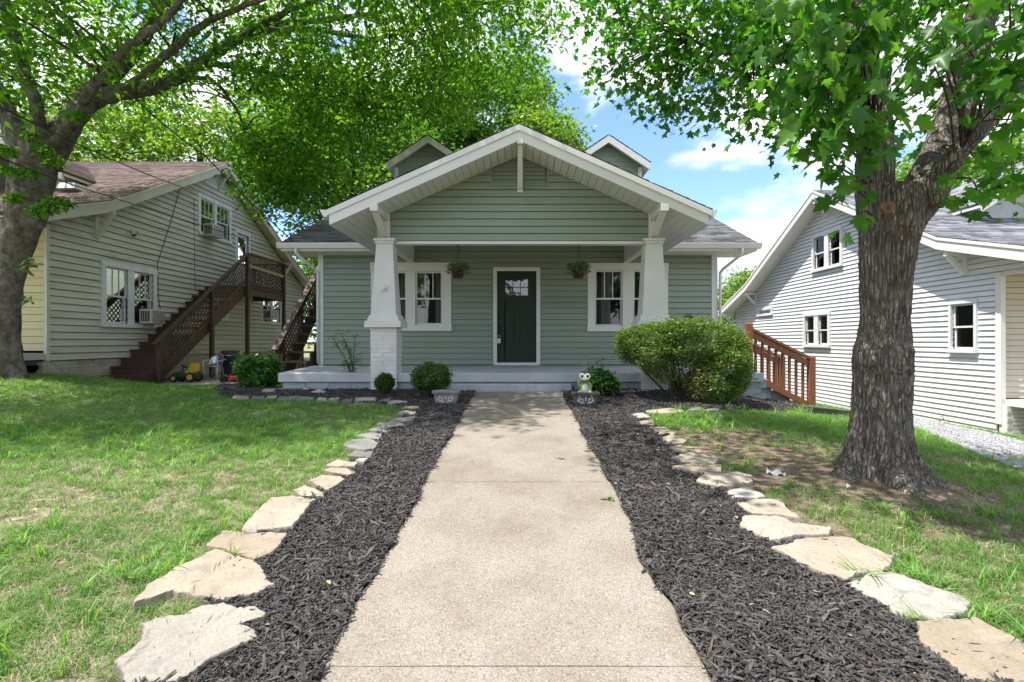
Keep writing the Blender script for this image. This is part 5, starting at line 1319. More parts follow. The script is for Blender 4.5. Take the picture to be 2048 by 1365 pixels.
mb = MB(); mb.hexa([c + V3(q) for q in ((.0, -.02, .05), (.14, -.01, .06), (.14, .06, .06), (.0, .05, .05), (-.02, .0, .24), (.15, .02, .26), (.15, .07, .26), (-.02, .06, .24))]); mb.build('slate', m_rock, on)

# litter on the right lawn
m_paper = mk('paper', (.70, .72, .75), .8)
def scrap(px, py, w_, d_, label, yaw):
    c = G(px, py); mb = MB(); V = []
    n = 6
    for i in range(n + 1):
        for j in range(3): V.append((w_ * (i / n - .5), d_ * (j / 2 - .5), .015 + .018 * math.sin(i * 1.7 + j) + .012 * j))
    mb.add(V, [(i * 3 + j, i * 3 + 3 + j, i * 3 + 4 + j, i * 3 + 1 + j) for i in range(n) for j in range(2)])
    o = mb.build('paper_scrap', m_paper); o.location = (c.x, c.y, c.z + .02); o.rotation_euler.z = yaw
    s = o.modifiers.new('thick', 'SOLIDIFY'); s.thickness = .002
    return tag(o, label, 'litter', 'paper scraps on the right lawn')
scrap(1552, 957, .14, .035, 'long crumpled white paper scrap on the soil left of the maple', -.5)
scrap(1697, 987, .05, .03, 'small white paper scrap just in front of the maple roots', .3)
# ================================================================== VEGETATION
def norm(a): return a / np.maximum(np.linalg.norm(a, axis=1, keepdims=True), 1e-9)
def tri_shape(outline):      # half outline -> full leaf, folded along the midrib, triangles
    h = outline; pts = [(x, y) for x, y in h] + [(x, -y) for x, y in h[-2:0:-1]]
    V = np.array([(x, y, .16 * abs(y) - .10 * x * x) for x, y in pts] + [(.3, 0, -.01)], float); c = len(pts)
    return V, np.array([(c, i, (i + 1) % c) for i in range(c)])
KITE = (np.array([(0, 0, 0), (.42, .20, .05), (1, 0, -.12), (.42, -.20, .05)], float), np.array([(0, 1, 2, 3)]))
OVAL = (np.array([(0, 0, 0), (.25, .26, .05), (.7, .24, .03), (1, 0, -.06), (.7, -.24, .03), (.25, -.26, .05)], float), np.array([(0, 1, 2, 3), (0, 3, 4, 5)]))
CLUMP = (np.array([(0, 0, 0), (.35, .34, .10), (1, .08, -.10), (.5, -.32, .06)], float), np.array([(0, 1, 2, 3)]))
MAPLE = tri_shape([(0, 0), (-.03, .10), (-.06, .22), (.03, .40), (.12, .33), (.17, .25), (.25, .33), (.36, .50), (.44, .47), (.60, .55), (.54, .40), (.52, .24), (.60, .25), (.70, .27), (.72, .17), (.80, .13), (1, 0)])
SMALLMAPLE = tri_shape([(0, 0), (.0, .36), (.2, .26), (.56, .5), (.55, .2), (1, 0)])
PETAL = OVAL

def leaves(Pn, size, shape, tilt=.7, droop=.35, bias=None, flat=None):
    n = len(Pn); a = NR.uniform(0, 2 * np.pi, n)
    T = np.stack([np.cos(a), np.sin(a), -droop + NR.normal(0, .35, n)], 1)
    if bias is not None: T = T + bias
    T = norm(T); up = np.tile(np.array([[0, 0, 1.0]]), (n, 1)) + NR.normal(0, tilt, (n, 3))
    if flat is not None: up = up * .5 + flat
    B = norm(np.cross(up, T)); N = np.cross(T, B)
    S = (size * NR.uniform(.65, 1.25, n))[:, None, None]
    sv, sf = shape
    V = Pn[:, None, :] + S * (sv[None, :, 0:1] * T[:, None, :] + sv[None, :, 1:2] * B[:, None, :] + sv[None, :, 2:3] * N[:, None, :])
    Fc = (np.arange(n) * len(sv))[:, None, None] + sf[None]
    at = np.repeat(NR.uniform(0, 1, n), len(sf))
    return V.reshape(-1, 3), Fc.reshape(-1, sf.shape[1]), at
def foliage(name, parent, Pn, size, shape, mat, kind=None, **k):
    V, Fc, at = leaves(Pn, size, shape, **k); o = link(name, mesh_np(name, V, Fc, mat, at), parent)
    if kind: o['kind'] = kind
    return o

def blob_pts(n, c, r, shell=0.0):
    d = norm(NR.normal(0, 1, (n, 3))); rad = NR.uniform(shell, 1, n) ** (1 / 3 if shell == 0 else 1)
    return np.array(c) + d * rad[:, None] * np.array(r)

def path(pts, n=8, wob=.0):
    pts = [V3(p) for p in pts]; out = []
    for i in range(len(pts) - 1):
        p0 = pts[max(i - 1, 0)]; p1 = pts[i]; p2 = pts[i + 1]; p3 = pts[min(i + 2, len(pts) - 1)]
        for k in range(n):
            t = k / n
            q = .5 * ((2 * p1) + (p2 - p0) * t + (2 * p0 - 5 * p1 + 4 * p2 - p3) * t * t + (3 * p1 - p0 - 3 * p2 + p3) * t ** 3)
            if wob: q = q + V3((RND.gauss(0, wob), RND.gauss(0, wob), RND.gauss(0, wob)))
            out.append(q)
    out.append(pts[-1]); return out
def radii(rs, n=8):
    out = []
    for a, b in zip(rs, rs[1:]): out += [a + (b - a) * k / n for k in range(n)]
    return out + [rs[-1]]

def trunk_mesh(mb, pts, rs, n=72, ridge=.02, rscale=5.0, seed=0, flare=None, sub=10):
    """detailed stem: centre line with radius, displaced by vertical ridged noise"""
    cl = path(pts, sub); rr = radii(rs, sub); b = len(mb.v); prev = None; s = 0
    for i, p in enumerate(cl):
        d = (cl[min(i + 1, len(cl) - 1)] - cl[max(i - 1, 0)]).normalized()
        a = d.cross(V3((0, 1, 0))).normalized() if prev is None else (prev - d * prev.dot(d)).normalized()
        prev = a; c = d.cross(a); s += (p - cl[i - 1]).length if i else 0
        for k in range(n):
            t = 2 * math.pi * k / n; r = rr[i]
            if flare: r += flare(t, p.z)
            q = V3((math.cos(t) * r * rscale, math.sin(t) * r * rscale, s * rscale * .32 + seed))
            q2 = q + V3((mnoise.noise(q * .8), mnoise.noise(q * .8 + V3((9, 1, 3))), 0)) * .8
            rid = 1 - abs(mnoise.noise(q2 * 2.2)) * 2.2; rid2 = 1 - abs(mnoise.noise(V3((q2.x * 5, q2.y * 5, q2.z * 3.2)))) * 2
            h = ridge * (.75 * rid + .35 * rid2 - .6) + ridge * 1.3 * mnoise.noise(q * .35)
            mb.v.append(tuple(p + (a * math.cos(t) + c * math.sin(t)) * (r + h)))
    for i in range(len(cl) - 1):
        for k in range(n):
            mb.f.append((b + i * n + k, b + i * n + (k + 1) % n, b + (i + 1) * n + (k + 1) % n, b + (i + 1) * n + k)); mb.sm.append(True)
    mb.f.append(tuple(b + (len(cl) - 1) * n + k for k in range(n))); mb.sm.append(False)

def bark(name, c0, c1, c2, sc_=16, zs=.35, bump=.8, lich=None, fiss=0):
    m = bpy.data.materials.new(name); m.use_nodes = True; t = m.node_tree; N = t.nodes; K = t.links.new
    bs = N['Principled BSDF']; bs.inputs['Roughness'].default_value = .9; bs.inputs['Specular IOR Level'].default_value = .15
    geo = N.new('ShaderNodeNewGeometry'); mp = N.new('ShaderNodeMapping'); mp.inputs['Scale'].default_value = (1, 1, zs); K(geo.outputs['Position'], mp.inputs[0])
    def noise(s, d=8, r=.65, v=mp.outputs[0]):
        n = N.new('ShaderNodeTexNoise'); n.inputs['Scale'].default_value = s; n.inputs['Detail'].default_value = d; n.inputs['Roughness'].default_value = r; n.inputs['Distortion'].default_value = .4; K(v, n.inputs['Vector']); return n.outputs['Fac']
    f = noise(sc_); r = N.new('ShaderNodeValToRGB'); e = r.color_ramp.elements
    e[0].position = .34; e[0].color = (*c0, 1); e[1].position = .68; e[1].color = (*c2, 1); x = e.new(.5); x.color = (*c1, 1); K(f, r.inputs[0])
    cur = r.outputs[0]; hgt = f
    if fiss:
        mp2 = N.new('ShaderNodeMapping'); mp2.inputs['Scale'].default_value = (1, 1, .13); K(geo.outputs['Position'], mp2.inputs[0])
        nv = N.new('ShaderNodeTexNoise'); nv.inputs['Scale'].default_value = 9; nv.inputs['Detail'].default_value = 3; K(mp2.outputs[0], nv.inputs['Vector'])
        va = N.new('ShaderNodeVectorMath'); va.operation = 'MULTIPLY_ADD'; va.inputs[1].default_value = (.05, .05, .05); K(nv.outputs['Color'], va.inputs[0]); K(mp2.outputs[0], va.inputs[2])
        hs_ = []
        for s_, w_ in ((fiss, .16), (fiss * 2.1, .13)):
            vo = N.new('ShaderNodeTexVoronoi'); vo.feature = 'DISTANCE_TO_EDGE'; vo.inputs['Scale'].default_value = s_; K(va.outputs[0], vo.inputs['Vector'])
            q = N.new('ShaderNodeMapRange'); q.inputs[2].default_value = w_; K(vo.outputs['Distance'], q.inputs[0]); hs_.append(q.outputs[0])
        mu = N.new('ShaderNodeMath'); mu.operation = 'MULTIPLY'; K(hs_[0], mu.inputs[0])
        q2 = N.new('ShaderNodeMapRange'); q2.inputs[3].default_value = .55; K(hs_[1], q2.inputs[0]); K(q2.outputs[0], mu.inputs[1])
        y = N.new('ShaderNodeMix'); y.data_type = 'RGBA'; K(mu.outputs[0], y.inputs[0]); y.inputs[6].default_value = (.105, .086, .07, 1); K(cur, y.inputs[7]); cur = y.outputs[2]
        ad = N.new('ShaderNodeMath'); ad.operation = 'MULTIPLY_ADD'; ad.inputs[1].default_value = .35; K(f, ad.inputs[0]); K(mu.outputs[0], ad.inputs[2]); hgt = ad.outputs[0]
    if lich:
        mr = N.new('ShaderNodeMapRange'); mr.inputs[1].default_value = .55; mr.inputs[2].default_value = .68; mr.inputs[4].default_value = .7; K(noise(5.5, 9, .7, geo.outputs['Position']), mr.inputs[0])
        y = N.new('ShaderNodeMix'); y.data_type = 'RGBA'; K(mr.outputs[0], y.inputs[0]); K(cur, y.inputs[6]); y.inputs[7].default_value = (*lich, 1); cur = y.outputs[2]
    K(cur, bs.inputs['Base Color'])
    b = N.new('ShaderNodeBump'); b.inputs['Strength'].default_value = bump; b.inputs['Distance'].default_value = .02; K(hgt, b.inputs['Height']); K(b.outputs[0], bs.inputs['Normal'])
    return m
m_bark = bark('maple_bark', (.155, .132, .11), (.25, .218, .185), (.36, .325, .285), 26, .3, 1.0, (.27, .27, .235), fiss=30)
m_bark2 = bark('smooth_grey_bark', (.05, .042, .033), (.115, .10, .08), (.19, .17, .145), 9, .8, .6, (.25, .25, .225))
m_bark3 = bark('dark_bark', (.03, .025, .02), (.075, .06, .048), (.12, .10, .08), 14, .4, .7)
m_twig = mk('twig', (.10, .065, .04), .8, (.05, .035, .025), 20, .6)
lm_left = leaf_mat('broad_tree_leaf', (.045, .14, .02), (.092, .22, .03), (.18, .32, .045), .62, tcol=(1.65, 1.75, .55))
lm_back = leaf_mat('background_leaf', (.042, .13, .02), (.09, .21, .03), (.18, .30, .045), .52, tcol=(1.7, 1.75, .6), nscale=.25)
lm_lite = leaf_mat('bright_leaf', (.07, .16, .024), (.125, .23, .034), (.22, .32, .055), .48, tcol=(1.7, 1.7, .6), nscale=.3)
lm_maple = leaf_mat('maple_leaf', (.035, .125, .022), (.068, .195, .032), (.13, .27, .045), .56, .38, tcol=(1.6, 1.8, .55))
lm_hedge = leaf_mat('hedge_leaf', (.05, .12, .02), (.10, .19, .035), (.22, .30, .08), .32, .3, nscale=2.0)
lm_box = leaf_mat('boxwood_leaf', (.030, .085, .018), (.055, .13, .025), (.11, .18, .04), .28, .32, nscale=3)
lm_shrub = leaf_mat('shrub_leaf', (.03, .11, .02), (.055, .17, .03), (.10, .23, .05), .35, .35, nscale=3)
lm_dry = leaf_mat('dry_twig_leaf', (.10, .06, .035), (.16, .11, .06), (.20, .16, .09), .2, .7)
lm_basket = leaf_mat('basket_leaf', (.05, .04, .03), (.10, .13, .05), (.14, .20, .06), .3, .45, nscale=8)

# ---------------- the big tree on the left
T1 = thing('shade_tree', 'huge spreading shade tree with a grey trunk at the left edge before the cream house', 'tree', (-8.95, 9.0, .6))
YT = 9.0
mb = MB()
def fl1(t, z): return .34 * math.exp(-max(0, z - .55) / .30) * (.6 + .4 * math.sin(4 * t + 1)) 
trunk_mesh(mb, [P(2, 790, YT), P(12, 700, YT), P(14, 610, YT), P(26, 520, YT), P(52, 430, YT), P(62, 370, YT), P(80, 310, YT), P(96, 262, YT)],
           [.24, .20, .20, .22, .28, .31, .29, .23], n=72, ridge=.032, rscale=2.2, flare=fl1, sub=10)
tr1 = mb.build('trunk', m_bark2, T1)
limbs1 = [
 ([P(62, 330, YT), P(75, 240, 8.9), P(52, 150, 8.7), P(22, 50, 8.5), P(-10, -60, 8.2)], [0.156, 0.109, 0.094, 0.078, 0.055]),
 ([P(90, 330, YT), P(160, 222, 9.2), P(235, 188, 9.5), P(330, 168, 9.8), P(412, 120, 10.1), P(470, 82, 10.4), P(545, 52, 10.8), P(640, 42, 11), P(780, 20, 11.2)], [0.234, 0.164, 0.140, 0.129, 0.109, 0.098, 0.078, 0.058, 0.031]),
 ([P(100, 300, YT), P(150, 240, 8.6), P(192, 165, 8.3), P(250, 98, 8.1), P(312, 55, 8.0), P(372, -10, 7.9)], [0.125, 0.086, 0.074, 0.062, 0.055, 0.039]),
 ([P(90, 290, YT), P(170, 200, 9.6), P(262, 112, 9.9), P(300, 50, 10.0), P(330, -40, 10)], [0.187, 0.156, 0.133, 0.117, 0.094]),
 ([P(405, 128, 10.1), P(470, 132, 10.6), P(560, 150, 11.2), P(655, 166, 11.6), P(720, 215, 12)], [0.078, 0.058, 0.047, 0.039, 0.023]),
 ([P(520, 62, 10.6), P(620, 58, 10.9), P(755, 78, 11.0), P(830, 48, 11), P(900, 20, 11), P(985, 5, 11)], [0.066, 0.055, 0.047, 0.043, 0.035, 0.023]),
 ([P(235, 188, 9.5), P(300, 140, 9.0), P(390, 60, 8.6), P(470, 20, 8.3), P(600, -30, 8)], [0.078, 0.066, 0.055, 0.043, 0.031]),
 ([P(330, 165, 9.8), P(420, 160, 10.6), P(470, 215, 11.2), P(490, 260, 11.4), P(495, 300, 11.5)], [0.047, 0.039, 0.031, 0.023, 0.012]),
 ([P(60, 340, YT), P(20, 240, 9.3), P(-40, 120, 9.6), P(-140, -60, 10)], [0.203, 0.172, 0.140, 0.094]),
 ([P(470, 82, 10.4), P(560, 30, 9.6), P(680, -20, 9), P(800, -80, 8.6)], [0.062, 0.055, 0.039, 0.023]),
]
for pts, rs in limbs1:
    mb = MB(); mb.tube(path(pts, 6, .012), radii(rs, 6), 12); mb.build('limb', m_bark2, T1)
# crown: leaf clusters
def clusters(blobs):
    return np.concatenate([blob_pts(n, c, r) for n, c, r in blobs])
def proj(Q): return VX + Q[:, 0] / Q[:, 1] * F, VY - (Q[:, 2] - CZ) / Q[:, 1] * F
cl = clusters([(330, (-7.2, 9.0, 8.6), (4.2, 4.2, 2.6)), (260, (-3.6, 10.0, 8.0), (3.4, 3.6, 2.1)), (170, (-1.2, 10.5, 8.2), (2.1, 2.4, 1.5)), (70, (-7.8, 7.2, 6.0), (2.2, 1.6, 1.1)),
               (105, (-4.6, 11.6, 6.3), (1.9, 1.6, 1.9)), (90, (-3.0, 12.3, 7.0), (1.9, 1.5, 1.3)), (60, (-5.5, 11.6, 5.2), (.8, 1.0, 1.1)), (120, (-9.5, 10.5, 7.2), (2.0, 2.5, 2.0)), (200, (-5.5, 7.5, 9.4), (4.5, 2.5, 2.0)), (130, (-6.8, 6.0, 9.6), (4.2, 1.5, 1.5)), (45, (-8.5, 4.9, 10.2), (2.2, 1.0, 1.2))])
qx, qy = proj(cl)
# lower outline of the crown, read off the photo
lo = np.interp(qx, [-400, 0, 60, 130, 170, 300, 430, 470, 520, 600, 660, 760, 900, 1100, 1150, 1200], [300, 330, 280, 262, 270, 262, 330, 400, 425, 415, 400, 330, 250, 165, 60, -100])
keep = (qy < lo) & (cl[:, 1] > 3.9) & (qx < 1135) & ~((qx > 205) & (qx < 390) & (qy > 225) & (qy < 300) & (NR.uniform(0, 1, len(cl)) < .75))
cl = cl[keep]
per = 46
sp = NR.normal(0, 1, (len(cl), per, 3)) * np.array([.25, .25, .14])
Pn = (cl[:, None, :] + sp); Pn[..., 2] -= .22 * (sp[..., 0] ** 2 + sp[..., 1] ** 2) / .18
Pn = Pn.reshape(-1, 3); qx, qy = proj(Pn)
lo2 = np.interp(qx, [0, 130, 170, 300, 430, 470, 520, 600, 660, 760, 900, 1100, 1150], [360, 290, 292, 285, 345, 425, 450, 440, 425, 360, 280, 185, 80])
Pn = Pn[(qy < lo2 + NR.normal(0, 6, len(Pn))) & (qx < 1150) & ~((qx > 755) & (qx < 920) & (qy > 262 - .45 * np.abs(qx - 855) * 0))]
foliage('crown', T1, Pn, .155, KITE, lm_left, droop=.5, tilt=.5)
# sprigs on the trunk itself
spr = np.concatenate([blob_pts(70, P(x, y, 8.35), (.16, .10, .10)) for x, y in ((20, 340, ), (60, 345), (105, 320), (30, 395), (85, 300), (110, 400), (95, 415), (15, 300), (60, 270), (130, 405), (150, 230), (75, 420), (35, 100), (140, 60))])
foliage('sprig', T1, spr, .12, KITE, lm_left, kind='stuff', droop=.5, tilt=.5)
mbt = MB(); L1 = [V3(p) for pts, rs in limbs1 for p in path(pts, 4)]; La = np.array([tuple(p) for p in L1])
for i in NR.choice(len(cl), 260, replace=False):
    c = cl[i]; d = np.linalg.norm(La - c, axis=1) + .6 * np.maximum(0, La[:, 2] - c[2]); j = int(np.argmin(d)); a = L1[j]; b = V3(c)
    if (a - b).length > 3.4: continue
    m = a.lerp(b, .5) + V3((RND.gauss(0, .12), RND.gauss(0, .12), .18 + RND.gauss(0, .1)))
    mbt.tube(path([a, m, b], 4), radii([.026, .016, .006], 4), 5)
o = mbt.build('twigs' if False else 'twig', m_bark3, T1); o['kind'] = 'stuff'
# dark leaf sprigs near the cream porch corner
spr2 = np.concatenate([blob_pts(9, P(x, y, 8.5), (.10, .06, .06)) for x, y in ((62, 515), (70, 528), (58, 600), (50, 540))])
foliage('sprig', T1, spr2, .13, OVAL, lm_box, kind='stuff', droop=.3)

# ---------------- background trees
def back_tree(label, cx, cy, base, blobs, n, size, mat, trunk_r=.28, limbs=5, seed=1):
    t = thing('broadleaf_tree', label, 'tree', (cx, cy, base), 'trees behind the houses')
    zt = max(b[0][2] for b in blobs); mb = MB()
    mb.tube(path([(cx, cy, base - .2), (cx + RND.uniform(-.3, .3), cy, base + (zt - base) * .4), (cx + RND.uniform(-.5, .5), cy, zt)], 6, .03), radii([trunk_r, trunk_r * .75, trunk_r * .2], 6), 10); mb.build('trunk', m_bark3, t)
    for k in range(limbs):
        b = blobs[k % len(blobs)][0]; h = base + (zt - base) * RND.uniform(.2, .5)
        mb = MB(); mb.tube(path([(cx, cy, h), ((cx + b[0]) / 2 + RND.uniform(-.4, .4), (cy + b[1]) / 2, (h + b[2]) / 2 + .4), (b[0] + RND.uniform(-1, 1), b[1], b[2] + RND.uniform(0, 1))], 5, .03), radii([trunk_r * .5, trunk_r * .3, .03], 5), 7); mb.build('limb', m_bark3, t)
    vol = [b[1][0] * b[1][1] * b[1][2] for b in blobs]; pts = []
    for b, v in zip(blobs, vol):
        k = max(4, int(n / 40 * v / sum(vol))); c = blob_pts(k, b[0], b[1], .45)
        q = c[:, None, :] + NR.normal(0, 1, (k, 40, 3)) * np.array([.42, .42, .26]); pts.append(q.reshape(-1, 3))
    foliage('crown', t, np.concatenate(pts), size, CLUMP, mat, droop=.3, tilt=.7)
    return t
back_tree('tall dense green tree rising directly behind the bungalow roof', -1.0, 27, .4, [((-1.4, 27, 13.5), (4.0, 3.5, 3.2)), ((1.2, 27, 10.5), (2.4, 3, 2.6)), ((-4, 27, 10), (3.5, 3, 4)), ((-1, 26, 8.0), (3.5, 3, 3))], 36000, .26, lm_back, .4, 8)
back_tree('yellow green tree just right of the porch gable peak behind the roof', 1.9, 24, .4, [((2.1, 24, 8.6), (1.3, 1.6, 1.7)), ((1.0, 24, 10.4), (1.7, 1.6, 1.6)), ((2.6, 24, 7.4), (.9, 1.3, 1.3))], 13000, .20, lm_lite, .2, 5)
back_tree('dark leafy tree with visible trunks between the two left houses', -7.5, 22, .3, [((-7.0, 22, 9.8), (3.0, 3, 3.0)), ((-9.6, 22.5, 9.5), (2.4, 2.5, 2.4)), ((-5.6, 21, 7.2), (2.0, 2, 1.8)), ((-8.2, 23, 6.5), (2.2, 2, 2.0))], 26000, .20, lm_back, .3, 9)
back_tree('light green tree showing above the ridge of the cream house', -17, 27, .3, [((-17, 27, 10.6), (4.5, 3, 3.3)), ((-22, 27, 11), (4, 3, 4.5)), ((-13, 28, 12.5), (4, 3, 3.2))], 24000, .26, lm_lite, .35, 7)
back_tree('shrubby tree filling the gap behind the brown lattice stair', -6.4, 25, .2, [((-9.4, 26, 3.2), (1.6, 1.6, 2.6)), ((-10.8, 27, 4.5), (1.4, 1.5, 2.4)), ((-8.9, 25.5, 5.2), (1.4, 1.6, 1.8))], 10000, .20, lm_back, .16, 4)
back_tree('bright green small tree in the gap left of the white house gable', 13.0, 30, -.9, [((13.0, 30, 3.2), (1.6, 1.6, 2.0)), ((14.6, 31, 4.0), (1.6, 1.5, 1.9)), ((11.9, 29.5, 1.8), (1.1, 1.3, 1.6))], 13000, .19, lm_lite, .16, 4)
back_tree('pale green trees behind the roof of the white house at the right', 20.5, 25, -.8, [((20.5, 25, 8.2), (3.0, 2.5, 2.6)), ((25.0, 26, 9.0), (3.2, 2.5, 3.4)), ((17.6, 25, 7.4), (1.7, 2, 1.8))], 17000, .24, lm_lite, .3, 5)

# ---------------- the maple on the right
YMp = 4.2
T2 = thing('maple_tree', 'maple with a thick furrowed forked trunk standing in the right lawn', 'tree', tuple(G(1752, 958)))
mb = MB()
zb = g1(2.95, 4.2)
def fl2(t, z):
    h = max(0, z - zb)
    return .30 * math.exp(-h / .17) * (.62 + .38 * math.sin(5 * t + .6) + .15 * math.sin(3 * t + 2)) + .03 * math.exp(-((z - 1.14) / .10) ** 2) * (1 + math.sin(2 * t))
trunk_mesh(mb, [P(1757, 985, YMp), P(1757, 930, YMp), P(1758, 850, YMp), P(1763, 760, YMp), P(1766, 700, YMp), P(1770, 640, YMp), P(1772, 560, YMp), P(1777, 480, YMp), P(1786, 410, YMp), P(1790, 380, YMp)],
           [.215, .205, .203, .208, .203, .164, .180, .207, .245, .225], n=220, ridge=.022, rscale=8.5, flare=fl2, sub=34)
tr2 = mb.build('trunk', m_bark, T2)
stems = [
 ([P(1752, 440, YMp), P(1748, 360, YMp), P(1750, 290, YMp), P(1745, 200, YMp + .1), P(1720, 90, YMp + .2), P(1700, -60, YMp + .3)], [.135, .135, .13, .115, .10, .09]),
 ([P(1812, 440, YMp), P(1848, 380, YMp), P(1882, 310, YMp + .1), P(1915, 210, YMp + .2), P(1945, 100, YMp + .3), P(1985, -60, YMp + .4)], [.145, .155, .15, .135, .12, .09]),
]
for pts, rs in stems:
    mb = MB(); trunk_mesh(mb, pts, rs, n=72, ridge=.016, rscale=7, seed=3, sub=14); mb.build('stem', m_bark, T2)
limbs2 = [
 ([P(1862, 410, 4.05), P(1900, 330, 3.9), P(1962, 250, 3.8), P(2048, 168, 3.7), P(2140, 90, 3.6)], [.085, .075, .07, .062, .05]),
 ([P(1745, 230, 4.3), P(1690, 200, 4.5), P(1640, 150, 4.8), P(1560, 118, 5.1), P(1470, 110, 5.4), P(1380, 80, 5.7)], [.06, .05, .042, .034, .025, .015]),
 ([P(1745, 250, 4.2), P(1680, 192, 4.4), P(1625, 165, 4.6), P(1560, 170, 4.8), P(1500, 172, 5.0)], [.05, .042, .036, .032, .02]),
 ([P(1722, 110, 4.4), P(1650, 60, 4.6), P(1590, 25, 4.8), P(1520, -10, 5.0), P(1400, -20, 5.4)], [.10, .085, .075, .06, .03]),
 ([P(1930, 190, 4.4), P(1990, 170, 4.3), P(2060, 160, 4.2)], [.05, .03, .02]),
 ([P(1720, 90, 4.3), P(1780, 10, 4.0), P(1840, -80, 3.8)], [.07, .06, .05]),
]
for pts, rs in limbs2:
    mb = MB(); mb.tube(path(pts, 6, .006), radii(rs, 6), 12); mb.build('limb', m_bark, T2)
# cut branch scar
c = P(1775, 415, YMp - .245); mb = MB()
mb.lathe(c + V3((0, .02, 0)), [(.050, 0), (.056, .016), (.046, .022), (.024, .012), (.012, .006)], 20, (-.05, -1, .15)); mb.build('branch_scar', mk('scar_wood', (.24, .13, .07), .8, (.06, .03, .02), 25, .8), T2)
# foliage: near big leaves and farther sprays
def spray(pts, n, r):   # clusters round image points with a depth
    return np.concatenate([blob_pts(k, P(x, y, d), rr) for (x, y, d, k, rr) in pts])
far = spray([(1240, 40, 6.0, 16, (.5, .6, .38)), (1330, 90, 5.8, 24, (.5, .6, .45)), (1420, 120, 5.5, 30, (.5, .6, .5)), (1300, 170, 5.9, 16, (.34, .5, .32)), (1390, 215, 5.6, 10, (.26, .4, .22)), (1230, 130, 6.0, 12, (.26, .4, .36)),
             (1500, 60, 5.2, 32, (.5, .6, .5)), (1520, 150, 5.0, 22, (.45, .5, .3)), (1580, 100, 4.7, 28, (.5, .6, .5)), (1630, 215, 4.2, 18, (.35, .45, .30)), (1560, 200, 4.6, 12, (.3, .4, .2)), (1900, 320, 5.6, 8, (.7, .6, .35)), (2000, 250, 5.0, 22, (.6, .6, .5)),
             (1990, 90, 5.0, 32, (.8, .8, .6)), (1850, 60, 5.4, 26, (.9, .8, .6)), (1700, 0, 5.2, 60, (.9, .8, .5)), (1460, 0, 5.6, 40, (.8, .8, .4)), (1200, 0, 6.2, 10, (.4, .5, .3)), (2110, 340, 5.0, 16, (.6, .6, .5)), (1830, 250, 5.3, 8, (.5, .5, .4)), (1330, 225, 5.8, 5, (.12, .2, .14)), (1340, 20, 6.0, 20, (.6, .6, .4)), (2010, 370, 4.6, 7, (.4, .4, .2))], 0, 0)
upper = clusters([(230, (3.2, 4.4, 5.6), (3.2, 2.9, 1.3)), (110, (4.9, 4.2, 4.6), (1.8, 2.3, 1.4)), (60, (2.8, 2.6, 4.9), (1.6, 1.3, .8)), (50, (5.2, 5.4, 4.0), (1.4, 1.4, .9)), (75, (-.4, 4.4, 5.6), (1.2, 1.4, .5)), (75, (1.0, 3.6, 5.4), (1.3, .9, .6)), (85, (3.6, 3.2, 5.2), (1.9, .9, .5)), (60, (1.2, 5.6, 6.2), (1.5, 1.4, .6)), (70, (2.6, 3.0, 5.6), (1.8, .8, .6)), (50, (4.6, 3.4, 5.0), (1.2, 1.0, .6))])
qx, qy = proj(upper); upper = upper[(qy < 20) | (qx > 2100) | (upper[:, 1] < .8)]
fp = np.concatenate([far, upper]); per = 15
Pf = (fp[:, None, :] + NR.normal(0, 1, (len(fp), per, 3)) * np.array([.17, .17, .10])).reshape(-1, 3)
near_c = spray_front = spray([(1640, 120, 3.1, 20, (.30, .25, .25)), (1700, 70, 3.0, 24, (.35, .3, .3)), (1810, 50, 2.9, 14, (.4, .3, .35)), (1680, 180, 3.0, 18, (.28, .25, .22)), (1780, 110, 2.95, 6, (.3, .25, .25)), (1715, 250, 3.0, 10, (.24, .2, .2)), (1650, 270, 3.2, 12, (.22, .2, .14)),
                (1690, 330, 3.2, 8, (.14, .15, .12)), (1590, 240, 3.3, 8, (.2, .2, .1)), (1890, 40, 2.9, 5, (.35, .3, .35)), (1990, 60, 2.9, 22, (.35, .3, .4)), (2000, 330, 3.4, 4, (.2, .25, .18)), (1930, 350, 3.5, 2, (.22, .2, .14)), (2020, 395, 3.3, 4, (.22, .2, .14)), (1880, 400, 3.6, 2, (.14, .12, .10)),
                (2010, 180, 3.2, 10, (.3, .3, .3)), (1660, 0, 3.0, 30, (.4, .3, .3)), (1880, -60, 2.8, 18, (.6, .4, .3)), (2060, 120, 2.8, 14, (.3, .3, .4)), (1550, 30, 3.5, 14, (.3, .3, .3)), (1698, 395, 3.6, 3, (.05, .08, .12)), (1712, 470, 3.85, 1, (.04, .05, .05))], 0, 0)
Pc = (near_c[:, None, :] + NR.normal(0, 1, (len(near_c), 3, 3)) * np.array([.08, .08, .06])).reshape(-1, 3)
dist = np.hypot(Pc[:, 0], Pc[:, 1]); order = np.argsort(dist * 1.0)
qx, qy = proj(Pc); vis = (qx > 1500) & (qx < 2060) & (qy > -20)
big = [i for i in order if vis[i]][:300]; bset = set(big); rest = np.array([i for i in range(len(Pc)) if i not in bset])
foliage('foliage', T2, Pf, .088, SMALLMAPLE, lm_maple, kind='stuff', droop=.55, tilt=.55)
foliage('foliage', T2, Pc[rest], .108, MAPLE, lm_maple, kind='stuff', droop=.75, tilt=.5)
lm_maple_o = leaf_mat('maple_leaf_single', (.035, .125, .022), (.068, .195, .032), (.13, .27, .045), .56, .38, tcol=(1.6, 1.8, .55), use_rand=True)
leaf_me = []
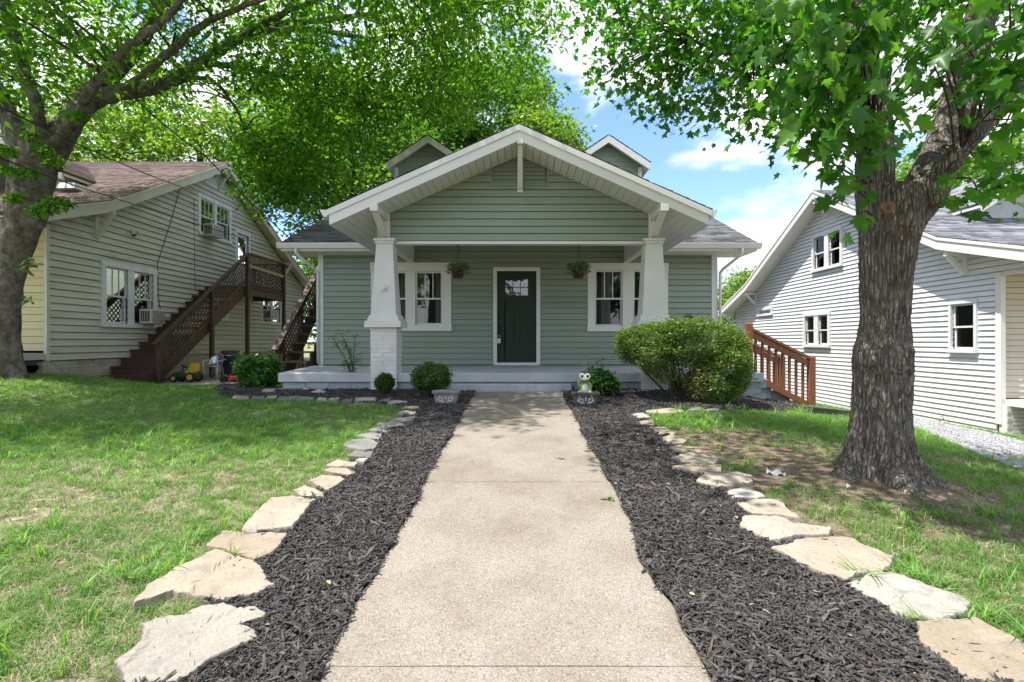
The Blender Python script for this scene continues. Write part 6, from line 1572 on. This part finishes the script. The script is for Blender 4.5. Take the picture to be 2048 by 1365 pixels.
for k in range(7):
    V, Fc = MAPLE; V = V.copy(); V[:, 2] += (.16 * np.sin(V[:, 0] * 3 + k) * math.sin(k * 1.7) + .30 * V[:, 1] * math.sin(k * 2.3) + (.35 * math.sin(k * 1.1) - .25) * V[:, 0] ** 2 + .25 * np.abs(V[:, 1]) ** 1.5 * math.cos(k)); V[:, 1] *= .85 + .25 * math.sin(k * 3.1); leaf_me.append(mesh_np('leaf', V, Fc, lm_maple_o))
for i in big:
    o = bpy.data.objects.new('leaf', leaf_me[i % 7]); COL.objects.link(o); o.location = Pc[i]
    T = V3((RND.uniform(-1, 1), RND.uniform(-1, 1), -.85 + RND.gauss(0, .3))).normalized(); up = V3((RND.gauss(0, .5), RND.gauss(-.1, .5), 1)); B = up.cross(T).normalized(); N_ = T.cross(B)
    o.rotation_euler = Matrix((T, B, N_)).transposed().to_euler(); s = .108 * RND.uniform(.55, 1.3); o.scale = (s, s, s); put(o, T2)
mbt = MB(); L2 = [V3(p) for pts, rs in limbs2 + stems for p in path(pts, 5)]; La = np.array([tuple(p) for p in L2])
allc = np.concatenate([far[::2], near_c[::4]])
for c in allc:
    d = np.linalg.norm(La - c, axis=1); j = int(np.argmin(d)); a = L2[j]; b = V3(c)
    m = a.lerp(b, .5) + V3((RND.gauss(0, .05), RND.gauss(0, .05), .10)); mbt.tube(path([a, m, b], 4), radii([.010, .007, .003], 4), 5)
o = mbt.build('twig', m_bark3, T2); o['kind'] = 'stuff'

# ---------------- shrubs
def shell_pts(blobs, dens, inner=.78):
    out = []
    for c, r in blobs:
        a = 4 * math.pi * ((r[0] * r[1] + r[0] * r[2] + r[1] * r[2]) / 3); n = int(a * dens)
        d = norm(NR.normal(0, 1, (n, 3))); k = NR.uniform(inner, 1.0, n) * (1 + .07 * np.sin(d[:, 0] * 9 + c[0] * 7) + .06 * np.sin(d[:, 2] * 11 + 2 * d[:, 1] * 5) + .03 * NR.normal(0, 1, n))
        q = np.array(c) + d * k[:, None] * np.array(r)
        for c2, r2 in blobs:      # drop what lies deep inside a neighbour
            if c2 is c: continue
            q = q[(((q - np.array(c2)) / np.array(r2)) ** 2).sum(1) > .55]
        out.append(q)
    q = np.concatenate(out); return q[q[:, 2] > gz(q[:, 0], q[:, 1]) + .02]
def shoots(blobs, n, ext=.22):      # stray twigs poking out of the clipped shape
    out = []
    for _ in range(n):
        c, r = blobs[RND.randrange(len(blobs))]; d = V3((RND.gauss(0, 1), RND.gauss(0, 1), abs(RND.gauss(.4, .8)))).normalized(); L_ = RND.uniform(.4, 1) * ext
        p0 = V3(c) + V3((d.x * r[0], d.y * r[1], d.z * r[2])) * .97; d2 = (d + V3((RND.gauss(0, .3), RND.gauss(0, .3), .35))).normalized()
        for k in range(9): q = p0 + d2 * (L_ * k / 8); out.append((q.x + RND.gauss(0, .010), q.y + RND.gauss(0, .010), q.z + RND.gauss(0, .010)))
    return np.array(out)
def stems_for(t, base, tops, r, mat):
    for tp in tops:
        b = V3(base) + V3((RND.uniform(-.12, .12), RND.uniform(-.1, .1), -.05)); m = b.lerp(V3(tp), .5) + V3((RND.gauss(0, .05), RND.gauss(0, .05), 0))
        mb = MB(); mb.tube(path([b, m, tp], 5, .006), radii([r, r * .7, r * .35], 5), 6); mb.build('stem', mat, t)

hg = thing('hedge_shrub', 'big rounded hedge shrub with bare twiggy patches in front of the right porch column', 'shrub', tuple(G(1370, 800)))
HB = [((2.15, 8.05, 1.22), (.62, .55, .36)), ((2.75, 8.0, 1.25), (.75, .62, .40)), ((3.15, 7.9, .92), (.42, .52, .46)), ((2.9, 7.65, .68), (.42, .36, .36)), ((2.45, 8.0, .92), (.5, .45, .30)), ((1.78, 8.0, 1.30), (.26, .26, .22)), ((2.45, 7.75, 1.45), (.36, .3, .18)), ((3.3, 8.0, 1.22), (.22, .3, .22)), ((2.0, 7.7, 1.05), (.26, .24, .2)), ((3.05, 7.45, .95), (.24, .2, .22))]
hp = shell_pts(HB, 5200, .80)
lowleft = (hp[:, 0] < 2.75) & (hp[:, 2] < 1.10)
thin = NR.uniform(0, 1, len(hp)) < np.where(lowleft, .62, .0)
foliage('foliage', hg, np.concatenate([hp[~thin] + NR.normal(0, .012, hp[~thin].shape), shoots(HB, 120, .16)]), .034, OVAL, lm_hedge, droop=.0, tilt=.9)
foliage('dead_foliage', hg, hp[thin][:5200] + NR.normal(0, .02, hp[thin][:5200].shape), .030, KITE, lm_dry, droop=.0, tilt=1.0)
stems_for(hg, (2.55, 8.05, g1(2.55, 8.05)), [(RND.uniform(1.7, 3.2), RND.uniform(7.7, 8.3), RND.uniform(.85, 1.3)) for _ in range(22)], .020, m_twig)

def round_shrub(px, py, Y, r, label, mat, dens, size, shape=OVAL, name='shrub', blobs=None, droop=.1, tilt=.8, loose=0):
    c = P(px, py, Y); gzv = g1(c.x, c.y)
    t = thing(name, label, 'shrub', (c.x, c.y, gzv))
    B_ = blobs(c) if blobs else [((c.x, c.y, c.z), r)]
    sp0 = shell_pts(B_, dens, .62 if loose else .72); sp0 = sp0 + NR.normal(0, loose or .006, sp0.shape)
    foliage('foliage', t, np.concatenate([sp0, shoots(B_, 26, r[0] * (.7 if loose else .28))]), size, shape, mat, droop=droop, tilt=tilt)
    stems_for(t, (c.x, c.y, gzv), [tuple(V3(c) + V3((RND.uniform(-.6, .6) * r[0], RND.uniform(-.6, .6) * r[1], RND.uniform(-.3, .6) * r[2]))) for _ in range(9)], .010, m_twig)
    return t
round_shrub(864, 757, 8.05, (.31, .30, .25), 'round clipped boxwood left of the walkway behind the pale planter', lm_box, 8500, .030)
round_shrub(770, 767, 8.25, (.155, .15, .15), 'small fine leaved dark green ball shrub at the foot of the left porch pier', lm_box, 22000, .030, KITE, droop=-.8, tilt=.5)
round_shrub(1200, 767, 8.2, (.29, .24, .20), 'light green leafy shrub behind the frog statue', lm_shrub, 3600, .060, OVAL, blobs=lambda c: [((c.x - .04, c.y, c.z + .02), (.22, .2, .19)), ((c.x + .14, c.y, c.z - .04), (.17, .18, .14))], loose=.025)
round_shrub(512, 748, 9.4, (.34, .3, .30), 'bushy bright green shrub at the left end of the mulch bed', lm_shrub, 2900, .072, OVAL, blobs=lambda c: [((c.x - .06, c.y, c.z + .06), (.26, .26, .26)), ((c.x + .10, c.y - .05, c.z - .10), (.30, .24, .19)), ((c.x + .30, c.y, c.z + .04), (.10, .10, .24))], droop=-.2, loose=.035)

rs = thing('rose_bush', 'spindly nearly bare rose bush growing against the green siding left of the porch pier', 'shrub', tuple(G(706, 782)))
rb_ = G(706, 782); tops = []
for px, py in ((663, 674), (690, 690), (683, 668), (700, 700), (672, 690), (710, 672), (694, 730)):
    tp = P(px, py, rb_.y + .1); mid = V3((rb_.x * .75 + tp.x * .25 + RND.uniform(-.03, .03), rb_.y + .05, (rb_.z + tp.z) / 2)); tops.append(tp)
    mb = MB(); pp = path([rb_ + V3((RND.uniform(-.06, .06), 0, 0)), mid, tp], 6, .006); mb.tube(pp, radii([.012, .009, .004], 6), 6); mb.build('stem', m_twig, rs)
    for q in pp[5::2]:
        m2 = MB(); e = q + V3((RND.uniform(-.14, .14), RND.uniform(-.06, .06), RND.uniform(.05, .16))); m2.tube([q, q.lerp(e, .5) + V3((0, 0, .02)), e], [.004, .003, .002], 4); m2.build('stem', m_twig, rs); tops.append(e)
foliage('foliage', rs, np.concatenate([blob_pts(12, tuple(t), (.07, .06, .05)) for t in tops]), .034, OVAL, lm_shrub, droop=.1)
mb = MB(); s0 = G(717, 782); mb.tube([s0 + V3((0, 0, -.05)), s0 + V3((.005, 0, .26))], [.014, .011], 7); mb.build('stem', m_twig, rs)

# little moss tuft on the porch slab, fern by the left trunk, weeds by the wall
def tuft(px, py, n, r, size, label, name, mat, cat='plant', base=None, shape=KITE, droop=-.6, up=.1):
    c = base or G(px, py); t = thing(name, label, cat, tuple(c))
    foliage('foliage', t, blob_pts(n, (c.x, c.y, c.z + up), r), size, shape, mat, droop=droop, tilt=.6); return t
tuft(0, 0, 160, (.11, .08, .02), .03, 'low green moss patch on the left end of the porch floor', 'moss_patch', lm_box, base=V3((-3.9, 11.3, .75)), up=.015)
tuft(70, 748, 130, (.16, .12, .16), .16, 'bright green fern at the foot of the big left trunk', 'fern', lm_shrub, droop=-.1, up=.16)
tuft(125, 757, 90, (.20, .10, .07), .08, 'low weeds against the brick base of the cream house', 'weed', lm_shrub, up=.06)
tuft(1888, 868, 30, (.10, .06, .12), .05, 'sparse weed sapling at the edge of the gravel drive', 'weed', lm_shrub, up=.2)
tuft(1222, 1003, 9, (.04, .03, .010), .045, 'fresh green fallen leaves on the right edge of the walkway', 'fallen_leaf_clump', lm_shrub, cat='leaf', up=.025, droop=0, shape=OVAL)
mb = MB(); c = G(1250, 1012)
o = foliage('dry_leaf_clump', None, blob_pts(9, (c.x, c.y, c.z + .04), (.05, .05, .012)), .06, OVAL, mk('tan_dry_leaf', (.45, .33, .20), .8), droop=0) if False else None

# ---------------- hanging baskets
def basket(px, label, Xw):
    x, y = Xw, YG + .06
    t = thing('hanging_basket', label, 'plant basket', (x, y, 2.42), 'hanging baskets under the porch beam')
    m_pot = bpy.data.materials.get('brown_pot') or mk('brown_pot', (.06, .035, .028), .6)
    zt = 2.56
    mb = MB(); mb.lathe((x, y, zt - .15), [(.085, 0), (.115, .14), (.122, .14), (.122, .155), (.10, .155), (.09, .13)], 20); mb.build('pot', m_pot, t)
    mb = MB(); mb.tube([(x, y, 3.005), (x, y, 2.965), (x + .022, y, 2.95), (x + .03, y, 2.925), (x + .012, y, 2.90), (x, y, 2.88), (x + .004, y, 2.86)], .006, 6); mb.build('hook', m_black, t)
    for k in range(3):
        a = 2 * math.pi * k / 3 + .5; mb = MB(); mb.tube([(x, y, 2.865), (x + .115 * math.cos(a), y + .115 * math.sin(a), zt)], .0025, 4); mb.build('wire', m_black, t)
    q = np.concatenate([blob_pts(420, (x, y, zt + .06), (.22, .20, .085)), blob_pts(130, (x, y, zt - .02), (.24, .2, .06), .8)])
    foliage('foliage', t, q, .045, OVAL, lm_basket, droop=.2, tilt=.8)
    return t
basket(917, 'hanging basket left of the front door, trailing reddish green plants', -1.08)
basket(1157, 'hanging basket right of the front door, trailing reddish green plants', 1.05)

# ================================================================== GROUND COVER (uncountable, scattered with geometry nodes)
def scatter(name, pts, rot, scl, idx, protos, kind='stuff', parent=None):
    me = bpy.data.meshes.new(name); me.vertices.add(len(pts)); me.vertices.foreach_set('co', np.ascontiguousarray(pts, np.float32).ravel())
    for nm, ty, pr, a in (('rot', 'FLOAT_VECTOR', 'vector', rot), ('scl', 'FLOAT', 'value', scl), ('idx', 'INT', 'value', idx)):
        at = me.attributes.new(nm, ty, 'POINT'); at.data.foreach_set(pr, np.ascontiguousarray(a, np.int32 if ty == 'INT' else np.float32).ravel())
    me.update(); o = link(name, me, parent); o['kind'] = kind
    ng = bpy.data.node_groups.new(name, 'GeometryNodeTree')
    ng.interface.new_socket('Geometry', in_out='INPUT', socket_type='NodeSocketGeometry'); ng.interface.new_socket('Geometry', in_out='OUTPUT', socket_type='NodeSocketGeometry')
    gi = ng.nodes.new('NodeGroupInput'); go = ng.nodes.new('NodeGroupOutput'); jn = ng.nodes.new('GeometryNodeJoinGeometry')
    def attr(nm, ty): n = ng.nodes.new('GeometryNodeInputNamedAttribute'); n.data_type = ty; n.inputs[0].default_value = nm; return n.outputs[0]
    ar, as_, ai = attr('rot', 'FLOAT_VECTOR'), attr('scl', 'FLOAT'), attr('idx', 'INT')
    for k, p in enumerate(protos):
        oi = ng.nodes.new('GeometryNodeObjectInfo'); oi.inputs['Object'].default_value = p; oi.inputs['As Instance'].default_value = True
        cp = ng.nodes.new('FunctionNodeCompare'); cp.data_type = 'INT'; cp.operation = 'EQUAL'; cp.inputs[3].default_value = k; ng.links.new(ai, cp.inputs[2])
        ip = ng.nodes.new('GeometryNodeInstanceOnPoints'); ng.links.new(gi.outputs[0], ip.inputs['Points']); ng.links.new(cp.outputs[0], ip.inputs['Selection'])
        ng.links.new(oi.outputs['Geometry'], ip.inputs['Instance']); ng.links.new(ar, ip.inputs['Rotation']); ng.links.new(as_, ip.inputs['Scale']); ng.links.new(ip.outputs[0], jn.inputs[0])
    ng.links.new(jn.outputs[0], go.inputs[0]); md = o.modifiers.new('scatter', 'NODES'); md.node_group = ng
    return o
def proto(name, me): return bpy.data.objects.new(name, me)

def tuft_mesh(name, nb, h, w, spread, lean, mat, seg=3):
    V, Fq, at = [], [], []
    for _ in range(nb):
        a = RND.uniform(0, 6.283); r = spread * math.sqrt(RND.random()); x, y = r * math.cos(a), r * math.sin(a)
        b = RND.uniform(0, 6.283); hh = h * RND.uniform(.55, 1.2); ww = w * RND.uniform(.7, 1.2); ln = lean * RND.uniform(.2, 1.3) * hh
        dx, dy = math.cos(b), math.sin(b); c = len(V) if False else len(V)
        for i in range(seg + 1):
            t = i / seg; wd = ww * (1 - t ** 1.6) + .0004; ox, oy = x + dx * ln * t * t, y + dy * ln * t * t; z = hh * (t - .28 * t * t * lean)
            V += [(ox - dy * wd / 2, oy + dx * wd / 2, z), (ox + dy * wd / 2, oy - dx * wd / 2, z)]
        for i in range(seg): Fq.append((c + 2 * i, c + 2 * i + 1, c + 2 * i + 3, c + 2 * i + 2)); at.append(0)
        v = RND.random()
        for i in range(seg): at[-1 - i] = v
    return mesh_np(name, np.array(V), np.array(Fq), mat, at)
gm = leaf_mat('grass_blade', (.078, .19, .038), (.135, .285, .058), (.235, .38, .11), .40, .5, tcol=(1.6, 1.6, .5), nscale=.9)
gs = leaf_mat('straw_blade', (.36, .29, .19), (.46, .385, .275), (.56, .48, .37), .2, .7, tcol=(1.1, 1, .8))
gc = leaf_mat('crabgrass_blade', (.11, .26, .05), (.17, .34, .07), (.26, .43, .12), .45, .45, tcol=(1.6, 1.6, .45), nscale=1.2)
gp = [proto('grass_tuft', tuft_mesh('grass_tuft', 11, .045, .0030, .035, .9, gm)), proto('grass_tuft', tuft_mesh('grass_tuft', 13, .055, .0034, .04, .8, gm)), proto('grass_tuft', tuft_mesh('grass_tuft', 9, .038, .003, .03, 1.1, gm)),
      proto('crabgrass', tuft_mesh('crabgrass', 12, .075, .0075, .03, 1.5, gc, 4)), proto('crabgrass', tuft_mesh('crabgrass', 8, .095, .0085, .03, 1.2, gc, 4)),
      proto('straw_tuft', tuft_mesh('straw_tuft', 9, .038, .0026, .05, 2.0, gs)), proto('tall_weed', tuft_mesh('tall_weed', 7, .14, .006, .025, .8, gc, 4))]
stone_polys = [[(sum(q[0] for q in p) / len(p) + (x - sum(q[0] for q in p) / len(p)) * .96, sum(q[1] for q in p) / len(p) + (y - sum(q[1] for q in p) / len(p)) * .96) for x, y in p[::3]] for p in STONES]
def bare(X, Y):
    b = inside(LBp, X, Y) | inside(RBp, X, Y) | inside([(-.79, 0), (-.79, 8.8), (.76, 8.8), (.76, 0)], X, Y)
    for sp_ in stone_polys: b |= inside(sp_, X, Y)
    b |= (Y < 1.95) & (X > -1.75) & (X < 1.9)
    b |= (X > -4.25) & (X < 4.3) & (Y > 8.75) | (X > -9.5) & (X < -6.1) & (Y > 11.0) | (X < -9.3) & (Y > 8.9) | (X > 9.3) & (Y > 8.3)
    return b
def lawn(name, x0, x1, y0, y1, dens, label, seed):
    rng = np.random.default_rng(seed); n = int((x1 - x0) * (y1 - y0) * dens); X = rng.uniform(x0, x1, n); Y = rng.uniform(y0, y1, n)
    px = VX + X / np.maximum(Y, .3) * F
    ok = (px > -520) & (px < 2570); X, Y = X[ok], Y[ok]
    c = cover_at(X, Y); keep = (rng.uniform(0, 1, len(X)) < c + .10) & ~bare(X, Y); drv = inside(DRIVE, X, Y); keep &= ~(drv & (rng.uniform(0, 1, len(X)) > .04 + .3 * (vnoise(X * 1.5, Y * 1.5, 31) > .72)))
    X, Y, c = X[keep], Y[keep], c[keep]; n = len(X)
    Z = gz(X, Y) + .018 * (vnoise(X * 1.3, Y * 1.3, 1) - .5) + .07 * np.exp(-(np.hypot(X - 2.95, Y - 4.2) / .75) ** 2)
    u = rng.uniform(0, 1, n); crab = vnoise(X * 1.7, Y * 1.7, 21)
    near = np.where(X < 0, sstep((3.6 - Y) / 1.6), sstep((3.4 - Y) / 1.2) * .8 + .12)
    idx = np.where(u < .34, 0, np.where(u < .70, 1, 2))
    w = rng.uniform(0, 1, n); idx = np.where(w < (.08 + .55 * near) * sstep((crab - .38) / .2), np.where(u < .6, 3, 4), idx)
    idx = np.where(rng.uniform(0, 1, n) < .34 * (1 - c) + .26 * ((Y < 4.8) & (X < 0)) + .08, 5, idx); idx = np.where(rng.uniform(0, 1, n) < .004 + .012 * near, 6, idx)
    rot = np.stack([rng.normal(0, .15, n), rng.normal(0, .15, n), rng.uniform(0, 6.28, n)], 1); scl = rng.uniform(.7, 1.35, n) * np.where(X < 0, 1, 1.05) * np.clip(.92 + .03 * Y, 1, 1.2) * np.where(Y > 9, .75, 1)
    return np.stack([X, Y, Z], 1), rot, scl, idx
parts_ = [lawn('a', -6.0, -.5, 1.1, 3.4, 1500, '', 1), lawn('b', -9.8, -.5, 3.4, 6.2, 850, '', 2), lawn('c', -12.5, -.5, 6.2, 11.2, 420, '', 3)]
o = scatter('grass', *[np.concatenate([p[i] for p in parts_]) for i in range(4)], gp); tag(o, 'mown grass of the left lawn')
parts_ = [lawn('a', .9, 5.2, 1.1, 3.6, 1100, '', 4), lawn('b', .9, 6.3, 3.6, 9.4, 560, '', 5), lawn('c', 6.0, 9.4, 3.6, 12.0, 170, '', 6), lawn('d', 5.0, 9.4, 12, 20, 90, '', 7)]
o = scatter('grass', *[np.concatenate([p[i] for p in parts_]) for i in range(4)], gp); tag(o, 'patchy grass of the right lawn')

# mulch chips
m_chip = mk('mulch_chip', (.034, .030, .028), .7, (.095, .087, .081), 30, .8, bump=.5, bscale=150, bdist=.003, rand=.65, spec=.45, stretch=(1, 1, 1))
m_chipg = mk('grey_mulch_chip', (.095, .088, .085), .8, (.05, .046, .045), 40, .7, rand=.4)
m_chipb = mk('brown_mulch_chip', (.11, .075, .055), .85, (.06, .045, .035), 30, .7, rand=.3)
def chip(Ln, w, t, mat, n=3):
    mb = MB(); v = []
    for i in range(n + 1):
        x = Ln * (i / n - .5); k = RND.uniform(.45, 1.15) if 0 < i < n else RND.uniform(.15, .9); dz = RND.uniform(-.5, .5) * t; dy = RND.uniform(-.3, .3) * w
        v += [(x, dy - w / 2 * k, dz), (x, dy + w / 2 * k, dz + RND.uniform(-.3, .3) * t), (x, dy + w / 2 * k * .8, dz + t), (x, dy - w / 2 * k * .8, dz + t * RND.uniform(.5, 1.2))]
    f = [(4 * i + a, 4 * i + (a + 1) % 4, 4 * i + 4 + (a + 1) % 4, 4 * i + 4 + a) for i in range(n) for a in range(4)] + [(3, 2, 1, 0), (4 * n, 4 * n + 1, 4 * n + 2, 4 * n + 3)]
    mb.add(v, f); return proto('mulch_chip', mb.mesh('mulch_chip', mat))
CW = [.22, .18, .10, .125, .126, .04, .018, .10, .087, .0025, .0015]
chips = [chip(.034, .006, .003, m_chip), chip(.022, .005, .002, m_chip), chip(.055, .008, .003, m_chip, 4), chip(.020, .012, .004, m_chip), chip(.045, .004, .002, m_chip, 4), chip(.03, .008, .003, m_chipb), chip(.075, .013, .005, m_chip, 4), chip(.028, .009, .003, m_chipg), chip(.014, .008, .003, m_chip), chip(.12, .015, .006, m_chipg, 5), chip(.11, .012, .005, m_chipb, 5)]
def mulch(poly, dens0, seed):
    rng = np.random.default_rng(seed); bx0, bx1 = min(p[0] for p in poly), max(p[0] for p in poly); by0, by1 = min(p[1] for p in poly), max(p[1] for p in poly)
    out = []
    for ya, yb, d in ((by0, 2.6, dens0), (2.6, 4, dens0 * .72), (4, 6, dens0 * .5), (6, by1, dens0 * .33)):
        n = int((bx1 - bx0) * (yb - ya) * d); X = rng.uniform(bx0, bx1, n); Y = rng.uniform(ya, yb, n)
        jx, jy = X + rng.normal(0, .02, n), Y + rng.normal(0, .02, n)
        px = VX + X / np.maximum(Y, .3) * F; py = VY + (CZ - gz(X, Y)) / np.maximum(Y, .3) * F
        ok = inside(poly, jx, jy) & off_walk(X, Y, .012) & (px > -450) & (px < 2500) & (py < 1750); out.append(np.stack([X[ok], Y[ok]], 1))
    Q = np.concatenate(out); X, Y = Q[:, 0], Q[:, 1]; n = len(X)
    on = np.zeros(n, bool)
    for sp_ in stone_polys: on |= inside(sp_, X, Y)
    keep = ~on | (rng.uniform(0, 1, n) < .006); X, Y, on = X[keep], Y[keep], on[keep]; n = len(X)
    far_ = Y > 4.5
    Z = gz(X, Y) + .010 + .020 * vnoise(X * 2.2, Y * 2.2, 8) + .008 * vnoise(X * 9, Y * 9, 9) + rng.uniform(0, .018, n) + np.where(on, .05, 0)
    rot = np.stack([rng.normal(0, .5, n) * ~on, rng.normal(0, .33, n) * ~on, rng.uniform(0, 6.28, n)], 1)
    idx = rng.choice(11, n, p=CW); scl = np.clip(np.exp(rng.normal(0, .35, n)), .4, 1.7) * np.where(on, .6, 1) * np.where(Y > 5, 1.3, np.where(Y > 3.5, 1.1, .95))
    return np.stack([X, Y, Z], 1), rot, scl, idx
tag(scatter('mulch', *mulch(LBp, 9500, 1), chips), 'black shredded bark mulch left of the walkway')
tag(scatter('mulch', *mulch(RBp, 9500, 2), chips), 'black shredded bark mulch right of the walkway')

# gravel stones on the drive
m_peb = mk('gravel_stone', (.34, .335, .34), .85, (.22, .215, .215), 40, .6, rand=.3)
pebs = []
for k in range(3):
    mb = MB(); mb.ell((0, 0, 0), (.018, .014, .011), 6, 4); mb.v = [tuple(V3(p) * (1 + .25 * mnoise.noise(V3(p) * 90 + V3((k * 5, 0, 0))))) for p in mb.v]; mb.sm = [False] * len(mb.sm); pebs.append(proto('gravel_stone', mb.mesh('gravel_stone', m_peb)))
rng = np.random.default_rng(5); n = 40000; X = rng.uniform(4.8, 8.3, n); Y = rng.uniform(4.2, 14, n); ok = inside(DRIVE, X, Y); X, Y = X[ok], Y[ok]; n = len(X)
tag(scatter('gravel', np.stack([X, Y, gz(X, Y) + .026], 1), rng.uniform(0, 6.28, (n, 3)), rng.uniform(.6, 1.5, n), rng.integers(0, 3, n), pebs), 'loose grey gravel of the driveway')
# fallen bits: leaves and twigs on walk and soil
m_litter = leaf_mat('litter_leaf', (.12, .08, .05), (.25, .19, .12), (.42, .36, .26), .2, .8, use_rand=True)
V, Fc = OVAL; lp = [proto('leaf_litter', mesh_np('leaf_litter', V * .05, Fc, m_litter)), proto('leaf_litter', mesh_np('leaf_litter', V * np.array([.06, .025, .03]), Fc, m_litter))]
n = 800; X = np.where(rng.uniform(0, 1, n) < .75, rng.uniform(1.0, 5.5, n), rng.uniform(-3.6, 2, n)); Y = 1.6 + 7.4 * rng.uniform(0, 1, n) ** 1.3; k = (np.abs(X) > .75) | (rng.uniform(0, 1, n) < .22); X, Y = X[k], Y[k]; n = len(X)
tag(scatter('leaf_litter', np.stack([X, Y, gz(X, Y) + .05 - .03 * (np.abs(X) < .75)], 1), np.stack([rng.normal(0, .2, n), rng.normal(0, .2, n), rng.uniform(0, 6.28, n)], 1), rng.uniform(.25, .9, n), rng.integers(0, 2, n), lp), 'scattered dry leaves and bits on the ground')

# ---------------- across the street, behind the camera: what the glass mirrors
sh = thing('street_house', 'pale blue gabled house with white trim across the street', 'house', (-2, -24, 0))
m_blue = mk('pale_blue_siding', (.42, .50, .62), .6)
for cx, w_, hz, yz in ((-2, 9, 3.2, -24), (-5.2, 4.0, 3.0, -22.2), (2.4, 4.2, 2.6, -21.6)):
    mb = MB(); mb.prism([(cx - w_ / 2, yz, -.4), (cx + w_ / 2, yz, -.4), (cx + w_ / 2, yz, hz), (cx, yz, hz + w_ * .36), (cx - w_ / 2, yz, hz)], (0, -6, 0)); mb.build('wall', m_blue, sh)
    for s in (-1, 1): mb = MB(); mb.prism([(cx, yz + .25, hz + w_ * .36 + .35), (cx, yz + .25, hz + w_ * .36 + .02), (cx + s * (w_ / 2 + .4), yz + .25, hz - .33), (cx + s * (w_ / 2 + .4), yz + .25, hz)], (0, -6.4, 0)); mb.build('roof', m_trim, sh)
for lab, cx, cy, bl in (('leafy street tree left of the blue house across the street', -11, -18, [((-11, -18, 6), (4, 3, 3.6)), ((-15, -19, 5), (3.5, 3, 3))]), ('leafy street tree right of the blue house across the street', 9, -17, [((9, -17, 6), (4, 3, 3.6)), ((13.5, -18, 5), (3.5, 3, 3.2)), ((5.5, -20, 8), (3, 3, 2.5))])):
    back_tree(lab, cx, cy, -.4, bl, 9000, .42, lm_back, .3, 4)
